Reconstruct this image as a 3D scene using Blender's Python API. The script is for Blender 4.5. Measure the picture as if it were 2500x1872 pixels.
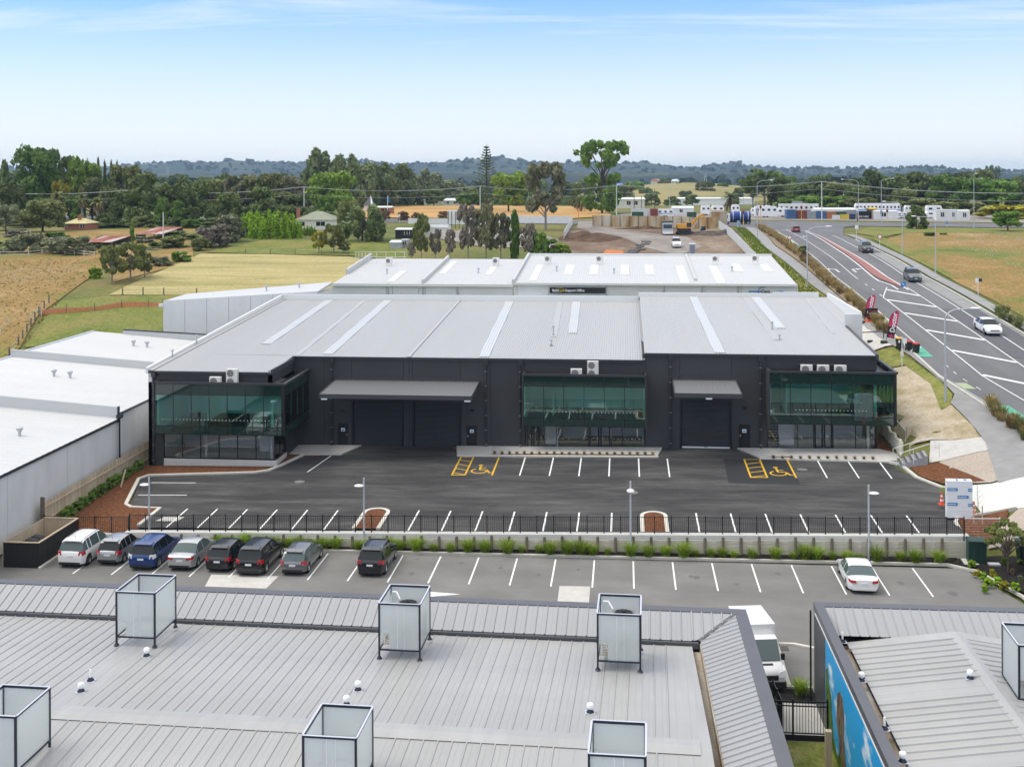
import bpy, bmesh, math, random
import numpy as np
from mathutils import Vector, Matrix
from mathutils.geometry import tessellate_polygon

random.seed(11)
np.random.seed(11)
for _o in list(bpy.data.objects):
    bpy.data.objects.remove(_o)
SC = bpy.context.scene
COL = SC.collection
R = math.radians

# ------------------------------------------------------------------ camera
FPX, CAM_H = 2800.0, 25.0
PSI, RHO = math.atan(275 / 2800), 0.004
_F = Vector((-math.sin(PSI), math.cos(PSI), 0))
_R0 = Vector((math.cos(PSI), math.sin(PSI), 0))
_U0 = Vector((0, 0, 1))
_R = _R0 * math.cos(RHO) - _U0 * math.sin(RHO)
_U = _U0 * math.cos(RHO) + _R0 * math.sin(RHO)
cam_data = bpy.data.cameras.new("camera")
cam = bpy.data.objects.new("camera", cam_data)
COL.objects.link(cam)
cam.matrix_world = Matrix(((_R.x, _U.x, -_F.x, 0), (_R.y, _U.y, -_F.y, 0), (_R.z, _U.z, -_F.z, CAM_H), (0, 0, 0, 1)))
cam_data.sensor_width = 36
cam_data.lens = 36 * FPX / 2500
cam_data.shift_y = -(936 - 430) / 2500
cam_data.clip_start = 1
cam_data.clip_end = 20000
SC.camera = cam

# ------------------------------------------------------------------ sky, sun, exposure
SUN_EL, SUN_AZ = R(60), R(262)      # azimuth measured from +Y towards +X (high veiled sun to the left, a little behind the camera)
world = bpy.data.worlds.new("World")
SC.world = world
world.use_nodes = True
wt = world.node_tree
wn, wl = wt.nodes, wt.links
wn.clear()
w_out = wn.new("ShaderNodeOutputWorld")
w_bg = wn.new("ShaderNodeBackground")
w_bg.inputs["Strength"].default_value = 0.12
w_sky = wn.new("ShaderNodeTexSky")
w_sky.sky_type = 'NISHITA'
w_sky.sun_disc = False
w_sky.sun_elevation = SUN_EL
w_sky.sun_rotation = SUN_AZ
w_sky.altitude = 60
w_sky.air_density = 1.0
w_sky.dust_density = 0.6
w_sky.ozone_density = 2.0
w_tc = wn.new("ShaderNodeTexCoord")
w_sep = wn.new("ShaderNodeSeparateXYZ")
wl.new(w_tc.outputs["Generated"], w_sep.inputs[0])
def wmath(op, a, b=None, clamp=False):
    n = wn.new("ShaderNodeMath"); n.operation = op; n.use_clamp = clamp
    for i, v in enumerate((a, b)):
        if v is None: continue
        if hasattr(v, "type"): wl.new(v, n.inputs[i])
        else: n.inputs[i].default_value = v
    return n.outputs[0]
# thin bright cloud veil: thick towards the horizon and in streaks overhead
zc = wmath('MAXIMUM', w_sep.outputs[2], 0.012)
w_den = wmath('ADD', zc, 0.05)
w_cmb = wn.new("ShaderNodeCombineXYZ")
wl.new(wmath('DIVIDE', w_sep.outputs[0], w_den), w_cmb.inputs[0])
wl.new(wmath('DIVIDE', w_sep.outputs[1], w_den), w_cmb.inputs[1])
w_map = wn.new("ShaderNodeMapping")
w_map.inputs["Scale"].default_value = (0.30, 1.1, 1)
w_map.inputs["Location"].default_value = (3.1, 5.2, 0)
w_map.inputs["Rotation"].default_value = (0, 0, R(14))
wl.new(w_cmb.outputs[0], w_map.inputs[0])
w_noise = wn.new("ShaderNodeTexNoise")
w_noise.inputs["Scale"].default_value = 0.8
w_noise.inputs["Detail"].default_value = 7
w_noise.inputs["Roughness"].default_value = 0.62
w_noise.inputs["Distortion"].default_value = 0.6
wl.new(w_map.outputs[0], w_noise.inputs["Vector"])
w_r1 = wn.new("ShaderNodeMapRange")
w_r1.inputs["From Min"].default_value = 0.42; w_r1.inputs["From Max"].default_value = 0.74
wl.new(w_noise.outputs["Fac"], w_r1.inputs["Value"])
w_r2 = wn.new("ShaderNodeMapRange")
w_r2.interpolation_type = 'SMOOTHSTEP'
w_r2.inputs["From Min"].default_value = -0.01; w_r2.inputs["From Max"].default_value = 0.195
w_r2.inputs["To Min"].default_value = 0.95; w_r2.inputs["To Max"].default_value = 0.0
wl.new(w_sep.outputs[2], w_r2.inputs["Value"])
w_r3 = wn.new("ShaderNodeMapRange")      # the thin overcast that softens the daylight: closes up away from the clear band near the horizon
w_r3.interpolation_type = 'SMOOTHSTEP'
w_r3.inputs["From Min"].default_value = 0.14; w_r3.inputs["From Max"].default_value = 0.55
w_r3.inputs["To Min"].default_value = 0.0; w_r3.inputs["To Max"].default_value = 0.85
wl.new(w_sep.outputs[2], w_r3.inputs["Value"])
w_cl = wmath('ADD', wmath('MULTIPLY', w_r1.outputs[0], 0.85), w_r3.outputs[0], True)
w_veil = wmath('MAXIMUM', w_cl, w_r2.outputs[0], True)
w_tint = wn.new("ShaderNodeMix"); w_tint.data_type = 'RGBA'; w_tint.blend_type = 'MULTIPLY'
w_tint.inputs[0].default_value = 1.0
w_tint.inputs[7].default_value = (.42, .68, 1.04, 1)
wl.new(w_sky.outputs[0], w_tint.inputs[6])
w_mix = wn.new("ShaderNodeMix"); w_mix.data_type = 'RGBA'
wl.new(w_veil, w_mix.inputs[0])
wl.new(w_tint.outputs[2], w_mix.inputs[6])
w_cb = wn.new("ShaderNodeMapRange"); w_cb.inputs["From Min"].default_value = 0.1; w_cb.inputs["From Max"].default_value = 0.9; w_cb.inputs["To Min"].default_value = 1.0; w_cb.inputs["To Max"].default_value = 1.25
wl.new(w_sep.outputs[2], w_cb.inputs["Value"])
w_cc = wn.new("ShaderNodeMix"); w_cc.data_type = 'RGBA'; w_cc.blend_type = 'MULTIPLY'; w_cc.inputs[0].default_value = 1.0; w_cc.inputs[6].default_value = (5.4, 5.42, 5.45, 1)
wl.new(w_cb.outputs[0], w_cc.inputs[7]); wl.new(w_cc.outputs[2], w_mix.inputs[7])
wl.new(w_mix.outputs[2], w_bg.inputs["Color"])
wl.new(w_bg.outputs[0], w_out.inputs["Surface"])

sun_data = bpy.data.lights.new("sun", 'SUN')
sun_data.energy = 1.25
sun_data.angle = R(30)
sun_data.color = (1.0, 0.965, 0.91)
sun = bpy.data.objects.new("sun", sun_data)
COL.objects.link(sun)
_sd = Vector((math.sin(SUN_AZ) * math.cos(SUN_EL), math.cos(SUN_AZ) * math.cos(SUN_EL), math.sin(SUN_EL)))
sun.rotation_euler = (-_sd).to_track_quat('-Z', 'Y').to_euler()
SC.view_settings.view_transform = 'Standard'
SC.view_settings.look = 'None'
SC.view_settings.exposure = 0.74
SC.view_settings.gamma = 1.0
SC.view_settings.use_curve_mapping = False
SC.render.engine = 'CYCLES'
SC.cycles.use_denoising = True
SC.cycles.max_bounces = 8
SC.cycles.transparent_max_bounces = 16
SC.cycles.volume_bounces = 0

# ------------------------------------------------------------------ helpers
def ray(x, y):
    return _F + _R * ((x - 1250) / FPX) + _U * ((430 - y) / FPX)
def gz(x, y, z):
    """point of the place seen at photo pixel x, y on the level z"""
    d = ray(x, y); t = (z - CAM_H) / d.z
    return Vector((d.x * t, d.y * t, z))
def gy(x, y, Y):
    d = ray(x, y); t = Y / d.y
    return Vector((d.x * t, Y, CAM_H + d.z * t))

def lerp(a, b, t): return a + (b - a) * t
def sstep(a, b, v):
    t = min(1, max(0, (v - a) / (b - a))); return t * t * (3 - 2 * t)
def interp(tab, v):
    if v <= tab[0][0]: return tab[0][1]
    for (a, za), (b, zb) in zip(tab, tab[1:]):
        if v <= b: return lerp(za, zb, (v - a) / (b - a))
    return tab[-1][1]

MIDP = [(-400, -.4), (60, -.3), (75.6, -.2), (77.2, -.1), (80, .3), (100, .8), (128, 2.2), (138, 4.0), (150, 5.5), (175, 7.3), (200, 8.3), (226, 9.3), (260, 11.0), (300, 11.4), (400, 11.6), (700, 10), (1500, 4), (4000, 2), (9000, 0)]
ROADP = [(-400, 1.0), (60, 1.4), (75, 1.9), (85, 3.1), (93, 4.4), (100, 5.2), (124, 7.1), (157, 9.4), (192, 11.0), (240, 11.9), (300, 11.9), (400, 11.6), (700, 10), (1500, 4), (4000, 2), (9000, 0)]
def road_z(Y): 
    return sum(interp(ROADP, Y + d) for d in (-9, -4.5, 0, 4.5, 9)) / 5
def up_z(X, Y):           # surface of the upper car park
    return .98 + .012 * (X + 5) + .032 * (Y - 77)
def terr(X, Y):
    m = interp(MIDP, Y) if Y < 130 else sum(interp(MIDP, Y + d) for d in (-8, -4, 0, 4, 8)) / 5
    if X > -37 and 77.0 < Y < 130:
        m = lerp(lerp(m, up_z(X, Y) - .10, sstep(77.0, 79, Y)), m, sstep(97, 130, Y))
    r = road_z(Y)
    if Y <= 77: z = lerp(m, r, sstep(24, 40, X))
    else:
        za = lerp(m, r, sstep(22, 31, X)); k = r - 1.3
        zb = m if X < 22.3 else (lerp(m, k, X - 22.3) if X < 23.3 else lerp(k, r, min(1, (X - 23.3) / 6)))
        zc = lerp(m, r, sstep(20, 29, X))
        z = lerp(lerp(za, zb, sstep(93.5, 97, Y)), zc, sstep(112, 135, Y))
    if Y > 420:
        k = sstep(420, 800, Y)
        z += k * (5 * math.sin(X / 170 + 1.3) * math.sin(Y / 210) + 4 * math.sin(X / 90 + Y / 130))
    return z
def ground_px(x, y, fz=terr):
    d = ray(x, y); lo = None; t = 40.0
    while t < 2500:
        p = d * t
        if CAM_H + p.z <= fz(p.x, p.y): break
        t *= 1.01
    a, b = t / 1.01, t
    for _ in range(30):
        m = (a + b) / 2; p = d * m
        if CAM_H + p.z <= fz(p.x, p.y): b = m
        else: a = m
    p = d * b
    return Vector((p.x, p.y, CAM_H + p.z))
def terr_at(x, Y):
    """point on the terrain at distance Y on the column of photo pixel x"""
    d = ray(x, 430); t = Y / d.y
    return Vector((d.x * t, Y, terr(d.x * t, Y)))

def tag(o, label=None, cat=None, group=None, kind=None):
    if label: o["label"] = label
    if cat: o["category"] = cat
    if group: o["group"] = group
    if kind: o["kind"] = kind
    return o
def empty(name, loc=(0, 0, 0), rz=0.0, label=None, cat=None, group=None):
    o = bpy.data.objects.new(name, None); COL.objects.link(o)
    o.location = loc; o.rotation_euler = (0, 0, rz); o.empty_display_size = .2
    return tag(o, label, cat, group)
def add(name, me, parent=None, loc=None, rz=None, scale=None):
    o = bpy.data.objects.new(name, me); COL.objects.link(o)
    if parent: o.parent = parent
    if loc is not None: o.location = loc
    if rz is not None: o.rotation_euler = (0, 0, rz)
    if scale is not None: o.scale = scale
    return o
def copy_tree(o, parent=None):
    c = o.copy(); COL.objects.link(c); c.parent = parent
    for ch in list(o.children): copy_tree(ch, c)
    return c

class MB:
    """collects shapes into one mesh"""
    def __init__(s): s.v = []; s.f = []; s.mi = []; s.m = 0
    def face(s, pts):
        n = len(s.v); s.v += [tuple(p) for p in pts]; s.f.append(tuple(range(n, n + len(pts)))); s.mi.append(s.m); return s
    def box(s, x0, x1, y0, y1, z0, z1):
        n = len(s.v)
        s.v += [(x0, y0, z0), (x1, y0, z0), (x1, y1, z0), (x0, y1, z0), (x0, y0, z1), (x1, y0, z1), (x1, y1, z1), (x0, y1, z1)]
        for q in ((0, 3, 2, 1), (4, 5, 6, 7), (0, 1, 5, 4), (1, 2, 6, 5), (2, 3, 7, 6), (3, 0, 4, 7)):
            s.f.append(tuple(n + i for i in q)); s.mi.append(s.m)
        return s
    def cbox(s, c, sx, sy, sz, rz=0):
        n = len(s.v); ca, sa = math.cos(rz), math.sin(rz)
        for dz in (-.5, .5):
            for dx, dy in ((-.5, -.5), (.5, -.5), (.5, .5), (-.5, .5)):
                x, y = dx * sx, dy * sy
                s.v.append((c[0] + x * ca - y * sa, c[1] + x * sa + y * ca, c[2] + dz * sz))
        for q in ((0, 3, 2, 1), (4, 5, 6, 7), (0, 1, 5, 4), (1, 2, 6, 5), (2, 3, 7, 6), (3, 0, 4, 7)):
            s.f.append(tuple(n + i for i in q)); s.mi.append(s.m)
        return s
    def prism(s, poly, z0, z1):
        """polygon (ccw list of xy or xyz offsets) extruded in z"""
        n = len(s.v); k = len(poly)
        s.v += [(p[0], p[1], z0 + (p[2] if len(p) > 2 else 0)) for p in poly] + [(p[0], p[1], z1 + (p[2] if len(p) > 2 else 0)) for p in poly]
        s.f.append(tuple(n + i for i in reversed(range(k)))); s.f.append(tuple(n + k + i for i in range(k)))
        for i in range(k):
            j = (i + 1) % k; s.f.append((n + i, n + j, n + k + j, n + k + i))
        s.mi += [s.m] * (k + 2)
        return s
    def hexa(s, p):
        """eight corners: bottom four ccw, top four ccw"""
        n = len(s.v); s.v += [tuple(q) for q in p]
        for q in ((0, 3, 2, 1), (4, 5, 6, 7), (0, 1, 5, 4), (1, 2, 6, 5), (2, 3, 7, 6), (3, 0, 4, 7)):
            s.f.append(tuple(n + i for i in q)); s.mi.append(s.m)
        return s
    def bar(s, a, b, w, h=None, up=(0, 0, 1)):
        a, b = Vector(a), Vector(b); h = h or w
        d = (b - a).normalized(); u = Vector(up)
        if abs(d.dot(u)) > .98: u = Vector((0, 1, 0))
        sd = d.cross(u).normalized() * (w / 2); u = sd.cross(d).normalized() * (h / 2)
        return s.hexa([a - sd - u, a + sd - u, b + sd - u, b - sd - u, a - sd + u, a + sd + u, b + sd + u, b - sd + u])
    def lathe(s, prof, c=(0, 0, 0), seg=12, axis='z', cap=True):
        n = len(s.v); k = len(prof)
        for i in range(seg):
            a = 2 * math.pi * i / seg
            for r, h in prof:
                x, y, z = r * math.cos(a), r * math.sin(a), h
                if axis == 'x': x, y, z = z, x, y
                elif axis == 'y': x, y, z = y, z, x
                s.v.append((c[0] + x, c[1] + y, c[2] + z))
        for i in range(seg):
            j = (i + 1) % seg
            for q in range(k - 1):
                s.f.append((n + i * k + q, n + j * k + q, n + j * k + q + 1, n + i * k + q + 1)); s.mi.append(s.m)
        if cap:
            for q, rev in ((0, True), (k - 1, False)):
                if prof[q][0] > 1e-4:
                    fc = [n + i * k + q for i in range(seg)]
                    s.f.append(tuple(reversed(fc) if rev else fc)); s.mi.append(s.m)
        return s
    def tube(s, pts, r, seg=8):
        pts = [Vector(p) for p in pts]; rs = r if isinstance(r, (list, tuple)) else [r] * len(pts)
        n = len(s.v); up = Vector((0, 0, 1))
        for i, p in enumerate(pts):
            d = (pts[min(i + 1, len(pts) - 1)] - pts[max(i - 1, 0)]).normalized()
            u = up if abs(d.dot(up)) < .95 else Vector((0, 1, 0))
            a = d.cross(u).normalized(); b = d.cross(a).normalized()
            for q in range(seg):
                t = 2 * math.pi * q / seg
                s.v.append(tuple(p + (a * math.cos(t) + b * math.sin(t)) * rs[i]))
        for i in range(len(pts) - 1):
            for q in range(seg):
                w = (q + 1) % seg
                s.f.append((n + i * seg + q, n + i * seg + w, n + (i + 1) * seg + w, n + (i + 1) * seg + q)); s.mi.append(s.m)
        s.f.append(tuple(n + q for q in reversed(range(seg)))); s.f.append(tuple(n + (len(pts) - 1) * seg + q for q in range(seg)))
        s.mi += [s.m] * 2
        return s
    def mesh(s, name, mats, smooth=None):
        me = bpy.data.meshes.new(name); me.from_pydata(s.v, [], s.f)
        for m in (mats if isinstance(mats, (list, tuple)) else [mats]): me.materials.append(m)
        me.polygons.foreach_set("material_index", s.mi)
        me.update()
        bm = bmesh.new(); bm.from_mesh(me); bmesh.ops.recalc_face_normals(bm, faces=bm.faces); bm.to_mesh(me); bm.free()
        if smooth is not None:
            me.polygons.foreach_set("use_smooth", [True] * len(me.polygons))
            me.set_sharp_from_angle(angle=R(smooth))
        return me
    def build(s, name, mats, parent=None, loc=None, rz=None, smooth=None):
        return add(name, s.mesh(name, mats, smooth), parent, loc, rz)

# ------------------------------------------------------------------ materials
def mat(name, col, rough=.6, metal=0.0, spec=.5, noise=None, noise2=None, bump=None, coat=0.0, rand=0.0):
    """noise=(scale, amount[, stretch]) varies the base colour; noise2 likewise, larger; bump=(scale, strength)"""
    m = bpy.data.materials.new(name); m.use_nodes = True
    nt = m.node_tree; b = nt.nodes["Principled BSDF"]; L = nt.links
    b.inputs["Base Color"].default_value = (*col, 1)
    b.inputs["Roughness"].default_value = rough
    b.inputs["Metallic"].default_value = metal
    b.inputs["Specular IOR Level"].default_value = spec
    if coat: b.inputs["Coat Weight"].default_value = coat; b.inputs["Coat Roughness"].default_value = .06
    tc = nt.nodes.new("ShaderNodeTexCoord"); src = None
    for nz in (noise, noise2):
        if not nz: continue
        mp = nt.nodes.new("ShaderNodeMapping"); L.new(tc.outputs["Object"], mp.inputs[0])
        if len(nz) > 2: mp.inputs["Scale"].default_value = nz[2]
        n = nt.nodes.new("ShaderNodeTexNoise"); n.inputs["Scale"].default_value = nz[0]; n.inputs["Detail"].default_value = 6; n.inputs["Roughness"].default_value = .6
        L.new(mp.outputs[0], n.inputs["Vector"])
        mr = nt.nodes.new("ShaderNodeMapRange"); mr.inputs["From Min"].default_value = .28; mr.inputs["From Max"].default_value = .72
        mr.inputs["To Min"].default_value = 1 - nz[1]; mr.inputs["To Max"].default_value = 1 + nz[1]
        L.new(n.outputs["Fac"], mr.inputs["Value"])
        mx = nt.nodes.new("ShaderNodeMix"); mx.data_type = 'RGBA'; mx.blend_type = 'MULTIPLY'; mx.inputs[0].default_value = 1
        if src is None: mx.inputs[6].default_value = (*col, 1)
        else: L.new(src, mx.inputs[6])
        L.new(mr.outputs[0], mx.inputs[7]); src = mx.outputs[2]
    if rand:
        oi = nt.nodes.new("ShaderNodeObjectInfo"); mr = nt.nodes.new("ShaderNodeMapRange"); mr.inputs["To Min"].default_value = 1 - rand; mr.inputs["To Max"].default_value = 1 + rand
        L.new(oi.outputs["Random"], mr.inputs["Value"]); mx = nt.nodes.new("ShaderNodeMix"); mx.data_type = 'RGBA'; mx.blend_type = 'MULTIPLY'; mx.inputs[0].default_value = 1
        if src is None: mx.inputs[6].default_value = (*col, 1)
        else: L.new(src, mx.inputs[6])
        L.new(mr.outputs[0], mx.inputs[7]); src = mx.outputs[2]
    if src is not None: L.new(src, b.inputs["Base Color"])
    if bump:
        n = nt.nodes.new("ShaderNodeTexNoise"); n.inputs["Scale"].default_value = bump[0]; n.inputs["Detail"].default_value = 5
        L.new(tc.outputs["Object"], n.inputs["Vector"])
        bp = nt.nodes.new("ShaderNodeBump"); bp.inputs["Strength"].default_value = bump[1]; bp.inputs["Distance"].default_value = .05
        L.new(n.outputs["Fac"], bp.inputs["Height"]); L.new(bp.outputs[0], b.inputs["Normal"])
    return m
def mat_mix(name, stops, scale, rough=.9, stretch=(1, 1, 1), detail=6, scale2=None, amt2=.2, bump=None, rn=.6, dist=0.0):
    """colour ramp over noise; stops = [(pos, colour)]"""
    m = bpy.data.materials.new(name); m.use_nodes = True
    nt = m.node_tree; b = nt.nodes["Principled BSDF"]; L = nt.links
    b.inputs["Roughness"].default_value = rough; b.inputs["Specular IOR Level"].default_value = .25
    tc = nt.nodes.new("ShaderNodeTexCoord"); mp = nt.nodes.new("ShaderNodeMapping"); mp.inputs["Scale"].default_value = stretch
    L.new(tc.outputs["Object"], mp.inputs[0])
    n = nt.nodes.new("ShaderNodeTexNoise"); n.inputs["Scale"].default_value = scale; n.inputs["Detail"].default_value = detail
    n.inputs["Roughness"].default_value = rn; n.inputs["Distortion"].default_value = dist
    L.new(mp.outputs[0], n.inputs["Vector"])
    cr = nt.nodes.new("ShaderNodeValToRGB"); el = cr.color_ramp.elements
    while len(el) < len(stops): el.new(.5)
    for e, (p, c) in zip(el, stops): e.position = p; e.color = (*c, 1)
    L.new(n.outputs["Fac"], cr.inputs[0]); src = cr.outputs[0]
    if scale2:
        n2 = nt.nodes.new("ShaderNodeTexNoise"); n2.inputs["Scale"].default_value = scale2; n2.inputs["Detail"].default_value = 5; n2.inputs["Roughness"].default_value = .7
        L.new(tc.outputs["Object"], n2.inputs["Vector"])
        mr = nt.nodes.new("ShaderNodeMapRange"); mr.inputs["From Min"].default_value = .3; mr.inputs["From Max"].default_value = .7
        mr.inputs["To Min"].default_value = 1 - amt2; mr.inputs["To Max"].default_value = 1 + amt2
        L.new(n2.outputs["Fac"], mr.inputs["Value"])
        mx = nt.nodes.new("ShaderNodeMix"); mx.data_type = 'RGBA'; mx.blend_type = 'MULTIPLY'; mx.inputs[0].default_value = 1
        L.new(src, mx.inputs[6]); L.new(mr.outputs[0], mx.inputs[7]); src = mx.outputs[2]
        if bump:
            bp = nt.nodes.new("ShaderNodeBump"); bp.inputs["Strength"].default_value = bump; bp.inputs["Distance"].default_value = .15
            L.new(n2.outputs["Fac"], bp.inputs["Height"]); L.new(bp.outputs[0], b.inputs["Normal"])
    L.new(src, b.inputs["Base Color"])
    return m
def mat_glass(name, tint, refl=.12, rough=.02, film=None):
    """thin pane: tinted see-through plus mirror reflection rising at grazing angles"""
    m = bpy.data.materials.new(name); m.use_nodes = True
    nt = m.node_tree; L = nt.links; nt.nodes.clear()
    o = nt.nodes.new("ShaderNodeOutputMaterial"); tr = nt.nodes.new("ShaderNodeBsdfTransparent"); tr.inputs[0].default_value = (*tint, 1)
    g = nt.nodes.new("ShaderNodeBsdfGlossy"); g.inputs["Roughness"].default_value = rough; g.inputs["Color"].default_value = (.95, 1, .98, 1)
    lw = nt.nodes.new("ShaderNodeFresnel"); lw.inputs[0].default_value = 1.5
    ad = nt.nodes.new("ShaderNodeMath"); ad.operation = 'ADD'; ad.use_clamp = True; ad.inputs[1].default_value = refl
    L.new(lw.outputs[0], ad.inputs[0])
    mx = nt.nodes.new("ShaderNodeMixShader"); L.new(ad.outputs[0], mx.inputs[0]); L.new(tr.outputs[0], mx.inputs[1]); L.new(g.outputs[0], mx.inputs[2])
    L.new(mx.outputs[0], o.inputs[0])
    return m

M = {}
M['asphalt_new'] = mat_mix('asphalt_new', [(.3, (.032, .031, .031)), (.46, (.05, .0485, .048)), (.57, (.080, .077, .075)), (.72, (.13, .125, .12))], .30, .85, (.45, 2.2, 1), 10, 9, .16, .1, .72, .25)
M['asphalt_patch'] = mat('asphalt_patch', (.024, .024, .025), .85, noise=(20, .2))
M['asphalt_old'] = mat_mix('asphalt_old', [(.3, (.155, .15, .14)), (.52, (.185, .18, .168)), (.75, (.225, .22, .205))], .22, .9, (1, 1.6, 1), 8, 14, .10, .08)
M['asphalt_road'] = mat_mix('asphalt_road', [(.3, (.125, .125, .13)), (.55, (.155, .155, .16)), (.75, (.19, .19, .195))], .15, .9, (2.2, .3, 1), 8, 10, .09)
M['white_paint'] = mat('white_paint', (.80, .80, .78), .6, noise=(8, .08))
M['road_paint'] = mat('road_paint', (.72, .72, .71), .6, noise=(6, .12))
M['yellow_paint'] = mat('yellow_paint', (.72, .42, .03), .6, noise=(6, .12))
M['concrete'] = mat('concrete', (.52, .50, .46), .85, noise=(1.5, .10), noise2=(.25, .08))
M['concrete_pale'] = mat('concrete_pale', (.62, .61, .57), .85, noise=(2, .07), noise2=(.3, .06))
M['kerb'] = mat('kerb', (.60, .57, .50), .85, noise=(3, .10))
M['wall_dark'] = mat('wall_dark', (.043, .043, .0445), .62, noise=(60, .16), noise2=(.5, .09), bump=(90, .12), rand=.06)
M['trim_dark'] = mat('trim_dark', (.035, .035, .038), .4)
M['trim_grey'] = mat('trim_grey', (.055, .056, .060), .45)
M['roof_grey'] = mat('roof_grey', (.41, .408, .40), .42, 0.0, noise=(.4, .035, (1, .1, 1)))
M['roof_clear'] = mat('roof_clear', (.54, .55, .55), .35, noise=(.6, .03))
M['roof_white'] = mat('roof_white', (.54, .54, .53), .45, noise=(.5, .03, (.2, 1.5, 1)), noise2=(.08, .03))
M['panel_white'] = mat('panel_white', (.70, .70, .69), .75, noise=(.7, .05), noise2=(.15, .04))
M['panel_grey'] = mat('panel_grey', (.66, .66, .645), .8, noise=(.8, .08, (1, 1, .3)), noise2=(.2, .06))
M['metal_white'] = mat('metal_white', (.74, .74, .72), .4)
M['metal_grey'] = mat('metal_grey', (.42, .44, .46), .35, .6)
M['galv'] = mat('galv', (.50, .52, .54), .45, .3)
M['black_metal'] = mat('black_metal', (.010, .010, .012), .38)
M['navy_metal'] = mat('navy_metal', (.012, .013, .028), .35)
M['roof_front'] = mat('roof_front', (.365, .36, .35), .38, 0.0, noise=(1.6, .07, (1.5, .12, 1)), noise2=(.35, .08), rand=.03)
M['roof_front_cool'] = mat('roof_front_cool', (.335, .338, .342), .38, noise=(1.6, .05, (1.5, .3, 1)), rand=.025)
M['flash_dark'] = mat('flash_dark', (.095, .095, .105), .4, noise=(.8, .06))
M['gutter_rust'] = mat_mix('gutter_rust', [(.3, (.20, .12, .06)), (.5, (.33, .26, .19)), (.7, (.45, .41, .35))], .6, .8, (3, .4, 1), 6, 6, .2)
M['mulch'] = mat_mix('mulch', [(.3, (.085, .032, .014)), (.5, (.16, .062, .026)), (.72, (.25, .11, .05))], 5, .95, (1, 1, 1), 8, 16, .35, .6)
M['mulch_black'] = mat_mix('mulch_black', [(.35, (.012, .010, .009)), (.6, (.028, .024, .021)), (.75, (.06, .052, .045))], 6, .95, (1, 1, 1), 8, 18, .35, .6)
M['timber_new'] = mat('timber_new', (.52, .42, .29), .8, noise=(3, .14, (3, 3, .4)), noise2=(.9, .12))
M['step_grey'] = mat('step_grey', (.30, .30, .31), .85, noise=(2, .1))
M['timber_grey'] = mat('timber_grey', (.62, .58, .46), .85, noise=(3, .15, (.4, 3, 3)), noise2=(.7, .12))
M['timber_post'] = mat('timber_post', (.15, .125, .095), .9, noise=(2, .35))
M['timber_black'] = mat('timber_black', (.012, .012, .011), .7, noise=(2, .2))
M['stair_dark'] = mat('stair_dark', (.07, .07, .07), .8)
M['pebble'] = mat_mix('pebble', [(.3, (.30, .245, .20)), (.5, (.40, .335, .275)), (.7, (.48, .41, .34))], 9, .9, (1, 1, 1), 6, .3, .08)
M['glass_green'] = mat_glass('glass_green', (.58, .92, .85), .07)
M['glass_green_dark'] = mat_glass('glass_green_dark', (.07, .16, .13), .03)
M['glass_clear'] = mat_glass('glass_clear', (.92, .93, .925), .03)
M['frost'] = None
M['plaster'] = mat('plaster', (.91, .91, .90), .7)
M['carpet_dark'] = mat('carpet_dark', (.045, .048, .055), .9)
M['floor_conc'] = mat('floor_conc', (.50, .495, .48), .5)
M['ac_white'] = mat('ac_white', (.74, .72, .67), .5)
M['ac_grille'] = mat('ac_grille', (.20, .19, .18), .6)
M['rubber'] = mat('rubber', (.014, .014, .014), .8)
M['chrome'] = mat('chrome', (.62, .62, .63), .22, .9)
M['cone_orange'] = mat('cone_orange', (.85, .10, .02), .5)
M['sign_blue'] = mat('sign_blue', (.02, .22, .55), .45)
M['sign_black'] = mat('sign_black', (.012, .012, .016), .5)
M['text_white'] = mat('text_white', (.85, .85, .85), .5)
M['text_yellow'] = mat('text_yellow', (.85, .55, .02), .5)
M['wrap_white'] = mat('wrap_white', (.82, .83, .84), .45, bump=(3, .25))
M['green_metal'] = mat('green_metal', (.012, .045, .035), .45)
M['brown_board'] = mat('brown_board', (.36, .24, .13), .8, noise=(3, .2))
# THE GROUND
M['terrain'] = mat_mix('terrain', [(.25, (.055, .085, .018)), (.42, (.10, .125, .028)), (.55, (.17, .155, .045)), (.68, (.23, .165, .06)), (.8, (.20, .12, .045))], .035, .95, (1, 1, 1), 9, 1.2, .32, .5, .65)
M['rough_grass'] = mat_mix('rough_grass', [(.30, (.08, .12, .02)), (.42, (.17, .18, .04)), (.5, (.25, .165, .05)), (.58, (.30, .19, .07)), (.7, (.37, .30, .14))], .06, .95, (1, .7, 1), 10, 2.2, .5, .8, .74)
M['green_grass'] = mat_mix('green_grass', [(.28, (.075, .11, .02)), (.43, (.14, .17, .03)), (.55, (.20, .195, .05)), (.66, (.23, .175, .06)), (.78, (.29, .23, .09))], .16, .95, (1, .7, 1), 10, 2.4, .45, .8, .74)
M['hay'] = mat_mix('hay', [(.3, (.20, .20, .055)), (.45, (.34, .29, .12)), (.6, (.43, .36, .16)), (.75, (.48, .41, .20))], .10, .95, (.35, 2.4, 1), 9, 2.2, .28, .4, .68, .6)
M['straw'] = mat_mix('straw', [(.3, (.33, .18, .06)), (.5, (.45, .26, .09)), (.7, (.50, .33, .13))], .05, .95, (1, 1, 1), 8, 1.0, .2)
M['far_field'] = mat_mix('far_field', [(.3, (.22, .22, .07)), (.5, (.37, .30, .12)), (.7, (.42, .33, .15))], .02, .95, (1, 1, 1), 8)
M['earth'] = mat_mix('earth', [(.28, (.07, .042, .028)), (.45, (.15, .10, .066)), (.55, (.22, .165, .118)), (.7, (.30, .25, .19))], .07, .95, (1, .5, 1), 9, .9, .35, .8, .66)
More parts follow.
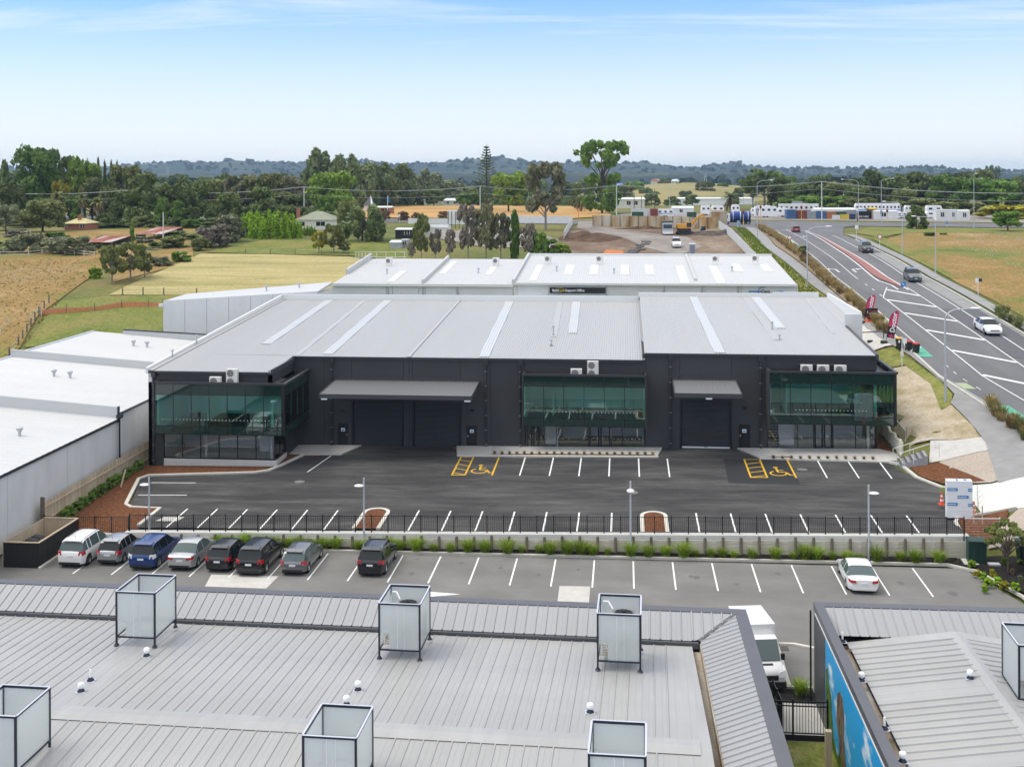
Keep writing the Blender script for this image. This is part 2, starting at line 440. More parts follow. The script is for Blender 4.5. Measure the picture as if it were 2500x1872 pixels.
M['gravel_drive'] = mat_mix('gravel_drive', [(.3, (.18, .155, .135)), (.5, (.26, .23, .205)), (.7, (.33, .30, .27))], .2, .95, (1, .6, 1), 9, 2, .15)
M['verge_dry'] = mat_mix('verge_dry', [(.3, (.24, .215, .09)), (.43, (.37, .30, .19)), (.56, (.46, .385, .28)), (.75, (.54, .47, .37))], .42, .95, (1, 1, 1), 9, 4, .22, .5, .7)
M['verge_grass'] = mat_mix('verge_grass', [(.3, (.10, .13, .02)), (.5, (.21, .22, .05)), (.7, (.33, .29, .12))], .8, .95, (1, 1, 1), 9, 6, .3, .5, .7)
M['footpath_grey'] = mat('footpath_grey', (.27, .265, .26), .9, noise=(1.0, .12), noise2=(.2, .1))
xs = [-7000, -5000, -3000, -1800, -1100, -750, -520, -380, -280, -210, -160, -120, -95, -78] + list(np.arange(-66, 16, 5.0)) + list(np.arange(18, 42, 1.0)) + list(np.arange(44, 90, 5.0)) + [100, 120, 150, 190, 240, 300, 380, 520, 750, 1100, 1800, 3000, 5000, 7000]
ys = [-400, -100, 0, 40, 60, 70, 74, 75.6, 76.4, 77.2] + list(np.arange(79, 330, 3.0)) + list(np.arange(330, 520, 9.0)) + list(np.arange(540, 1100, 30.0)) + [1200, 1400, 1700, 2200, 3000, 4500, 6500, 9000]
nx = len(xs)
V = [(x, y, terr(x, y)) for y in ys for x in xs]
Fc = [(j * nx + i, j * nx + i + 1, (j + 1) * nx + i + 1, (j + 1) * nx + i) for j in range(len(ys) - 1) for i in range(nx - 1)]
me = bpy.data.meshes.new("ground"); me.from_pydata(V, [], Fc); me.materials.append(M['terrain'])
me.polygons.foreach_set("use_smooth", [True] * len(me.polygons))
tag(add("ground", me), kind="structure")
def drape(name, poly, off, m, fz=terr, step=6.0, parent=None, kind="structure", thick=0):
    bm = bmesh.new()
    vs = [bm.verts.new((p[0], p[1], 0)) for p in poly]
    for tri in tessellate_polygon([[Vector((p[0], p[1], 0)) for p in poly]]): bm.faces.new([vs[i] for i in tri])
    for _ in range(9):
        lo = [e for e in bm.edges if e.calc_length() > step]
        if not lo: break
        bmesh.ops.subdivide_edges(bm, edges=lo, cuts=1)
        bmesh.ops.triangulate(bm, faces=[q for q in bm.faces if len(q.verts) > 3])
    for v in bm.verts: v.co.z = fz(v.co.x, v.co.y) + off
    if thick:
        r = bmesh.ops.extrude_face_region(bm, geom=list(bm.faces))
        for v in [g for g in r['geom'] if isinstance(g, bmesh.types.BMVert)]: v.co.z -= thick
    bmesh.ops.recalc_face_normals(bm, faces=bm.faces)
    if sum(q.normal.z for q in bm.faces) < -1e-6 and not thick: bmesh.ops.reverse_faces(bm, faces=bm.faces)
    me = bpy.data.meshes.new(name); bm.to_mesh(me); bm.free(); me.materials.append(m)
    o = add(name, me, parent)
    if parent is None: tag(o, kind=kind)
    return o
def ribbon(name, A, B, off, m, fz=terr, parent=None, kind="structure"):
    n = len(A)
    V = [(p[0], p[1], fz(p[0], p[1]) + off) for p in A] + [(p[0], p[1], fz(p[0], p[1]) + off) for p in B]
    me = bpy.data.meshes.new(name); me.from_pydata(V, [], [(i, n + i, n + i + 1, i + 1) for i in range(n - 1)]); me.materials.append(m)
    bm = bmesh.new(); bm.from_mesh(me)
    bmesh.ops.recalc_face_normals(bm, faces=bm.faces)
    if sum(q.normal.z for q in bm.faces) < 0: bmesh.ops.reverse_faces(bm, faces=bm.faces)
    bm.to_mesh(me); bm.free()
    o = add(name, me, parent)
    if parent is None: tag(o, kind=kind)
    return o
def line_pts(a, b, n): return [(lerp(a[0], b[0], i / n), lerp(a[1], b[1], i / n)) for i in range(n + 1)]
def resample(pts, step):
    out = [Vector(pts[0][:2])]
    for a, b in zip(pts, pts[1:]):
        a, b = Vector(a[:2]), Vector(b[:2]); k = max(1, int((b - a).length / step))
        out += [a.lerp(b, i / k) for i in range(1, k + 1)]
    return out
def offset_line(pts, d):
    P = [Vector(p[:2]) for p in pts]; out = []
    for i, p in enumerate(P):
        t = (P[min(i + 1, len(P) - 1)] - P[max(i - 1, 0)]).normalized()
        out.append(p + Vector((-t.y, t.x)) * d)
    return out
def stripe(name, pts, w, off, m, fz=terr, parent=None, step=4.0, kind="structure"):
    P = resample(pts, step)
    return ribbon(name, offset_line(P, w / 2), offset_line(P, -w / 2), off, m, fz, parent, kind)
def kerb_run(name, pts, w, h, fz, m, parent=None, step=2.0, base=-.05):
    P = resample(pts, step); A = offset_line(P, w / 2); B = offset_line(P, -w / 2); mb = MB(); n = len(P)
    prof = []
    for a, b in zip(A, B):
        za, zb = fz(a.x, a.y), fz(b.x, b.y); zt = max(za, zb) + h
        prof.append([(a.x, a.y, za + base), (a.x, a.y, zt), (b.x, b.y, zt), (b.x, b.y, zb + base)])
    for p, q in zip(prof, prof[1:]):
        for k in range(3): mb.face([p[k], q[k], q[k + 1], p[k + 1]])
    mb.face(prof[0]); mb.face(prof[-1][::-1])
    o = mb.build(name, m, parent)
    if parent is None: tag(o, kind="structure")
    return o
flat0 = lambda X, Y: 0.0
lower = drape("lower_car_park", [(-60, -30), (24, -30), (24, 66), (21.3, 75.2), (-60, 74.6)], 0.0, M['asphalt_old'], flat0, 40)
def paint(parent, name, a, b, w, z, m):
    a, b = Vector(a[:2]), Vector(b[:2]); t = (b - a).normalized(); s = Vector((-t.y, t.x)) * w / 2
    mb = MB(); mb.face([(p.x, p.y, z(p.x, p.y) + .006) for p in (a - s, b - s, b + s, a + s)])
    return mb.build(name, m, parent)
LX = [-34.82 + 2.52 * i for i in range(22)]
for x in LX: paint(lower, "parking_line", (x, 69.6 + .012 * (x + 20)), (x, 74.55 + .012 * (x + 20)), .10, flat0, M['white_paint'])
for px in ((516, 1402, 680, 1406, 650, 1436, 500, 1431), (1366, 1430, 1441, 1431, 1438, 1470, 1361, 1467)):
    P = [gz(px[i], px[i + 1], 0) for i in range(0, 8, 2)]
    mb = MB(); mb.face([(p.x, p.y, .005) for p in P]); mb.build("concrete_pad", M['concrete'], lower)
mb = MB(); mb.face([(p.x, p.y, .006) for p in (gz(1048, 1444, 0), gz(1124, 1450, 0), gz(1050, 1456, 0))]); mb.build("painted_arrow", M['white_paint'], lower)
kz = lambda X, Y: 0.0
kerb_run("kerb", [(-36, 74.75), (-23, 75.0), (-2, 75.35), (20.4, 75.75), (22.0, 74.6), (23.3, 70.5), (23.9, 66.6), (25.0, 65.6), (40, 65.2)], .18, .12, kz, M['kerb'])
drape("planting_strip", [(-36, 74.85), (-2, 75.44), (20.4, 75.84), (22.4, 78.2), (-36, 76.4)], .08, M['mulch_black'], flat0, 6)
GZ = lambda X, Y: .10 + .22 * sstep(21, 25, X)
drape("garden_bed", [(20.4, 75.85), (22.1, 74.7), (23.4, 70.5), (24.0, 66.7), (25.1, 65.75), (34, 65.4), (34, 77.0), (22.4, 77.0)], .02, M['mulch_black'], GZ, 2)
drape("footpath", [(24.0, 65.4), (25.0, 65.45), (34, 65.0), (34, 60), (24.0, 60)], .03, M['concrete'], flat0, 6)
M['oil'] = mat('oil', (.115, .112, .105), .7, noise=(6, .2))
ro = random.Random(12)
for i in range(16):
    x, y, r_ = ro.choice(LX) + 1.26 + ro.uniform(-.5, .5), ro.uniform(70.4, 74), ro.uniform(.12, .38); mb = MB(); mb.face([(x + r_ * ro.uniform(.5, 1) * math.cos(a), y + r_ * 1.4 * ro.uniform(.5, 1) * math.sin(a), .004) for a in np.linspace(0, 5.8, 11)]); mb.build("oil_stain", M['oil'], lower)
UPOLY = [(-36.3, 81.2), (-34.0, 81.2), (-33.9, 77.0), (22.2, 77.6), (22.3, 81), (25.8, 82.0), (26.2, 86.5), (23.4, 88.0), (22.0, 90.6), (21.0, 94.6), (11.2, 95.5), (9.2, 98.6), (3.2, 98.6), (2.6, 95.6), (-14.1, 95.5), (-14.9, 98.6), (-23, 98.6), (-24.1, 95.6), (-27.2, 95.6), (-28.3, 92.4), (-28.9, 90.8), (-29.8, 90.2), (-38.4, 89.0), (-38.6, 88.2)]
upper = drape("upper_car_park", UPOLY, 0.0, M['asphalt_new'], up_z, 12)
def uline(name, a, b, w=.11, m=None): return paint(upper, name, a, b, w, up_z, m or M['white_paint'])
for x in (-31.9, -29.66, -27.42, -25.2, -22.95, -20.7): uline("parking_line", (x + .05, 77.1), (x, 81.2 + .005 * (x + 20)))
for x in (-14.8, -12.5, -10.2, -7.9, -5.6, -3.3, -1.0): uline("parking_line", (x, 77.15), (x, 81.4))
for x in (4.9, 7.3, 9.7, 12.1, 14.5, 16.9, 19.3): uline("parking_line", (x, 77.3), (x, 81.6))
for x in (-8.35, -6.0, -3.68, -1.32, 1.05, 3.4): uline("parking_line", (x, 90.2), (x, 95.35))
for x in (15.45, 17.85, 20.3): uline("parking_line", (x, 90.35), (x + .05, 95.3))
uline("parking_line", (-25.6, 90.6), (-24.9, 95.4))
uline("parking_line", (-33.7, 87.4), (-37.3, 87.35)); uline("parking_line", (-33.2, 84.3), (-37.0, 84.2))
def disabled_bay(x0, x1, xr, yn, yf, flip):
    y = M['yellow_paint']
    uline("yellow_line", (x0, yn), (x0, yf), .14, y); uline("yellow_line", (x1, yn), (x1, yf), .14, y); uline("yellow_line", (xr, yn), (xr, yf), .14, y)
    uline("yellow_line", (x0 - .07, yn), (x1 + .07, yn), .14, y); uline("yellow_line", (x0 - .07, yf), (x1 + .07, yf), .10, y)
    for k in range(4):
        t = yn + (yf - yn) * (.12 + .24 * k)
        a, b = ((x0, t), (x1, t - .55)) if not flip else ((x0, t - .55), (x1, t))
        uline("yellow_line", a, b, .12, y)
    cx, cy = (x1 + xr) / 2, yn + 1.25; z = lambda a, b: up_z(a, b) + .007; mb = MB()
    def seg(p, q, w):
        p, q = Vector(p), Vector(q); t = (q - p).normalized(); s = Vector((-t.y, t.x)) * w / 2
        mb.face([(v.x, v.y, z(v.x, v.y)) for v in (p - s, q - s, q + s, p + s)])
    A = [R(a) for a in range(120, 381, 20)]; r = .62
    for a, b in zip(A, A[1:]): seg((cx - .1 + r * math.cos(a), cy - .1 + r * math.sin(a)), (cx - .1 + r * math.cos(b), cy - .1 + r * math.sin(b)), .15)
    seg((cx - .12, cy + 1.25), (cx - .08, cy + .2), .17); seg((cx - .1, cy + .22), (cx + .5, cy + .2), .15); seg((cx + .48, cy + .26), (cx + .78, cy - .62), .16); seg((cx + .72, cy - .6), (cx + 1.1, cy - .5), .13); seg((cx - .1, cy + .75), (cx + .38, cy + .72), .12)
    for k in range(8):
        a, b = 2 * math.pi * k / 8, 2 * math.pi * (k + 1) / 8
        mb.face([(cx - .14, cy + 1.5, z(cx, cy + 1.5)), (cx - .14 + .2 * math.cos(a), cy + 1.5 + .2 * math.sin(a), z(cx, cy + 1.5)), (cx - .14 + .2 * math.cos(b), cy + 1.5 + .2 * math.sin(b), z(cx, cy + 1.5))])
    mb.build("wheelchair_symbol", y, upper)
mb = MB(); mb.face([(p[0], p[1], up_z(*p) + .003) for p in ((7.8, 88.7), (13.15, 88.6), (13.2, 95.3), (7.95, 95.4))]); mb.build("dark_asphalt_patch", M['asphalt_patch'], upper)
disabled_bay(-13.75, -12.7, -10.55, 90.2, 95.3, False)
disabled_bay(9.65, 10.9, 13.1, 90.3, 95.3, True)
for y in (84.2, 87.6, 89.4): paint(upper, 'paving_seam', (-33, y), (21, y + .3), .06, lambda a, b: up_z(a, b) - .003, M['asphalt_patch'])
for x, y in ((13.9, 92.6), (-25.5, 88.0), (0.5, 86.2)): MB().lathe([(.42, 0), (.40, .012), (0, .013)], seg=20).build('manhole_cover', M['asphalt_old'], upper, loc=(x, y, up_z(x, y)))
mb = MB(); mb.face([(p[0], p[1], up_z(*p) + .005) for p in ((-33.2, 78.4), (-31.6, 78.4), (-31.4, 79.3), (-32.9, 79.3))]); mb.build("concrete_pad", M['concrete'], upper)
kerb_run("kerb", [(-33.95, 77.3), (-33.95, 81.0), (-36.2, 81.15), (-36.9, 81.8), (-38.7, 88.2), (-38.3, 89.1), (-29.9, 90.2), (-28.9, 90.8), (-28.3, 92.3), (-27.3, 95.6)], .26, .12, up_z, M['kerb'])
kerb_run("kerb", [(10.9, 95.5), (21.0, 94.75), (21.8, 94.1), (22.2, 90.6), (23.4, 88.1), (26.6, 86.6)], .26, .12, up_z, M['kerb'])
kerb_run("kerb", [(-14.1, 95.55), (2.7, 95.7)], .22, .10, up_z, M['kerb'])
for X0, X1, lean in ((-18.6, -16.9, .0), (1.1, 2.75, .0)):
    pts = [(X0, 77.2), (X0, 80.6)] + [((X0 + X1) / 2 - (X1 - X0) / 2 * math.cos(R(a)), 80.6 + .85 * math.sin(R(a))) for a in range(20, 161, 20)] + [(X1, 80.6), (X1, 77.2)]
    kerb_run("island_kerb", pts, .26, .13, up_z, M['kerb'], upper, 4)
    drape("island_mulch", [(p[0], p[1]) for p in offset_line(pts, -.1)], .10, M['mulch'], up_z, 3, upper)
drape("garden_strip", [(-40.2, 75.5), (-34.3, 75.7), (-34.2, 77.0), (-33.9, 77.0), (-33.9, 81.0), (-36.2, 81.1), (-36.9, 81.8), (-38.6, 88.2), (-38.2, 89.1), (-29.9, 90.2), (-28.9, 90.8), (-28.3, 92.3), (-27.4, 95.6), (-29.0, 95.6), (-29.0, 91.9), (-40.2, 91.9)], .06, M['mulch'], lambda X, Y: up_z(X, Y) - .45 * (1 - sstep(75.5, 79, Y)), 3)
walk = drape("footpath", [(-29.0, 95.65), (-24.1, 95.65), (-23.0, 98.5), (-29.0, 98.5)], .10, M['concrete'], up_z, 6, thick=.2)
walk2 = drape("footpath", [(-14.15, 95.6), (2.6, 95.75), (3.1, 98.5), (-14.6, 98.5)], .10, M['concrete'], up_z, 6, thick=.2)
walk3 = drape("footpath", [(9.4, 98.5), (10.9, 95.6), (20.9, 94.9), (22.4, 95.2), (22.4, 97.2), (21.0, 98.5)], .10, M['concrete'], up_z, 6, thick=.2)
drape("mulch_strip", [(-11.8, 95.75), (2.2, 95.9), (2.3, 96.2), (-8, 96.15)], .115, M['mulch'], up_z, 6)
drape("mulch_strip", [(11.2, 95.75), (13.5, 95.6), (13.4, 95.95)], .115, M['mulch'], up_z, 6)
uline("yellow_line", (-27.1, 95.52), (-25.9, 95.52), .12, M['yellow_paint'])
rw = empty("retaining_wall", (0, 0, 0), 0, "pale timber plank retaining wall with stubby posts below black fence", "retaining wall"); rw["kind"] = "thing"
def wall_line(X): return 76.0 + .03 * (X + 6) + .0006 * max(0, X) ** 2 * .3
conc_top = lambda X: 1.22 + .012 * (X + 5) * .6
mb = MB(); n = 30
PW = [(-34.2 + (22.3 + 34.2) * i / n) for i in range(n + 1)]
for a, b in zip(PW, PW[1:]):
    ya, yb = wall_line(a) + .42, wall_line(b) + .42; za, zb = up_z(a, 77) + .1, up_z(b, 77) + .1
    mb.hexa([(a, ya, .0), (b, yb, .0), (b, yb + .62, .0), (a, ya + .62, .0), (a, ya, za), (b, yb, zb), (b, yb + .62, zb), (a, ya + .62, za)])
nib = mb.build("concrete_wall", M['concrete_pale']); tag(nib, "long low pale concrete wall carrying the black picket fence", "wall", kind="thing")
pm = [MB().box(-1.2, 1.2, -.025, .025, -.11, .11).mesh("plank", M['timber_grey'])]
k = 0
for i in range(24):
    xa = -34.0 + 2.35 * i + 1.17
    zt = up_z(xa, 77) - .16
    for r_ in range(5):
        z = zt - .11 - .228 * r_
        if z < .02: continue
        o = add("plank", pm[0], rw, (xa, wall_line(xa) + .20, z + random.uniform(-.006, .006))); o.rotation_euler = (random.uniform(-.03, .03), 0, .03)
        o.scale = (.975, 1, 1)
pst = MB().lathe([(.10, -.4), (.10, .0), (.085, .03), (0.0, .035)], seg=10).mesh("post", M['timber_post'], 40)
for i in range(47):
    x = -33.6 + 1.175 * i
    o = add("post", pst, rw, (x, wall_line(x) + .06, up_z(x, 77) - .02 + random.uniform(-.05, .05)), random.uniform(0, 3), (1, 1, 3.2))
# MAIN WAREHOUSE
FY = 98.5
RZ = lambda Y: 8.98 + .05 * (Y - 92)
RZ3 = lambda Y: 9.90 + .05 * (Y - 98.5)
wh = empty("warehouse", (-9, 98.5, 1.4), 0, "long charcoal warehouse with three roller doors and green glass upper bays", "warehouse")
W0 = Vector((-9, 98.5, 1.4))
def wb(mb, name, m, smooth=None, parent=None):
    o = mb.build(name, m, parent or wh, smooth=smooth)
    o.location = (-W0 if parent is None else Vector((0, 0, 0)))
    return o
J = .012
def panel(x0, x1, z0, z1, y=FY, t=.3, openings=()):
    mb = MB(); x0 += J; x1 -= J; z0 += (J if z0 > 2.5 else 0)
    if not openings: mb.box(x0, x1, y, y + t, z0, z1)
    for a, b, zt in openings:
        mb.box(x0, a, y, y + t, z0, z1); mb.box(b, x1, y, y + t, z0, z1); mb.box(a, b, y, y + t, zt, z1)
    return wb(mb, "wall_panel", M['wall_dark'])
F1, F3 = 1.2, 1.6
E1, E3 = RZ(FY) - .1, RZ3(FY) - .1
panel(-29.0, -26.3, F1, E1)
panel(-26.3, -23.85, F1, E1, openings=[(-25.15, -24.15, 3.45)])
panel(-23.85, -19.25, 7.6, E1); panel(-23.85, -19.25, 5.35, 7.6)
panel(-19.25, -18.75, F1, E1); panel(-18.75, -18.45, F1, E1)
panel(-18.45, -14.2, 7.6, E1); panel(-18.45, -14.2, 5.35, 7.6)
panel(-14.2, -11.6, F1, E1, openings=[(-13.75, -12.78, 3.45)])
panel(-11.6, -8.65, F1, E1)
panel(-8.65, 1.62, 8.0, E1)
panel(1.66, 4.6, F3, E3)
panel(4.6, 8.95, 7.95, E3); panel(4.6, 8.95, 5.95, 7.95)
panel(8.95, 11.85, F3, E3, openings=[(9.5, 10.5, 3.95)])
panel(11.85, 20.95, 8.6, E3)
wb(MB().box(-29.3, -29.0, 92, FY, 8.0, RZ(94) - .05), "wall_panel", M['wall_dark'])
wb(MB().box(-39.2, -29.0, 92, 92.3, 8.0, RZ(92) - .1), "wall_panel", M['wall_dark'])
wb(MB().box(-39.5, -39.2, 92, 129.5, .8, RZ(92) - .05), "wall_panel", M['panel_white'])
wb(MB().box(-39.5, -38.4, 92, 92.3, .8, 8.0), "wall_panel", M['wall_dark'])
wb(MB().box(20.65, 20.95, FY + .3, 129.5, 5.0, RZ3(FY) - .1), "wall_panel", M['wall_dark'])
wb(MB().box(-39.2, 20.7, 129.3, 129.6, 1.5, 10.5), "wall_panel", M['panel_white'])
wb(MB().box(1.45, 1.66, FY - .06, 129.3, E1 - 1.0, E3 - .02), "wall_panel", M['wall_dark'])
def corr_roof(x0, x1, ya, yb, fz, pitch=.21, h=.034, name="roof", m=None, xs0=None):
    mb = MB(); n = int((x1 - x0) / pitch); p = (x1 - x0) / n; top = [];
    prof = []
    for i in range(n):
        a = x0 + i * p
        prof += [(a, 0), (a + .42 * p, 0), (a + .56 * p, h), (a + .86 * p, h)]
    prof.append((x1, 0))
    nn = len(prof)
    V = [(x, y, fz(y) + z) for y in (ya, yb) for x, z in prof]
    mb.v = V; mb.f = [(i, i + 1, nn + i + 1, nn + i) for i in range(nn - 1)]; mb.mi = [0] * (nn - 1)
    return wb(mb, name, m or M['roof_grey'])
corr_roof(-39.25, -29.0, 91.75, FY, RZ); corr_roof(-39.25, -18.85, FY, 129.3, RZ)
corr_roof(-18.65, 1.5, FY - .25, 129.3, RZ); corr_roof(1.62, 20.85, FY - .25, 129.5, RZ3)
wb(MB().hexa([(-29.0, 98.2, RZ(98.2)), (-18.85, 98.2, RZ(98.2)), (-18.85, 98.5, RZ(98.5)), (-29.0, 98.5, RZ(98.5)), (-29.0, 98.2, RZ(98.2) + .03), (-18.85, 98.2, RZ(98.2) + .03), (-18.85, 98.5, RZ(98.5) + .03), (-29.0, 98.5, RZ(98.5) + .03)]), "roof_edge", M['roof_grey'])
def skylight(p, fz, name="skylight", m='roof_clear', off=.045):
    mb = MB(); (a, b, ya), (c, d, yb) = p
    n = max(1, int((b - a) / .21));
    for i in range(n):
        for s0, s1, h0, h1 in ((0, .42, 0, 0), (.42, .56, 0, .034), (.56, .86, .034, .034), (.86, 1, .034, 0)):
            u0, u1 = (i + s0) / n, (i + s1) / n
            mb.face([(lerp(a, b, u0), ya, fz(ya) + off + h0), (lerp(a, b, u1), ya, fz(ya) + off + h1), (lerp(c, d, u1), yb, fz(yb) + off + h1), (lerp(c, d, u0), yb, fz(yb) + off + h0)])
    wb(mb, name, M[m])
skylight(((-33.5, -32.6, 103.2), (-34.2, -33.3, 129)), RZ)
skylight(((-26.6, -25.7, 99.0), (-27.4, -26.5, 129)), RZ)
skylight(((-12.65, -11.75, 98.6), (-13.4, -12.5, 128.8)), RZ)
skylight(((-5.45, -4.6, 110), (-5.9, -5.0, 129)), RZ)
skylight(((7.55, 8.45, 98.6), (7.1, 8.0, 129.2)), RZ3)
skylight(((14.2, 15.1, 110.3), (13.95, 14.9, 129.2)), RZ3)
for x0, x1, fz, ya, yb in ((-18.9, -18.6, RZ, FY - .3, 129.3), (1.5, 1.66, RZ, FY - .3, 129.3), (-39.5, -39.0, RZ, 91.75, 129.3)):
    wb(MB().hexa([(x0, ya, fz(ya) + .02), (x1, ya, fz(ya) + .02), (x1, yb, fz(yb) + .02), (x0, yb, fz(yb) + .02), (x0, ya, fz(ya) + .1), (x1, ya, fz(ya) + .1), (x1, yb, fz(yb) + .1), (x0, yb, fz(yb) + .1)]), "flashing", M['roof_grey'])
def rline(x0, x1, y0, y1, fz, w):
    wb(MB().hexa([(x0, y0, fz(y0) + .03), (x0 + w, y0, fz(y0) + .03), (x1 + w, y1, fz(y1) + .03), (x1, y1, fz(y1) + .03), (x0, y0, fz(y0) + .052), (x0 + w, y0, fz(y0) + .052), (x1 + w, y1, fz(y1) + .052), (x1, y1, fz(y1) + .052)]), "flashing", M['roof_grey'])
rline(-28.95, -29.9, 98.6, 129, RZ, .45); rline(-7.0, -7.6, 108, 129, RZ, .6); rline(13.2, 12.9, 104.5, 129, RZ3, .7); rline(18.9, 19.6, 108, 129, RZ3, .35)
wb(MB().box(-39.5, 1.5, 129.3, 129.55, 10.4, 11.45), "parapet", M['metal_white'])
wb(MB().box(1.5, 16.4, 129.5, 129.75, 11.0, 11.86), "parapet", M['metal_white'])
wb(MB().box(16.4, 21.3, 129.5, 129.75, 11.0, 12.0), "parapet", M['metal_white'])
mb = MB(); mb.hexa([(-39.62, 91.7, RZ(91.7) - .2), (-39.42, 91.7, RZ(91.7) - .2), (-39.42, 129.3, 10.6), (-39.62, 129.3, 10.6), (-39.62, 91.7, RZ(91.7) + .28), (-39.42, 91.7, RZ(91.7) + .28), (-39.42, 129.3, 11.4), (-39.62, 129.3, 11.4)]); wb(mb, "parapet", M['metal_white'])
mb = MB(); mb.box(20.75, 22.4, 111.6, 111.85, 4.5, 11.75); mb.box(22.2, 22.4, 111.85, 129.6, 4.5, 11.95); wb(mb, "side_wall", M['panel_white'])
mb = MB(); mb.hexa([(20.85, 111.85, RZ3(111.85) - .1), (22.2, 111.85, RZ3(111.85) - .1), (22.2, 129.5, RZ3(129.5) - .1), (20.85, 129.5, RZ3(129.5) - .1), (20.85, 111.85, RZ3(111.85) + .02), (22.2, 111.85, RZ3(111.85) + .02), (22.2, 129.5, RZ3(129.5) + .02), (20.85, 129.5, RZ3(129.5) + .02)]); wb(mb, "box_gutter", M['roof_grey'])
mb = MB(); mb.hexa([(20.8, FY - .3, RZ3(FY) - .35), (21.05, FY - .3, RZ3(FY) - .35), (21.05, 111.6, RZ3(111.6) - .35), (20.8, 111.6, RZ3(111.6) - .35), (20.8, FY - .3, RZ3(FY) + .1), (21.05, FY - .3, RZ3(FY) + .1), (21.05, 111.6, RZ3(111.6) + .1), (20.8, 111.6, RZ3(111.6) + .1)]); wb(mb, "barge_flashing", M['trim_grey'])
def gutter(x0, x1, y, z):
    wb(MB().box(x0, x1, y - .16, y, z - .2, z - .02), "gutter", M['trim_grey'])
gutter(-39.35, -28.95, 91.98, RZ(91.8)); gutter(-28.9, -18.8, FY, RZ(FY) - .02); gutter(-18.8, 1.5, FY, RZ(FY) - .02); gutter(1.66, 21.0, FY, RZ3(FY) - .02)
wb(MB().box(-29.0, -28.86, 91.85, 98.4, RZ(92) - .22, RZ(92) + .2), "gutter", M['trim_grey'])
def downpipe(x, zt, zb, y=FY):
    mb = MB(); mb.box(x - .17, x + .17, y - .34, y - .02, zt - .42, zt); mb.lathe([(.075, zb), (.075, zt - .4)], (x - .05, y - .16, 0), 10)
    d = wb(mb, "downpipe", M['trim_dark'], 40)
    for k in range(6):
        z = lerp(zb + .35, zt - 1.0, k / 5)
        wb(MB().box(x - .15, x + .05, y - .25, y - .03, z - .02, z + .02), "strap", M['metal_grey'], parent=d)
downpipe(-25.55, 9.15, 1.5); downpipe(-11.95, 9.15, 1.5); downpipe(-8.98, 9.15, 1.5); downpipe(3.85, 9.75, 1.9); downpipe(11.4, 9.75, 1.9); downpipe(-38.95, 8.9, 1.2, 91.98)
def roller(x0, x1, z0, z1):
    mb = MB(); p = .105; n = int((z1 - z0) / p); y = FY + .14
    for i in range(n):
        a = z0 + i * p
        mb.face([(x0, y, a), (x1, y, a), (x1, y - .035, a + .035), (x0, y - .035, a + .035)])
        mb.face([(x0, y - .035, a + .035), (x1, y - .035, a + .035), (x1, y - .03, a + .075), (x0, y - .03, a + .075)])
        mb.face([(x0, y - .03, a + .075), (x1, y - .03, a + .075), (x1, y, a + p), (x0, y, a + p)])
    d = wb(mb, "roller_door", M['trim_dark'])
    wb(MB().box(x0, x1, y - .06, y + .02, z0 - .12, z0), "bottom_rail", M['metal_white'], parent=d)
    for a_ in (x0 - .14, x1): wb(MB().box(a_, a_ + .14, FY - .03, FY + .2, z0 - .1, z1), "guide", M['black_metal'], parent=d)
    wb(MB().cbox(((x0 + x1) / 2, y - .08, z0 + .02), .3, .05, .08), "handle", M['chrome'], parent=d)
roller(-23.7, -19.4, 1.42, 5.35); roller(-18.3, -14.35, 1.46, 5.35); roller(4.75, 8.8, 1.95, 5.95)
def pdoor(x0, x1, z0, z1, hs):
    d = wb(MB().box(x0 + .05, x1 - .05, FY + .08, FY + .13, z0, z1 - .05), "door", M['black_metal'])
    mb = MB(); mb.box(x0, x0 + .05, FY - .02, FY + .15, z0, z1); mb.box(x1 - .05, x1, FY - .02, FY + .15, z0, z1); mb.box(x0 + .05, x1 - .05, FY - .02, FY + .15, z1 - .05, z1); wb(mb, "frame", M['trim_dark'], parent=d)
    xc = (x0 + x1) / 2
    wb(MB().box(xc - .17, xc + .17, FY + .065, FY + .08, z0 + 1.3, z0 + 1.58), "notice", M['text_white'], parent=d)
    wb(MB().box(xc - .12, xc + .12, FY + .06, FY + .065, z0 + 1.36, z0 + 1.47), "notice_print", M['sign_blue'], parent=d)
    xh = x0 + .14 if hs < 0 else x1 - .14
    wb(MB().box(xh - .03, xh + .03, FY + .02, FY + .08, z0 + .92, z0 + 1.12).box(xh - .03, xh + .1, FY + .0, FY + .03, z0 + 1.02, z0 + 1.05), "handle", M['chrome'], parent=d)
pdoor(-25.15, -24.15, 1.42, 3.45, 1); pdoor(-13.75, -12.78, 1.48, 3.45, -1); pdoor(9.5, 10.5, 1.92, 3.95, -1)
for x, z in ((-24.7, 4.55), (-13.2, 4.75), (10.05, 5.35)):
    wb(MB().box(x - .16, x + .16, FY - .22, FY - .01, z - .06, z + .06).box(x - .05, x + .05, FY - .1, FY - .01, z - .16, z - .06), "wall_light", M['black_metal'])
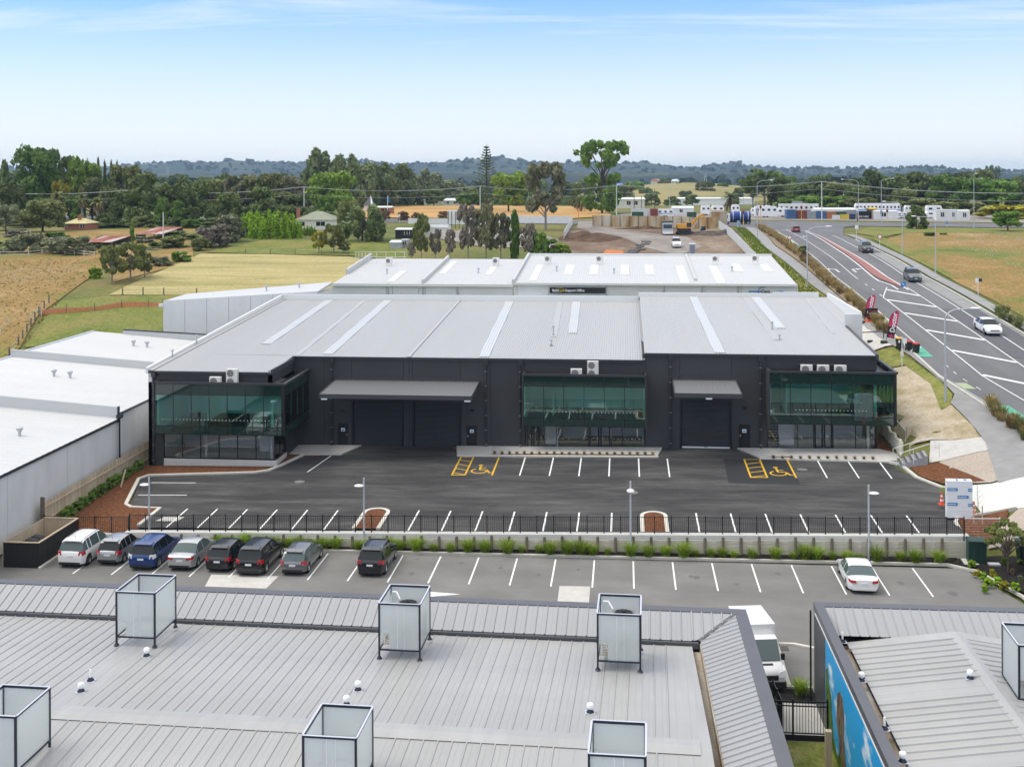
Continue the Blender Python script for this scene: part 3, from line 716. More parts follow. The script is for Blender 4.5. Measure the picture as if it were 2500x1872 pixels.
def canopy(x0, x1, y0, zf, zb, posts):
    mb = MB(); n = int((x1 - x0) / .2); p = (x1 - x0) / n
    for i in range(n):
        a = x0 + i * p
        for s0, s1, h0, h1 in ((0, .45, 0, 0), (.45, .6, 0, .04), (.6, .85, .04, .04), (.85, 1, .04, 0)):
            mb.face([(a + s0 * p, y0 + .15, zf + h0), (a + s1 * p, y0 + .15, zf + h1), (a + s1 * p, FY - .05, zb + h1), (a + s0 * p, FY - .05, zb + h0)])
    c = wb(mb, "canopy", M['canopy_grey'])
    mb = MB(); mb.box(x0 - .06, x1 + .06, y0, y0 + .14, zf - .3, zf + .05); mb.hexa([(x0 - .06, y0 + .14, zf - .3), (x0, y0 + .14, zf - .3), (x0, FY - .04, zb - .2), (x0 - .06, FY - .04, zb - .2), (x0 - .06, y0 + .14, zf + .07), (x0, y0 + .14, zf + .07), (x0, FY - .04, zb + .07), (x0 - .06, FY - .04, zb + .07)])
    mb.hexa([(x1, y0 + .14, zf - .3), (x1 + .06, y0 + .14, zf - .3), (x1 + .06, FY - .04, zb - .2), (x1, FY - .04, zb - .2), (x1, y0 + .14, zf + .07), (x1 + .06, y0 + .14, zf + .07), (x1 + .06, FY - .04, zb + .07), (x1, FY - .04, zb + .07)])
    mb.box(x0, x1, FY - .05, FY - .02, zb, zb + .14)
    wb(mb, "fascia", M['trim_grey'], parent=c)
    for x in posts: wb(MB().cbox((x, y0 + .05, zf - .36), .5, .2, .1), "flood_lamp", M['metal_white'], parent=c)
M['canopy_grey'] = mat('canopy_grey', (.20, .20, .205), .4)
canopy(-25.3, -12.6, 93.2, 6.93, 7.2, (-24.9, -12.9)); canopy(4.0, 9.3, 93.6, 7.35, 7.6, (6.7,))
def glaze_wall(parent, ax, fixed, cuts, zs, glass, depth=.07, mull=.05, rows_dark=(True, False, True), flip=1):
    def bx(mb, a, b, z0, z1, d0, d1):
        if ax == 'x': mb.box(a, b, fixed + d0, fixed + d1, z0, z1)
        else: mb.box(fixed + d0, fixed + d1, a, b, z0, z1)
    for a, b in zip(cuts, cuts[1:]):
        for (z0, z1), dk in zip(zip(zs, zs[1:]), rows_dark):
            mb = MB(); e = mull / 2
            bx(mb, a + e, b - e, z0 + e, z1 - e, -.008, .008)
            wb(mb, "pane", M['spandrel'] if dk else glass, parent=parent)
    mb = MB()
    for c in cuts: bx(mb, c - mull / 2, c + mull / 2, zs[0], zs[-1], -.02, depth)
    for z in zs:
        for a, b in zip(cuts, cuts[1:]): bx(mb, a + mull / 2, b - mull / 2, z - mull / 2, z + mull / 2, -.016, depth - .01)
    wb(mb, "mullion_grid", M['black_metal'], parent=parent)
def mat_spandrel():
    m = mat('spandrel', (.012, .032, .026), .04, spec=.9); return m
M['spandrel'] = mat_spandrel()
def lin(a, b, n): return [a + (b - a) * i / n for i in range(n + 1)]
def bay(name, x0, x1, y0, yb, z0, z1, n, side, side_to):
    zA, zB = z0 + .66, z1 - .92
    b = wb(MB().box(x0, x1, y0 + .05, yb, z0 - .02, z0 + .25), name, M['trim_dark'])
    c1 = MB(); c1.box(x0 - .12, x1 + (.12), y0 - .1, y0 + .18, z1 - .06, z1 + .12);
    c1.box(x0 - .12, x0 + .1, y0 + .18, yb, z1 - .06, z1 + .12)
    if side: c1.box(x1 - .12, x1 + .12, y0 + .18, side_to, z1 - .06, z1 + .12)
    wb(c1, "coping", M['trim_dark'], parent=b)
    wb(MB().box(x0 + .1, x1 - .12, y0 + .18, yb if not side else max(yb, y0 + 2), z1 - .42, z1 - .3), "flat_roof", M['trim_dark'], parent=b)
    glaze_wall(b, 'x', y0, lin(x0, x1 - (.22 if side else 0), n), [z0, zA, zB, z1 - .06], M['glass_green'])
    if side:
        wb(MB().box(x1 - .22, x1 + .02, y0 - .02, y0 + .22, z0, z1 - .06), "corner_post", M['black_metal'], parent=b)
    return b, zA, zB
b1, zA, zB = bay("upper_bay", -38.5, -27.62, 91.0, 92.0, 3.95, 8.1, 7, True, FY)
glaze_wall(b1, 'y', -27.62, lin(91.25, FY - .05, 4), [3.95, zA, zB, 8.04], M['glass_green'], depth=-.07)
wb(MB().box(-29.0, -27.7, 92.0, FY, 3.93, 4.2).box(-29.0, -27.7, 92.0, FY, 7.3, 7.7), "side_slab", M['trim_dark'], parent=b1)
wb(MB().box(-38.62, -38.52, 90.9, 92.0, 3.9, 8.2), "end_panel", M['wall_dark'], parent=b1)
b2, zA2, zB2 = bay("upper_bay", -8.6, 1.62, 96.9, FY, 3.85, 8.12, 6, False, 0)
wb(MB().box(-8.74, -8.62, 96.85, FY, 3.8, 8.2), "end_panel", M['wall_dark'], parent=b2)
wb(MB().box(1.62, 1.74, 96.85, FY, 3.8, 8.2), "end_panel", M['wall_dark'], parent=b2)
b3, zA3, zB3 = bay("upper_bay", 11.9, 22.1, 96.6, FY, 4.42, 8.7, 6, True, 106.0)
glaze_wall(b3, 'y', 22.1, lin(96.85, 106, 6), [4.42, zA3, zB3, 8.64], M['glass_green'], depth=-.07)
wb(MB().box(20.95, 22.0, FY, 106, 4.4, 4.66).box(20.95, 22.0, FY, 106, 8.05, 8.35), "side_slab", M['trim_dark'], parent=b3)
wb(MB().box(11.76, 11.88, 96.55, FY, 4.38, 8.8), "end_panel", M['wall_dark'], parent=b3)
def room(x0, x1, y0, y1, z0, z1, floor, cols=(), parts=(), left=True, right=True, back=True):
    r = wb(MB().box(x0, x1, y0, y1, z0 - .05, z0), "room_floor", floor)
    mb = MB()
    if back: mb.box(x0, x1, y1, y1 + .1, z0, z1)
    if left: mb.box(x0 - .1, x0, y0, y1, z0, z1)
    if right: mb.box(x1, x1 + .1, y0, y1, z0, z1)
    wb(mb, "room_walls", M['plaster'], parent=r)
    wb(MB().box(x0, x1, y0, y1, z1, z1 + .08), "room_ceiling", M['plaster'], parent=r)
    for c in cols: wb(MB().box(c[0] - .1, c[0] + .1, c[1] - .1, c[1] + .1, z0, z1), "column", M['metal_white'], parent=r)
    for p in parts: wb(MB().box(*p), "partition", M['plaster'], parent=r)
    return r
room(-38.3, -27.85, 91.2, 97.8, 4.3, 7.35, M['carpet_dark'], ((-28.9, 91.9),), ((-35.5, -35.4, 94.8, 97.8, 4.3, 7.35),), right=False)
room(-8.5, 1.5, 97.0, 103.2, 4.2, 7.35, M['carpet_dark'], (), ((-6.3, -6.2, 99.4, 103.2, 4.2, 7.35),))
room(12.0, 21.9, 96.8, 104.0, 4.75, 7.95, M['carpet_dark'], ((20.6, 97.6),), ((13.6, 13.7, 99.5, 104, 4.75, 7.95),), right=False)
def shopfront(x0, x1, y, z0, z1, cuts, doors=()):
    mb = MB(); mb.box(x0, x1, y - .03, y + .12, z1 - .08, z1); mb.box(x0, x1, y - .03, y + .12, z0 - .06, z0 + .04)
    for c in cuts: mb.box(c - .03, c + .03, y - .025, y + .11, z0 + .04, z1 - .08)
    s = wb(mb, "shopfront", M['black_metal'])
    for a, b in zip(cuts, cuts[1:]):
        wb(MB().box(a + .03, b - .03, y + .03, y + .045, z0 + .04, z1 - .08), "pane", M['glass_clear'], parent=s)
    for a, b in doors:
        mb = MB()
        for u, v in ((a, (a + b) / 2), ((a + b) / 2, b)):
            mb.box(u + .03, u + .16, y - .04, y + .06, z0, z1 - .1); mb.box(v - .16, v - .03, y - .04, y + .06, z0, z1 - .1); mb.box(u + .16, v - .16, y - .04, y + .06, z1 - .25, z1 - .1); mb.box(u + .16, v - .16, y - .04, y + .06, z0, z0 + .16)
        d = wb(mb, "door_leaf", M['black_metal'], parent=s)
        for u in ((a + b) / 2 - .22, (a + b) / 2 + .22): wb(MB().bar((u, y - .12, z0 + .85), (u, y - .12, z0 + 1.25), .035), "pull_handle", M['chrome'], parent=s)
    mb = MB(); k = int((x1 - x0) / .3)
    for i in range(k): mb.cbox((x0 + .15 + .3 * i, y + .028, z0 + 1.0), .07, .004, .05)
    wb(mb, "safety_dots", M['text_white'], parent=s)
    return s
shopfront(-38.2, -28.75, 92.05, 1.75, 3.93, lin(-38.2, -28.78, 6))
sf = MB()
for y in (92.1, 93.4, 94.9): sf.box(-28.78, -28.72, y - .05, y + .05, 1.7, 3.93)
sf.box(-28.80, -28.70, 92.1, 94.9, 3.85, 3.93); sf.box(-28.80, -28.70, 92.1, 94.9, 1.66, 1.74)
sfo = wb(sf, "shopfront", M['black_metal'])
for a, b in ((92.15, 93.35), (93.45, 94.85)): wb(MB().box(-28.76, -28.745, a, b, 1.74, 3.85), "pane", M['glass_clear'], parent=sfo)
wb(MB().box(-29.0, -28.6, 94.95, FY, 1.2, 3.93), "wall_panel", M['wall_dark'])
wb(MB().box(-38.4, -28.6, 92.0, 92.35, .9, 1.69), "plinth", M['concrete_pale'])
wb(MB().box(-28.95, -28.6, 92.35, 95.0, .9, 1.66), "plinth", M['concrete_pale'])
wb(MB().box(-39.1, -38.2, 91.95, 92.0, 1.0, 3.95), "wall_panel", M['wall_dark'])
shopfront(-8.6, 1.6, FY + .1, 1.5, 3.86, [-8.6, -7.35, -5.95, -3.2, -1.2, -.3, 1.55], ((-3.15, -1.25), (-8.55, -7.4)))
shopfront(11.95, 20.85, FY + .1, 1.98, 4.42, [11.95, 12.8, 14.45, 15.75, 17.35, 19.2, 20.8], ((15.78, 17.32),))
sf = MB()
for y in (98.6, 100.2, 101.8, 103.4, 105): sf.box(20.85, 20.95, y - .04, y + .04, 1.9, 4.42)
sf.box(20.84, 20.96, 98.6, 105, 4.34, 4.42); sf.box(20.84, 20.96, 98.6, 105, 1.88, 1.98)
sfo = wb(sf, "shopfront", M['black_metal'])
for a in (98.6, 100.2, 101.8, 103.4): wb(MB().box(20.89, 20.91, a + .04, a + 1.56, 1.98, 4.34), "pane", M['glass_clear'], parent=sfo)
wb(MB().box(11.9, 20.95, 98.46, 98.6, 1.5, 1.92), "plinth", M['concrete_pale'])
room(-38.2, -28.9, 92.4, 96.8, 1.7, 3.85, M['floor_conc'], ((-34.9, 93.0), (-29.2, 92.7)), ((-31.0, -29.0, 95.0, 95.1, 1.7, 3.85),))
room(-8.5, 1.5, FY + .25, 103.2, 1.45, 3.8, M['floor_conc'], ((-5.95, 99.4),), ((-7.0, -5.95, 100.0, 100.1, 1.45, 3.8), (-5.6, -3.7, 102.5, 102.6, 1.45, 3.8)))
room(12.0, 20.7, FY + .25, 103.4, 1.93, 4.35, M['floor_conc'], ((20.3, 99.0),), ((13.0, 14.3, 100.0, 100.1, 1.93, 4.35), (14.9, 15.3, 102.4, 102.5, 1.93, 4.35)), right=False)
for x0, z0 in ((-8.4, 1.5), (12.05, 1.98)):
    mb = MB()
    for i in range(9): mb.box(x0, x0 + 1.0, FY + .6 + .27 * i, FY + .6 + .27 * (i + 1), z0 + .19 * i + .13, z0 + .19 * (i + 1))
    wb(mb, "stair", M['stair_dark'])
for x0, x1, y, z in ((-37.9, -28, 91.0, 5.15), (-6.2, 1.4, 96.9, 5.05), (14.0, 20, 96.6, 5.6)):
    mb = MB(); k = int((x1 - x0) / .3)
    for i in range(k): mb.cbox((x0 + .3 * i, y - .012, z), .07, .004, .05)
    wb(mb, "safety_dots", M['text_white'])
def vent(px, py, fz, h, parent=None):
    d = ray(px, py); Y = 105.0
    for _ in range(40):
        p = gz(px, py, fz(Y)); Y = p.y
    mb = MB(); mb.lathe([(.16, 0), (.16, .05)], p, 10); mb.m = 1; mb.lathe([(.075, .04), (.075, h - .16)], p, 10); mb.lathe([(.1, h - .16), (.13, h - .1), (.13, h - .02), (.06, h)], p, 10)
    wb(mb, "roof_vent", [M['black_metal'], M['galv']], 40)
for px, py, h in ((421, 874, .75), (480, 843, 1.0), (1346, 844, .6), (1351, 819, .95)): vent(px, py, RZ, h)
for px, py, h in ((1885, 805, .8), (1903, 829, .5)): vent(px, py, RZ3, h)
# AIR CONDITIONERS
def thing_part(root, mb, name, m, smooth=None, parent=None):
    return mb.build(name, m, parent or root, smooth=smooth)
def ac_unit(loc, rz, label, fans=1, w=.95, d=.36, name="air_conditioner", group=None, hh=None):
    h = hh or (.72 if fans == 1 else 1.38)
    t = empty(name, loc, rz, label, "air conditioner", group)
    mb = MB(); mb.box(-w / 2, w / 2, -d / 2, d / 2, .08, .08 + h); thing_part(t, mb, "casing", M['ac_white'])
    for i in range(fans):
        zc = .08 + h * (i + .5) / fans
        mb = MB(); n = 16; cx = -w * .12; r = min(.3, h / fans * .42)
        mb.lathe([(r, -d / 2 - .012), (r, -d / 2 - .002)], (cx, 0, zc), n, 'y')
        thing_part(t, mb, "fan_grille", M['ac_grille'])
    for sx in (-1, 1): thing_part(t, MB().box(sx * w * .36 - .04, sx * w * .36 + .04, -d / 2, d / 2, 0, .08), "foot", M['metal_grey'])
    return t
ac_unit((-33.55, 91.5, 7.8), 0, "small single-fan air conditioner above left green bay beside taller unit", 1)
ac_unit((-32.15, 91.55, 7.8), 0, "tall twin-fan air conditioner above left green bay", 2)
ac_unit((-4.15, 97.5, 7.82), 0, "small single-fan air conditioner above middle green bay beside taller unit", 1)
ac_unit((-2.75, 97.55, 7.82), 0, "tall twin-fan air conditioner above middle green bay", 2)
for i, (x, w) in enumerate(((15.0, "leftmost"), (16.35, "middle one"), (17.75, "rightmost"))):
    ac_unit((x, 97.4, 8.4), 0, f"{w} of three small air conditioners above right green bay", 1, group="air conditioners above the right bay")
tag(MB().box(14.4, 18.0, 98.2, 98.36, 9.0, 9.2).build("conduit_cover", M['trim_grey']), "grey conduit cover on charcoal wall above three air conditioners", "conduit")
# FRONT ROOFS (the two low buildings below the camera)
def mat_frost():
    m = bpy.data.materials.new('frost'); m.use_nodes = True; nt = m.node_tree; b = nt.nodes["Principled BSDF"]; L = nt.links
    b.inputs["Base Color"].default_value = (.78, .80, .79, 1); b.inputs["Roughness"].default_value = .35
    tr = nt.nodes.new("ShaderNodeBsdfTransparent"); tr.inputs[0].default_value = (.9, .93, .92, 1)
    tl = nt.nodes.new("ShaderNodeBsdfTranslucent"); tl.inputs[0].default_value = (.8, .82, .81, 1)
    mx0 = nt.nodes.new("ShaderNodeMixShader"); mx0.inputs[0].default_value = .45; L.new(b.outputs[0], mx0.inputs[1]); L.new(tl.outputs[0], mx0.inputs[2])
    mx = nt.nodes.new("ShaderNodeMixShader"); mx.inputs[0].default_value = .36
    L.new(mx0.outputs[0], mx.inputs[1]); L.new(tr.outputs[0], mx.inputs[2]); L.new(mx.outputs[0], nt.nodes["Material Output"].inputs[0])
    return m
M['frost'] = mat_frost()
def sheet_mesh(name, w, L, rib, m, rh=.045):
    mb = MB()
    pr = [(0, 0), (w * .46, 0), (w * .48, .008), (w * .52, .008), (w * .54, 0), (w - rib, 0), (w - rib * .75, rh), (w - rib * .25, rh), (w, 0)]
    for (a, za), (b, zb) in zip(pr, pr[1:]): mb.face([(a, 0, za), (b, 0, zb), (b, L, zb), (a, L, za)])
    return mb.mesh(name, m)
PROTO = {}
def sheet(parent, name, p0, length, w, slope, rz, m, rib=.07, rh=.045):
    key = (round(w, 3), round(length, 2), m.name, rib, rh)
    if key not in PROTO: PROTO[key] = sheet_mesh("roof_sheet", w, length, rib, m, rh)
    o = add(name, PROTO[key], parent, p0)
    o.rotation_euler = Matrix.Rotation(rz, 3, 'Z').to_4x4().to_euler()
    o.rotation_mode = 'XYZ'; o.rotation_euler = (slope, 0, rz)
    return o
bA = empty("clinic_building", (5.6, 54.75, 0), R(-1.3), "low building under the camera with light grey ribbed roof and boxed plant", "building")
MAINZ = lambda y: 3.72 + .059 * (-2.2 - y)
RIDGE = -12.9
SK = R(1.85)
def skew(o, p=(0, 0, 0)):
    o.location = (p[0] * math.cos(SK) - p[1] * math.sin(SK), p[0] * math.sin(SK) + p[1] * math.cos(SK), p[2]); o.rotation_euler = (o.rotation_euler[0], o.rotation_euler[1], o.rotation_euler[2] + SK); return o
mb = MB(); mb.box(-46, 0, -.55, 0, 4.2, 4.6); mb.build("parapet_cap", M['flash_dark'], bA)
mb = MB(); mb.box(-.55, 0, -30, -.53, 4.2, 4.597); skew(mb.build("parapet_cap", M['flash_dark'], bA))
mb = MB(); mb.box(-46, -.05, -.3, -.05, 0, 4.2); mb.build("wall", M['trim_grey'], bA); mb = MB(); mb.box(-.3, -.05, -30, -.3, 0, 4.2); skew(mb.build("wall", M['trim_grey'], bA))
SL = math.atan(.376); LS = 1.72 / math.cos(SL)
nS = 0
for i in range(92):
    x = -2.55 - .48 * (i + 1) + .0
    if x < -44: break
    o = sheet(bA, "roof_sheet", (x, -2.28, 4.56 - .376 * 1.73), LS, .48, SL, 0, M['roof_front_cool'], .06, .05)
mb = MB(); z_in = 4.56 - .376 * 1.73
for i in range(5):
    a = -2.55 + .46 * i; b = min(-.55, a + .46); ya = -2.28 + (a + 2.28) if a > -2.28 else -2.28; yb_ = -2.28 + (b + 2.28) if b > -2.28 else -2.28
    za = z_in + (ya + 2.28) * .376; zb = z_in + (yb_ + 2.28) * .376
    mb.face([(a, ya, za), (b, yb_, zb), (b, -.55, 4.56), (a, -.55, 4.56)])
    mb.bar((a, ya, za + .03), (a, -.55, 4.59), .05, .05)
mb.build("corner_sheet", M['roof_front_cool'], bA)
mb = MB(); mb.bar((-2.28, -2.28, z_in + .02), (-.5, -.5, 4.58), .16, .06); mb.build("hip_flashing", M['flash_dark'], bA)
for i in range(62):
    y = -.95 - .42 * i
    L_ = 1.73 if y < -2.28 else max(.1, -.55 - (y))
    o = sheet(bA, "roof_sheet", (-.55 - L_ * 0 , y, 4.56), (1.73 if y < -2.3 else L_) / math.cos(SL), .42, -SL, R(90), M['roof_front_cool'], .06, .05)
    skew(o, o.location.copy())
    if y < -26: break
mb = MB(); mb.box(-44, -2.3, -2.42, -2.26, 3.6, z_in - .03); mb.build("gutter_edge", M['flash_dark'], bA)
mb = MB(); mb.box(-2.85, -2.28, -30, -2.4, 3.35, 3.5); skew(mb.build("gutter_bed", M['gutter_rust'], bA))
mb = MB(); mb.box(-2.33, -2.28, -30, -2.4, 3.4, z_in - .02); skew(mb.build("gutter_edge", M['gutter_rust'], bA))
mb = MB(); mb.box(-46, -.3, -30, -.3, 2.6, 3.3); mb.build("roof_deck", M['flash_dark'], bA)
TR = 1.0; SLm = math.atan(.059)
lanes = [(-29.6, -26.2), (-17.0, -14.0), (-7.35, -4.6)]
def in_lane(x): return False
x = -2.68
YF = -2.5
while x > -45:
    w = .53
    flat = any(a < x - w / 2 < b for a, b in ((-27.95, -26.3), (-16.55, -15.7), (-14.55, -13.9), (-7.3, -6.7), (-5.35, -4.75), (-3.5, -2.6)))
    x -= w
    L_ = (YF - RIDGE - .45) / math.cos(SLm)
    o = sheet(bA, "roof_sheet", (x, RIDGE + .45, MAINZ(RIDGE + .45) + (.012 if flat else 0)), L_, w, -SLm, 0, M['roof_front'], .004 if flat else .08, .001 if flat else .038)
    near_flat = any(a < x + w / 2 < b for a, b in ((-27.95, -26.3), (-16.6, -13.9), (-7.3, -4.6), (-3.5, -2.6)))
    if not near_flat:
        o = sheet(bA, "roof_sheet", (x + w, RIDGE - .55, MAINZ(RIDGE) - .02), 14.0, w, -SLm, R(180), M['roof_front'], .08, .038)
    else:
        o = sheet(bA, "roof_sheet", (x + w, RIDGE - .55, MAINZ(RIDGE) - .02), 14.0, w, -SLm, R(180), M['roof_front'], .004, .001)
zr = MAINZ(RIDGE)
mb = MB(); xe = lambda y: -2.68 - y * math.sin(SK)
mb.face([(-2.69, YF, MAINZ(YF) + .02), (xe(YF), YF, MAINZ(YF) + .02), (xe(RIDGE), RIDGE, zr + .02), (-2.69, RIDGE, zr + .02)]); mb.face([(-2.69, RIDGE, zr + .02), (xe(RIDGE), RIDGE, zr + .02), (xe(-27), -27, zr + .02 - .059 * 14), (-2.69, -27, zr + .02 - .059 * 14)]); mb.build("edge_flashing", M['roof_front'], bA)
mb = MB(); mb.face([(-45, RIDGE + .55, zr + .0), (-2.66, RIDGE + .55, zr + .0), (-2.66, RIDGE, zr + .055), (-45, RIDGE, zr + .055)]); mb.face([(-45, RIDGE, zr + .055), (-2.66, RIDGE, zr + .055), (-2.66, RIDGE - .6, zr + .01), (-45, RIDGE - .6, zr + .01)]); mb.build("ridge_cap", M['roof_front'], bA)
bB = empty("clinic_annexe", (8.9, 56.0, 0), R(.35), "low right-hand building with painted blue mural wall and light ribbed roof", "building")
mb = MB(); mb.box(0, 26, -.55, 0, 4.2, 4.6); mb.build("parapet_cap", M['flash_dark'], bB)
mb = MB(); mb.box(0, .42, -30, -.55, 4.25, 4.6); mb.build("parapet_cap", M['flash_dark'], bB)
mb = MB(); mb.box(.05, 26, -.3, -.05, 0, 4.2); mb.build("wall", M['trim_grey'], bB)
def mat_mural():
    m = bpy.data.materials.new('mural'); m.use_nodes = True; nt = m.node_tree; b = nt.nodes["Principled BSDF"]; L = nt.links
    b.inputs["Roughness"].default_value = .5
    tc = nt.nodes.new("ShaderNodeTexCoord"); mp = nt.nodes.new("ShaderNodeMapping"); mp.inputs["Scale"].default_value = (1, .35, .8); L.new(tc.outputs["Object"], mp.inputs[0])
    n = nt.nodes.new("ShaderNodeTexNoise"); n.inputs["Scale"].default_value = .8; n.inputs["Detail"].default_value = 5; L.new(mp.outputs[0], n.inputs["Vector"])
    cr = nt.nodes.new("ShaderNodeValToRGB"); el = cr.color_ramp.elements
    el[0].position = .56; el[0].color = (.015, .36, .70, 1); el[1].position = .64; el[1].color = (.75, .85, .9, 1)
    L.new(n.outputs["Fac"], cr.inputs[0]); L.new(cr.outputs[0], b.inputs["Base Color"]); return m
M['mural'] = mat_mural()
M['mural_trunk'] = mat_mix('mural_trunk', [(.35, (.05, .035, .02)), (.5, (.16, .11, .07)), (.7, (.30, .23, .16))], 4, .6, (1, 1, .4), 8)
M['mural_green'] = mat_mix('mural_green', [(.35, (.03, .08, .01)), (.6, (.12, .2, .03))], 3, .6)
mb = MB(); mb.box(-.02, .2, -30, -3.3, 0, 4.2); mb.build("mural_wall", M['mural'], bB)
mb = MB(); mb.box(-.02, .2, -3.3, -.3, 0, 4.2); mb.build("wall", M['trim_grey'], bB)
def daub(pts, m, nm, d):
    mb = MB(); mb.prism([(y, z) for y, z in pts], 0, d); mb.v = [(-.022 - z, x, y) for x, y, z in mb.v]; mb.build(nm, m, bB)
rq = random.Random(3)
daub([(-8.6, 0), (-6.4, 0), (-6.7, .6), (-6.3, 1.3), (-5.9, 1.7), (-6.0, 2.3), (-6.2, 3.0), (-6.8, 3.35), (-7.3, 3.2), (-7.6, 2.6), (-7.5, 1.8), (-7.9, .9)], M['mural_trunk'], 'painted_tree', .012)
daub([(-13, 0), (-3.4, 0), (-3.4, 1.0)] + [(-3.6 - .45 * k, .35 + rq.uniform(0, .5)) for k in range(20)] + [(-13, .3)], M['mural_green'], 'painted_grass', .02)
daub([(-5.3, .7), (-3.5, .7), (-3.5, 2.9), (-3.9, 3.1), (-4.2, 2.5), (-4.7, 2.2), (-4.8, 1.6)], M['mural_green'], 'painted_bush', .016)
mb = MB(); mb.box(-.03, .25, -30, -.5, 4.2, 4.26); mb.build("soffit_trim", M['panel_grey'], bB)
for i in range(52):
    x = .42 + .44 * i
    o = sheet(bB, "roof_sheet", (x, -2.28, 4.56 - .376 * 1.73), LS, .44, SL, 0, M['roof_front_cool'], .06, .05)
mb = MB(); mb.box(.42, 1.15, -30, -2.3, 3.3, 3.45); mb.build("gutter_bed", M['gutter_rust'], bB)
mb = MB(); mb.box(1.15, 26, -30, -2.3, 2.5, 3.2); mb.build("roof_deck", M['flash_dark'], bB)
BR = lambda y: 5.6 + .06 * (y + 2.5) * 0
zE, zRg = 3.62, 4.28
sA = math.atan((zRg - zE) / 4.75)
for i in range(46):
    y = -3.05 - .55 * i
    flat = i in (8, 9, 19, 27, 28)
    xr = 5.9
    L_ = (xr - .25 - 1.15) / math.cos(sA)
    o = sheet(bB, "roof_sheet", (xr - .25, y - .55, zRg - .03), L_, .55, -sA, R(90), M['roof_front'], .004 if flat else .09, .001 if flat else .055)
    o2 = sheet(bB, "roof_sheet", (xr + .25, y, zRg - .03), 8.5, .55, -sA, R(-90), M['roof_front'], .004 if flat else .09, .001 if flat else .055)
    if y < -25: break
mb = MB(); mb.face([(5.55, -2.6, zRg - .03), (5.9, -2.6, zRg + .05), (5.9, -29, zRg + .05), (5.55, -29, zRg - .03)]); mb.face([(5.9, -2.6, zRg + .05), (6.25, -2.6, zRg - .03), (6.25, -29, zRg - .03), (5.9, -29, zRg + .05)]); mb.build("ridge_cap", M['roof_front'], bB)
mb = MB(); mb.hexa([(1.1, -3.1, zE - .1), (5.9, -3.1, zE - .1), (5.9, -2.35, zE - .1), (1.1, -2.35, zE - .1), (1.1, -3.1, zE + .03), (5.9, -3.1, zRg + .03), (5.9, -2.35, zRg + .03), (1.1, -2.35, zE + .03)]); mb.hexa([(5.9, -3.1, zE - .1), (16, -3.1, 2.6), (16, -2.35, 2.6), (5.9, -2.35, zE - .1), (5.9, -3.1, zRg + .03), (16, -3.1, 2.9), (16, -2.35, 2.9), (5.9, -2.35, zRg + .03)]); mb.build("end_flashing", M['roof_front'], bB)
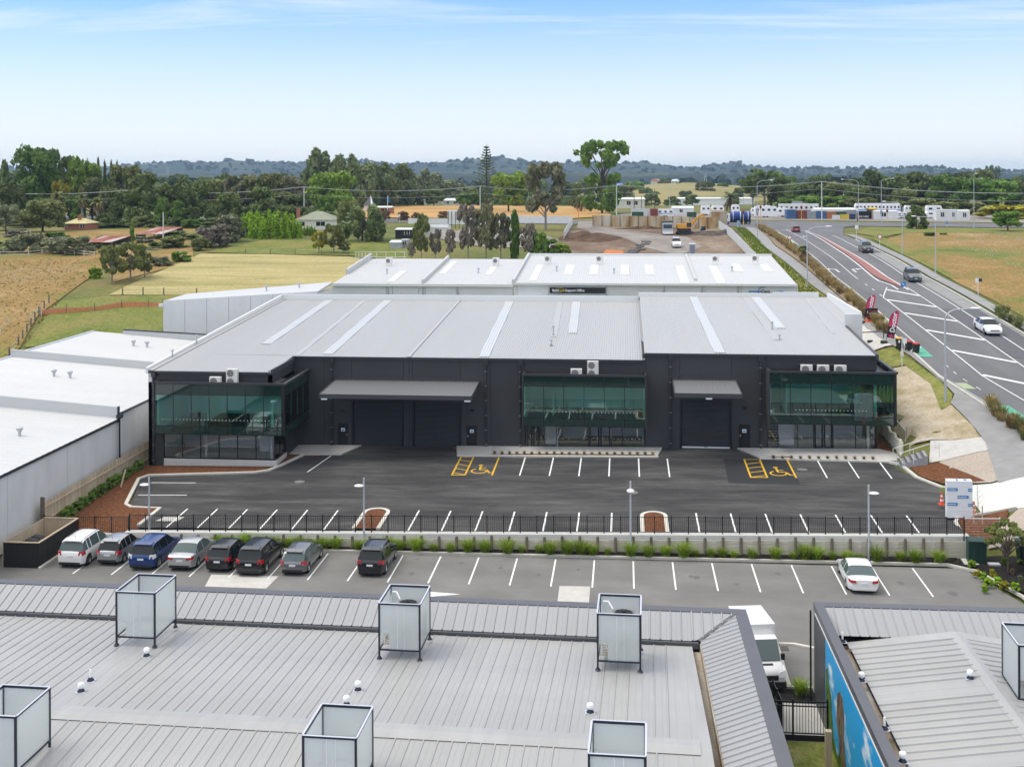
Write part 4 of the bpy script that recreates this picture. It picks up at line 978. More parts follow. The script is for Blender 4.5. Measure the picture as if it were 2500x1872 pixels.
def plant_screen(x, y, zr, label, rz, unit=False, w=1.8, d=2.25, ztop=6.4):
    h = ztop - zr
    t = empty("plant_screen", (x, y, zr), rz, label, "plant screen", "screened plant boxes on the front roofs")
    s = .075; z0 = .42
    for ix, iy in ((0, 0), (1, 0), (1, 1), (0, 1)):
        px, py = ix * w, iy * d
        p = thing_part(t, MB().box(px - s / 2, px + s / 2, py - s / 2, py + s / 2, .04, h - s), "post", M['navy_metal'])
        thing_part(t, MB().lathe([(.13, 0), (.10, .03), (.05, .12)], (px, py, 0), 8), "foot", M['navy_metal'])
    mb = MB()
    mb.box(-s / 2, w + s / 2, -s / 2, s / 2, h - s, h); mb.box(-s / 2, w + s / 2, d - s / 2, d + s / 2, h - s, h); mb.box(-s / 2, s / 2, s / 2, d - s / 2, h - s, h); mb.box(w - s / 2, w + s / 2, s / 2, d - s / 2, h - s, h)
    tr = thing_part(t, mb, "top_rail", M['navy_metal'])
    mb = MB()
    mb.box(-.02, w + .02, -.055, .012, h, h + .012); mb.box(-.02, w + .02, d - .012, d + .055, h, h + .012); mb.box(-.055, .012, .012, d - .012, h, h + .012); mb.box(w - .012, w + .055, .012, d - .012, h, h + .012)
    thing_part(t, mb, "rail_capping", M['cap_pale'], parent=tr)
    mb = MB(); mb.box(s / 2, w - s / 2, -s / 2, s / 2, z0 - .06, z0); mb.box(s / 2, w - s / 2, d - s / 2, d + s / 2, z0 - .06, z0); mb.box(-s / 2, s / 2, s / 2, d - s / 2, z0 - .06, z0); mb.box(w - s / 2, w + s / 2, s / 2, d - s / 2, z0 - .06, z0)
    thing_part(t, mb, "bottom_rail", M['navy_metal'])
    nt_ = .42
    mb = MB(); mb.prism([(nt_ + .02, 0), (w - s / 2, 0), (w - s / 2, 1), (s / 2, 1), (s / 2, .35), (nt_ + .02, .35)], -.01, .01)
    V2 = [(a, c, z0 + b * (h - s - z0)) for a, b, c in mb.v]; mb.v = V2
    thing_part(t, mb, "panel", M['frost'])
    thing_part(t, MB().box(s / 2, w - s / 2, d - .01, d + .01, z0, h - s), "panel", M['frost'])
    thing_part(t, MB().box(-.01, .01, s / 2, d - s / 2, z0, h - s), "panel", M['frost'])
    thing_part(t, MB().box(w - .01, w + .01, s / 2, d - s / 2, z0, h - s), "panel", M['frost'])
    for k in (.45, .62): thing_part(t, MB().box(w * k - .006, w * k + .006, -.018, -.011, z0, h - s), "sheet_join", M['text_white'])
    if unit:
        u = empty("air_conditioner", (x, y, zr), rz, unit, "air conditioner", "condensers inside plant screens")
        thing_part(u, MB().box(w * .32, w * .88, .45, 1.45, .55, 2.0), "casing", M['ac_white'])
        thing_part(u, MB().box(w * .32, w * .88, .45, 1.45, 2.0, 2.06), "fan_guard", M['ac_grille'])
        thing_part(u, MB().lathe([(.40, 2.06), (.40, 2.13)], (w * .60, .95, 0), 20), "fan_ring", M['black_metal'])
        mb = MB()
        for k in range(5): mb.cbox((w * .60, .95, 2.14), .7, .08, .01, k * R(36))
        thing_part(u, mb, "fan", M['rubber'])
        thing_part(u, MB().lathe([(.2, .43), (.2, .44)], (w * .62, 0, 1.0), 16, 'y'), "fan_grille", M['ac_grille'])
        thing_part(u, MB().tube([(.1, 1.9, .5), (.1, 1.9, 2.0), (.18, 1.85, 2.25), (.4, 1.7, 2.3), (.6, 1.5, 2.05)], .035, 8), "pipe", M['text_white'], 40)
        thing_part(u, MB().tube([(.15, .35, .5), (.15, .35, .95), (.3, .35, 1.0), (.35, .4, .75), (.62, .5, .7)], .05, 8), "pipe", M['text_white'], 40)
        mb = MB()
        for k in range(6): mb.box(.05, w - .05, .3 + .25 * k, .4 + .25 * k, .5, .53)
        thing_part(u, mb, "platform", M['timber_new'])
    return t
M['cap_pale'] = mat('cap_pale', (.55, .57, .66), .4)
def roofA(x, y):      # world -> roof height of A's far slope
    lx = (x - 5.6) ; ly = (y - 54.75) + .0227 * (x - 5.6)
    return MAINZ(ly) if ly > RIDGE else MAINZ(RIDGE) - .059 * (RIDGE - ly)
for x, y, lb, un in ((-22.85, 49.65, "plant screen box on left roof near the parked blue car, empty inside", False), (-10.75, 49.3, "plant screen box on left roof with condenser, next to painted arrow", "dark-topped condenser inside the plant screen beside painted arrow"), (-1.22, 48.95, "plant screen box with condenser straight in front of the concrete pad", "dark-topped condenser inside the plant screen nearest the roof corner")):
    plant_screen(x, y, roofA(x, y) + .04, lb, R(-1.3), un)
plant_screen(-22.85, 37.85, roofA(-22, 38), "plant screen box cut by the left picture edge", R(-1.3))
plant_screen(-10.75, 37.4, roofA(-10, 37.5), "plant screen box at the bottom edge, second from left", R(-1.3))
plant_screen(-1.22, 37.05, roofA(-1, 37), "plant screen box at the bottom edge near the right roof strip", R(-1.3))
plant_screen(15.45, 47.1, 3.85, "plant screen box on the right building, cut by the right picture edge", R(-2.2))
def dome_vent(p, label, pipe=False):
    t = empty("pipe_vent" if pipe else "dome_vent", p, 0, label, "roof vent"); t.scale = (.8, .8, .8)
    thing_part(t, MB().lathe([(.20, 0), (.19, .03), (.11, .12), (.10, .16)], seg=12), "boot", M['navy_metal'], 40)
    thing_part(t, MB().box(-.24, .24, -.2, .2, -.02, .005), "flashing_plate", M['cap_pale'])
    if pipe: thing_part(t, MB().lathe([(.055, .05), (.055, .55), (.045, .57)], seg=10), "pipe", M['text_white'], 40)
    else: thing_part(t, MB().lathe([(.10, .12), (.10, .22), (.165, .24), (.17, .36), (.14, .42), (.06, .45), (0, .455)], seg=14), "dome", M['text_white'], 50)
for i, (px, py, lb) in enumerate(((358, 1601, "white dome vent just below the left plant screen"), (198, 1689, "white dome vent beside a thin white pipe"), (874, 1685, "white dome vent on the middle roof below the arrow plant screen"), (846, 1722, "white dome vent half hidden behind bottom plant screen"), (1441, 1740, "white dome vent on the roof between the two right-hand plant screens"))):
    p = gz(px, py, 4.1); p = gz(px, py, roofA(p.x, p.y)); dome_vent((p.x, p.y, roofA(p.x, p.y) + .03), lb)
p = gz(221, 1669, 4.05); dome_vent((p.x, p.y, roofA(p.x, p.y) + .03), "thin white vent pipe on the left roof", True)
ss = 700 / 2212
for px, py, z, lb, pp in ((958, 848, 3.85, "white dome vent on the annexe roof above the mural gutter", 0), (1797, 832, 4.2, "white dome vent by the annexe ridge", 0), (1276, 1472, 3.9, "white dome vent at the bottom edge of the annexe roof", 0), (1136, 1222, 3.9, "thin white vent pipe in the middle of the annexe roof", 1), (811, 550, 3.75, "thin white vent pipe at the far corner of the annexe roof", 1)):
    p = gz(1800 + px * ss, 1392 + py * ss, z); dome_vent(p, lb, bool(pp))
# NEIGHBOURING WHITE BUILDINGS
lb = empty("white_warehouse", (-41, 89.5, 0), 0, "big white-roofed concrete warehouse along the left picture edge", "warehouse")
def L(mb, name, m, smooth=None, parent=None):
    o = mb.build(name, m, parent or lb, smooth=smooth)
    if parent is None: o.location = (41, -89.5, 0)
    return o
secs = [(40, 89.5, 5.5, 6.95), (89.5, 107.6, 5.95, 7.42), (107.6, 125, 6.1, 7.55)]
for y0, y1, za, zb in secs:
    mb = MB(); n = 60 if y1 < 100 else 40
    st = (y1 - y0) / n
    for i in range(n):
        a = y0 + st * i
        for s0, s1, h0, h1 in ((0, .8, 0, 0), (.8, .88, 0, .03), (.88, .94, .03, .03), (.94, 1, .03, 0)):
            mb.face([(-40.85, a + s0 * st, za + h0), (-40.85, a + s1 * st, za + h1), (-60, a + s1 * st, zb + h1), (-60, a + s0 * st, zb + h0)])
    L(mb, "roof", M['roof_white'])
    L(MB().box(-41.0, -40.86, y0, y1 - .1, za - .22, za - .01), "gutter", M['trim_dark'])
    for k in range(int((y1 - y0) / 8.2)):
        L(MB().box(-41.3, -41.02, y0 + 8.2 * k + .02, min(y1, y0 + 8.2 * (k + 1)) - .02, .2, za - .1), "wall_panel", M['panel_grey'])
    rest = y0 + 8.2 * int((y1 - y0) / 8.2)
    if y1 - rest > .3: L(MB().box(-41.3, -41.02, rest + .02, y1, .2, za - .1), "wall_panel", M['panel_grey'])
    L(MB().box(-60.2, -60.0, y0, y1, 0, zb + .02), "wall_panel", M['panel_white'])
    L(MB().box(-60.25, -60.02, y0, y1, zb, zb + .12), "coping", M['cap_pale'])
for y, zr, zl in ((89.5, 6.42, 7.9), (107.6, 6.75, 8.15)):
    mb = MB(); mb.hexa([(-60.2, y - .12, 5), (-41.0, y - .12, 5), (-41.0, y + .12, 5), (-60.2, y + .12, 5), (-60.2, y - .12, zl), (-41.0, y - .12, zr), (-41.0, y + .12, zr), (-60.2, y + .12, zl)]); L(mb, "parapet", M['roof_white'])
    L(MB().box(-41.0, -40.9, y - .14, y + .14, 5.2, zr + .03), "parapet_end", M['navy_metal'])
mb = MB(); mb.hexa([(-56.6, 124.9, 5), (-41.0, 124.9, 5), (-41.0, 125.2, 5), (-56.6, 125.2, 5), (-56.6, 124.9, 7.75), (-41.0, 124.9, 7.0), (-41.0, 125.2, 7.0), (-56.6, 125.2, 7.75)]); L(mb, "parapet", M['roof_white'])
mb = MB(); mb.bar((-56.6, 125.05, 7.79), (-41, 125.05, 7.04), .36, .1); L(mb, "coping", M['black_metal'])
L(MB().box(-60.2, -41.02, 125.2, 125.4, 0, 6.4), "wall_panel", M['panel_white'])
mb = MB(); mb.lathe([(.07, .5), (.07, 5.6)], (-40.8, 89.35, 0), 10); mb.box(-40.98, -40.6, 89.1, 89.6, 5.55, 5.85); L(mb, "downpipe", M['navy_metal'], 40)
def cowl(px, py, X, za, zb, xa=-40.85, xb=-60):
    d = ray(px, py); z = 6.2
    for _ in range(40):
        p = gz(px, py, z); z = lerp(za, zb, (p.x - xa) / (xb - xa))
    mb = MB(); mb.lathe([(.12, 0), (.12, .35), (.17, .38), (.25, .5), (.25, .62), (.12, .7)], p, 12); L(mb, "roof_cowl", M['galv'], 40)
cowl(48, 1064, 0, 5.5, 6.95); cowl(132, 919, 0, 5.95, 7.42); cowl(171, 923, 0, 5.95, 7.42); cowl(326, 845, 0, 6.1, 7.55); cowl(359, 848, 0, 6.1, 7.55)
c0 = gy(398, 734, 131); c1 = gy(774, 711, 131)
tb = empty("tilt_slab_building", (c0.x, 131, 2.0), 0, "white tilt-slab shed seen over the left end of the dark roof", "building")
wT = c1.x - c0.x; zA_, zB_ = c0.z - 2, c1.z - 2
for k in range(7):
    a_, b_ = wT * k / 7, wT * (k + 1) / 7; za, zb = lerp(zA_, zB_, k / 7), lerp(zA_, zB_, (k + 1) / 7)
    MB().hexa([(a_ + .02, 0, 0), (b_ - .02, 0, 0), (b_ - .02, .2, 0), (a_ + .02, .2, 0), (a_ + .02, 0, za), (b_ - .02, 0, zb), (b_ - .02, .2, zb), (a_ + .02, .2, za)]).build("wall_panel", M['panel_white'], tb)
mb = MB(); mb.hexa([(.0, .2, zA_ - .3), (wT, .2, zB_ - .3), (wT, 7.2, zB_ + .1), (.0, 7.2, zA_ - .2), (.0, .2, zA_ - .05), (wT, .2, zB_ - .05), (wT, 7.2, zB_ + .42), (.0, 7.2, zA_ + .05)]); mb.build("roof", M['roof_white'], tb)
MB().box(wT - .25, wT - .02, .2, 7.0, 0, zB_ - .3).build("wall_panel", M['panel_white'], tb)
MB().box(.02, .2, .2, 7.0, 0, zA_ - .3).build("wall_panel", M['panel_white'], tb)
MB().cbox((-.25, .1, zA_ - .55), .5, .4, .35).build("wall_box", M['metal_white'], tb)
MB().lathe([(.1, 0), (.1, .5), (.2, .52), (.16, .7)], (wT * .62, 3.2, zB_ - .3), 10).build("roof_cowl", M['galv'], tb)
MB().lathe([(.1, 0), (.1, .5), (.2, .52), (.16, .7)], (wT * .82, 4.2, zB_ - .1), 10).build("roof_cowl", M['galv'], tb)
ob = empty("office_block", (-5, 150, 6), 0, "long white office and workshop block with sign band behind the dark warehouse", "building")
def O(mb, name, m, smooth=None, parent=None):
    o = mb.build(name, m, parent or ob, smooth=smooth)
    if parent is None: o.location = (5, -150, -6)
    return o
ex = lambda px: gy(px, 690, 150).x
XL, XM, XR = ex(813), ex(1253), ex(1945)
ZO = lambda Y: 11.0 + .072 * (Y - 150)
def oroof(x0, x1, y0, y1, dz):
    mb = MB(); n = int((x1 - x0) / .3); p = (x1 - x0) / n
    for i in range(n):
        a = x0 + i * p
        for s0, s1, h0, h1 in ((0, .5, 0, 0), (.5, .62, 0, .04), (.62, .85, .04, .04), (.85, 1, .04, 0)):
            mb.face([(a + s0 * p, y0, ZO(y0) + dz + h0), (a + s1 * p, y0, ZO(y0) + dz + h1), (a + s1 * p, y1, ZO(y1) + dz + h1), (a + s0 * p, y1, ZO(y1) + dz + h0)])
    O(mb, "roof", M['roof_white'])
XLb = XL - .5
oroof(XL, XM, 149.8, 173, -.25); oroof(XM, XR, 149.6, 175, 0)
def owall(x0, x1, z1): O(MB().box(x0 + .03, x1 - .03, 150, 150.25, 4.5, z1), "wall_panel", M['panel_white'])
cutsL = [XL, ex(943), ex(958), ex(1022), ex(1038), ex(1114), XM - .05]
for a, b in zip(cutsL, cutsL[1:]): owall(a, b, 10.6)
cutsR = [XM, ex(1262), ex(1340), ex(1480), ex(1620), ex(1712), ex(1722), ex(1800), ex(1810), XR]
for a, b in zip(cutsR, cutsR[1:]): owall(a, b, 10.85)
for x in (ex(948), ex(1033), ex(1118), ex(1480), ex(1622), ex(1715), ex(1803)): O(MB().box(x - .06, x + .06, 149.85, 150, 5, 10.8), "downpipe", M['metal_grey'])
O(MB().box(XL, XM, 149.7, 149.95, 10.45, 10.7), "gutter", M['metal_white']); O(MB().box(XM, XR, 149.5, 149.95, 10.75, 10.95), "gutter", M['metal_white'])
mb = MB(); mb.box(XL - .15, XL, 150, 175, 4.5, 10.7); mb.box(XR, XR + .15, 150, 175, 4.5, 10.9); O(mb, "end_wall", M['panel_white'])
mb = MB(); mb.hexa([(XL - .2, 158, ZO(158) - .4), (XL + .1, 158, ZO(158) - .4), (XL + .1, 173.5, ZO(173.5) - .4), (XL - .2, 173.5, ZO(173.5) - .4), (XL - .2, 158, ZO(158) + .5), (XL + .1, 158, ZO(158) + .5), (XL + .1, 173.5, ZO(173.5) + .5), (XL - .2, 173.5, ZO(173.5) + .5)]); O(mb, "parapet", M['roof_white'])
for x, y0, y1, dz, hh in ((ex(1030), 150.5, 173, -.25, .55), (XM, 149.8, 175, 0, .45), (ex(1700), 152, 175, 0, .35)):
    mb = MB(); mb.hexa([(x - .15, y0, ZO(y0) - .3), (x + .15, y0, ZO(y0) - .3), (x + .15, y1, ZO(y1) - .3), (x - .15, y1, ZO(y1) - .3), (x - .15, y0, ZO(y0) + dz + hh), (x + .15, y0, ZO(y0) + dz + hh), (x + .15, y1, ZO(y1) + dz + hh), (x - .15, y1, ZO(y1) + dz + hh)]); O(mb, "parapet", M['roof_white'])
O(MB().box(XM, XR, 175, 175.2, 10, ZO(175) + .35), "parapet", M['metal_white'])
M['roof_shade'] = mat('roof_shade', (.62, .62, .60), .5)
for px, py, w, ln, dz in ((960, 676, 1.0, 9, -.25), (1085, 655, 1.0, 12, -.25), (1190, 662, 1.0, 8, -.25), (1300, 668, 1.0, 14, 0), (1380, 660, 1.2, 9, 0), (1440, 660, 1.2, 9, 0), (1515, 660, 1.2, 9, 0), (1575, 660, 1.2, 9, 0), (1655, 672, 1.2, 15, 0), (1740, 672, 1.2, 15, 0), (1790, 655, 1.2, 7, 0), (1860, 655, 1.2, 7, 0)):
    Y = 160.0
    for _ in range(40): p = gz(px, py, ZO(Y) + dz); Y = p.y
    y0, y1 = Y - ln / 2.2, min(172.5, Y + ln / 1.8)
    O(MB().hexa([(p.x, y0, ZO(y0) + dz + .0), (p.x + w, y0, ZO(y0) + dz + .0), (p.x + w, y1, ZO(y1) + dz), (p.x, y1, ZO(y1) + dz), (p.x, y0, ZO(y0) + dz + .065), (p.x + w, y0, ZO(y0) + dz + .065), (p.x + w, y1, ZO(y1) + dz + .065), (p.x, y1, ZO(y1) + dz + .065)]), "skylight", M['roof_shade'])
for px, py, dz in ((945, 669, -.25), (1168, 667, -.25), (1359, 662, 0), (1499, 668, 0), (1787, 663, 0)):
    Y = 160.0
    for _ in range(40): p = gz(px, py, ZO(Y) + dz); Y = p.y
    O(MB().lathe([(.16, 0), (.16, .1), (.09, .12), (.09, .5), (.18, .55), (.15, .75)], p, 10), "roof_vent", M['galv'], 40)
for px, py, dz, lab in ((950, 648, -.25, "rooftop air conditioner at left end of white office block"), (1211, 648, -.25, "rooftop air conditioner left of the office block's roof step"), (1338, 643, 0, "rooftop air conditioner just right of the office block's roof step"), (1464, 643, 0, "rooftop air conditioner in the middle of the white office block"), (1747, 643, 0, "rooftop air conditioner near right end of white office block"), (1844, 642, 0, "rightmost rooftop air conditioner on the white office block")):
    Y = 160.0
    for _ in range(40): p = gz(px, py, ZO(Y) + dz); Y = p.y
    ac_unit((p.x, p.y, p.z + .12), 0, lab, 1, 1.0, .4, group="rooftop air conditioners on the office block", hh=.95)
mb = MB(); gx = ex(870)
for k in range(5): mb.bar((XL - 1.2 + .5 * k, 168, ZO(168) - 1.0), (XL - 1.2 + .5 * k, 168, ZO(168) + 1.5), .05)
for z in (1.5, .8): mb.bar((XL - 1.3, 168, ZO(168) + z - .03), (XL + 6.5, 168, ZO(168) + z - .03), .05)
for k in range(4): mb.bar((XL + 2 + 1.4 * k, 168, ZO(168) - .2), (XL + 2 + 1.4 * k, 168, ZO(168) + 1.5), .05)
O(mb, "guard_rail", M['metal_white'])
def lettering(txt, size, m, loc, parent, rot=(math.pi / 2, 0, 0), ext=.01, align='LEFT', name="lettering", bold=0.0, sx=1.0):
    cu = bpy.data.curves.new(name, 'FONT'); cu.body = txt; cu.size = size; cu.extrude = ext; cu.align_x = align; cu.offset = bold; cu.resolution_u = 2
    tmp = bpy.data.objects.new(name, cu)
    me = bpy.data.meshes.new_from_object(tmp); bpy.data.objects.remove(tmp); bpy.data.curves.remove(cu)
    me.materials.clear(); me.materials.append(m)
    o = add(name, me, parent, loc); o.rotation_euler = rot; o.scale = (sx, 1, 1); return o
sx0, sx1 = ex(1342), ex(1478)
sg = empty("sign_board", (sx0, 149.8, 9.7), 0, "black sign band lettered Support Office on the white block", "sign")
MB().box(0, sx1 - sx0, -.08, 0, -.02, .72).build("board", M['sign_black'], sg)
lettering("Build", .42, M['text_white'], (.35, -.09, .22), sg, bold=.012); lettering("Link", .42, M['text_yellow'], (1.30, -.09, .22), sg, bold=.006); lettering("Support Office", .42, M['text_white'], (2.05, -.09, .22), sg, bold=.012)
mb = MB(); mb.bar((.9, -.09, .62), (1.35, -.09, .70), .01, .04); mb.bar((1.35, -.09, .70), (1.85, -.09, .60), .01, .04); mb.build("roof_logo", M['text_yellow'], sg)
lettering("buy direct local service", .13, M['text_white'], (.37, -.09, .07), sg)
sg = empty("sign_board", (ex(1828), 149.9, 9.55), 0, "white fascia sign with blue line and round emblem at office block's right end", "sign")
w_ = ex(1912) - ex(1828)
mb = MB(); mb.box(0, w_ * .36, -.05, 0, .42, .56); mb.box(w_ * .72, w_, -.05, 0, .42, .56); mb.build("blue_line", M['sign_cyan'] if 'sign_cyan' in M else M['sign_blue'], sg)
lettering("Opti", .62, M['sign_black'], (w_ * .35, -.05, .28), sg, bold=.01); lettering("MIZE", .5, M['text_white'], (w_ * .35 + 1.15, -.05, .30), sg)
mb = MB()
for k in range(14):
    a, b = R(60 + 16 * k), R(60 + 16 * (k + 1)); cx = w_ * .40
    mb.bar((cx + .55 * math.cos(a), -.04, .5 + .55 * math.sin(a)), (cx + .55 * math.cos(b), -.04, .5 + .55 * math.sin(b)), .02, .09)
mb.build("ring_emblem", M['sign_blue'], sg)
O(MB().box(ex(1258), ex(1338), 148.8, 150, 8.9, 9.1), "awning", M['metal_white'])
mb = MB(); mb.box(sx0, sx1, 149.9, 150.0, 7.0, 9.4); O(mb, "window", M['spandrel'])
O(MB().box(sx0 - .1, sx1 + .1, 149.5, 149.9, 9.3, 9.42), "awning", M['metal_white'])
# FENCES, POLES, SMALL THINGS IN FRONT
ORD = "first second third fourth fifth sixth seventh eighth ninth tenth eleventh twelfth thirteenth fourteenth fifteenth sixteenth seventeenth eighteenth nineteenth twentieth".split()
def ordw(i):
    if i < 20: return ORD[i]
    t = ("twenty", "thirty", "forty", "fifty")[(i + 1) // 10 - 2]; u = (i + 1) % 10
    return (t + "-" + ORD[u - 1]) if u else t[:-1] + "ieth"
def picket_fence(label, P, h, zf, npk=9):
    t = empty("picket_fence", (P[0][0], P[0][1], zf(*P[0])), 0, label, "fence")
    o = Vector(t.location)
    pm = MB().box(-.035, .035, -.035, .035, -.05, h + .06).mesh("post", M['black_metal'])
    for p in P: add("post", pm, t, Vector((p[0], p[1], zf(*p))) - o)
    for a, b in zip(P, P[1:]):
        A = Vector((a[0], a[1], zf(*a))) - o; B = Vector((b[0], b[1], zf(*b))) - o; mb = MB()
        for z in (.1, h - .03): mb.bar(A + Vector((0, 0, z)), B + Vector((0, 0, z)), .035, .035)
        for k in range(1, npk):
            q = A.lerp(B, k / npk); mb.box(q.x - .010, q.x + .010, q.y - .010, q.y + .010, q.z + .1, q.z + h - .04)
        mb.build("picket_panel", M['black_metal'], t)
    return t
fp = [(-33.95 + 1.12 * i, wall_line(-33.95 + 1.12 * i) + .72) for i in range(51)]
picket_fence("long black picket fence on the pale concrete wall between the car parks", fp, 1.12, lambda X, Y: up_z(X, 77) + .1)
picket_fence("short lower black picket fence across the bark garden left", [(-40.0 + 1.18 * i, 75.75 + .05 * i) for i in range(6)], 1.2, lambda X, Y: .45, 9)
tf = empty("paling_fence", (-40.4, 76.3, .8), 0, "tall new timber paling fence beside the white warehouse wall", "fence")
pal = [MB().hexa([(-.012, -.073, 0), (.012, -.073, 0), (.012, .073, 0), (-.012, .073, 0), (-.012, -.073, 1.8), (.012, -.073, 1.8), (.012, .073, 1.8), (-.012, .073, 1.8)]).mesh("paling", m) for m in (M['timber_new'], mat('timber_new_b', (.46, .37, .25), .8, noise=(3, .15, (3, 3, .4))), mat('timber_new_c', (.57, .47, .335), .8, noise=(3, .14, (3, 3, .4))))]
for i in range(122):
    y = .075 + .152 * i
    o = add("paling", random.choice(pal), tf, (random.uniform(-.012, .012), y, -.25 + .016 * y + random.uniform(-.02, .02)))
for z in (.3, 1.2): MB().box(.02, .08, 0, 18.5, z, z + .09).build("rail", M['timber_new'], tf)
MB().box(-.15, .12, -.12, .0, -.6, 2.0).build("end_post", M['timber_post'], tf)
tag(MB().bar((-39.0, 85.6, 1.0), (-38.8, 86.0, 2.3), .09).build("timber_stake", M['timber_new']), "lone timber stake leaning in the bark beside the paling fence", "stake")
en = empty("bin_enclosure", (-39.85, 70.2, 0), 0, "black board enclosure round the wheelie bins at the left", "enclosure")
bd = MB().box(0, .14, -.02, .02, 0, 1.6).mesh("board", M['timber_black']); bd2 = MB().box(-.02, .02, 0, .14, 0, 1.6).mesh("board", M['timber_black'])
for i in range(16): add("board", bd, en, (.15 * i, random.uniform(-.004, .004), 0))
for i in range(35): add("board", bd2, en, (2.38 + random.uniform(-.004, .004), .15 * i, 0))
mb = MB(); mb.box(-.02, 2.43, -.06, .06, 1.6, 1.66); mb.box(2.31, 2.43, .06, 5.3, 1.6, 1.66); mb.box(.0, 2.31, 5.18, 5.3, 1.6, 1.66); mb.build("capping", M['timber_new'], en)
MB().box(.0, 2.34, 5.2, 5.24, 0, 1.6).build("back_boards", M['timber_new'], en)
MB().box(-.06, -.02, .0, 5.2, 0, 1.6).build("side_boards", M['timber_new'], en)
def wheelie(loc, rz, body, lid, label, group=None, name="wheelie_bin", sc=1.0):
    t = empty(name, loc, rz, label, "bin", group); t.scale = (sc, sc, sc)
    mb = MB(); mb.hexa([(-.22, -.25, .06), (.22, -.25, .06), (.22, .22, .06), (-.22, .22, .06), (-.28, -.34, .96), (.28, -.34, .96), (.28, .34, .96), (-.28, .34, .96)]); mb.build("bin_body", body, t)
    mb = MB(); mb.hexa([(-.3, -.37, .96), (.3, -.37, .96), (.3, .37, .98), (-.3, .37, .98), (-.26, -.3, 1.04), (.26, -.3, 1.04), (.26, .3, 1.09), (-.26, .3, 1.09)]); mb.build("lid", lid, t)
    for s in (-1, 1): MB().lathe([(.1, -.03), (.1, .03)], (s * .24, .26, .1), 10, 'x').build("wheel", M['rubber'], t)
    MB().bar((-.2, .4, .98), (.2, .4, .98), .035).build("handle", M['rubber'], t)
    return t
M['lid_red'] = mat('lid_red', (.45, .03, .03), .5); M['lid_yellow'] = mat('lid_yellow', (.75, .42, .02), .5); M['lid_dark'] = mat('lid_dark', (.03, .03, .034), .45)
M['bin_green'] = mat('bin_green', (.012, .03, .02), .5); M['bin_red'] = mat('bin_red', (.30, .02, .03), .5); M['bin_black'] = mat('bin_black', (.015, .015, .017), .5)
for i in range(4): wheelie((-39.3 + .0 + .04 * i, 71.1 + .72 * i, .02), R(90), M['bin_red'], M['lid_dark'], f"red bin with dark lid in the enclosure, {('nearest', 'second', 'third', 'farthest')[i]} of left row", "bins inside the enclosure")
for i in range(3): wheelie((-38.35 + .05 * i, 71.6 + .75 * i, .02), R(90), M['bin_red'], M['lid_dark'], f"red bin with dark lid in the enclosure, {('nearest', 'middle', 'farthest')[i]} of right row", "bins inside the enclosure")
MB().bar((-37.35, 70.0, .0), (-37.35, 75.0, .0), .16, .24).build("kerb", M['kerb'])["kind"] = "structure"
def car_park_lamp(x, y, h, ang, label):
    t = empty("car_park_lamp", (x, y, .05), 0, label, "lamp post", "lamp posts between the car parks")
    MB().lathe([(.075, 0), (.075, 1.2), (.065, 1.25), (.06, h - .02), (.0, h)], seg=12).build("pole", M['galv'], t, smooth=40)
    MB().box(-.14, .14, -.14, .14, 0, .03).build("base_plate", M['galv'], t)
    mb = MB(); mb.lathe([(.05, 0), (.2, .02), (.26, .07), (.2, .13), (.06, .16)], seg=14)
    mb.v = [(a * 1.35, b, c) for a, b, c in mb.v]
    hd = mb.build("lamp_head", M['metal_white'], t, smooth=50); hd.location = (.32 * math.cos(ang), .32 * math.sin(ang), h - .62); hd.rotation_euler = (0, 0, ang)
    MB().bar((0, 0, h - .5), (.3 * math.cos(ang), .3 * math.sin(ang), h - .52), .06).build("bracket", M['metal_white'], t)
car_park_lamp(-32.76, 76.35, 4.3, R(180), "leftmost grey lamp post behind the white parked cars"); car_park_lamp(-17.6, 76.05, 4.65, R(180), "grey lamp post beside the left bark island")
car_park_lamp(.3, 75.75, 4.9, R(-90), "grey lamp post left of the arched bark island"); car_park_lamp(15.6, 75.95, 4.95, R(0), "grey lamp post behind the white coupe")
wsn = empty("wrapped_sign", (22.65, 81.0, 1.55), 0, "sign pylon wrapped in white plastic with blue printed maker's marks", "sign")
mb = MB(); mb.hexa([(-.84, -.22, 0), (.84, -.22, 0), (.84, .22, 0), (-.84, .22, 0), (-.84, -.22, 2.55), (.84, -.22, 2.55), (.84, .22, 2.6), (-.84, .22, 2.6)]); mb.build("wrapping", M['wrap_white'], wsn)
M['wrap_blue'] = mat('wrap_blue', (.015, .20, .50), .45)
for x0, x1, z in ((-.84, -.14, 1.88), (.55, .83, 1.86), (-.14, .58, 1.38), (-.84, -.14, .88), (.55, .83, .84)):
    MB().box(x0, x1, -.238, -.226, z, z + .19).build("printed_patch", M['wrap_blue'], wsn)
    lettering("PlaceMakers" if x1 - x0 > .5 else "Place", .115 if x1 - x0 > .5 else .1, M['text_white'], (x0 + .03, -.245, z + .055), wsn, bold=.004, ext=.002)
MB().box(.3, .5, -.1, .1, 2.6, 2.612).build("printed_patch", M['wrap_blue'], wsn)
MB().box(-.2, -.08, -.15, .1, 2.6, 2.612).build("printed_patch", M['wrap_blue'], wsn)
mb = MB(); mb.box(-.85, .85, -.23, .23, 2.0 + .22, 2.24); mb.box(-.85, .85, -.23, .23, .55, .57); mb.build("tape_band", M['text_white'], wsn)
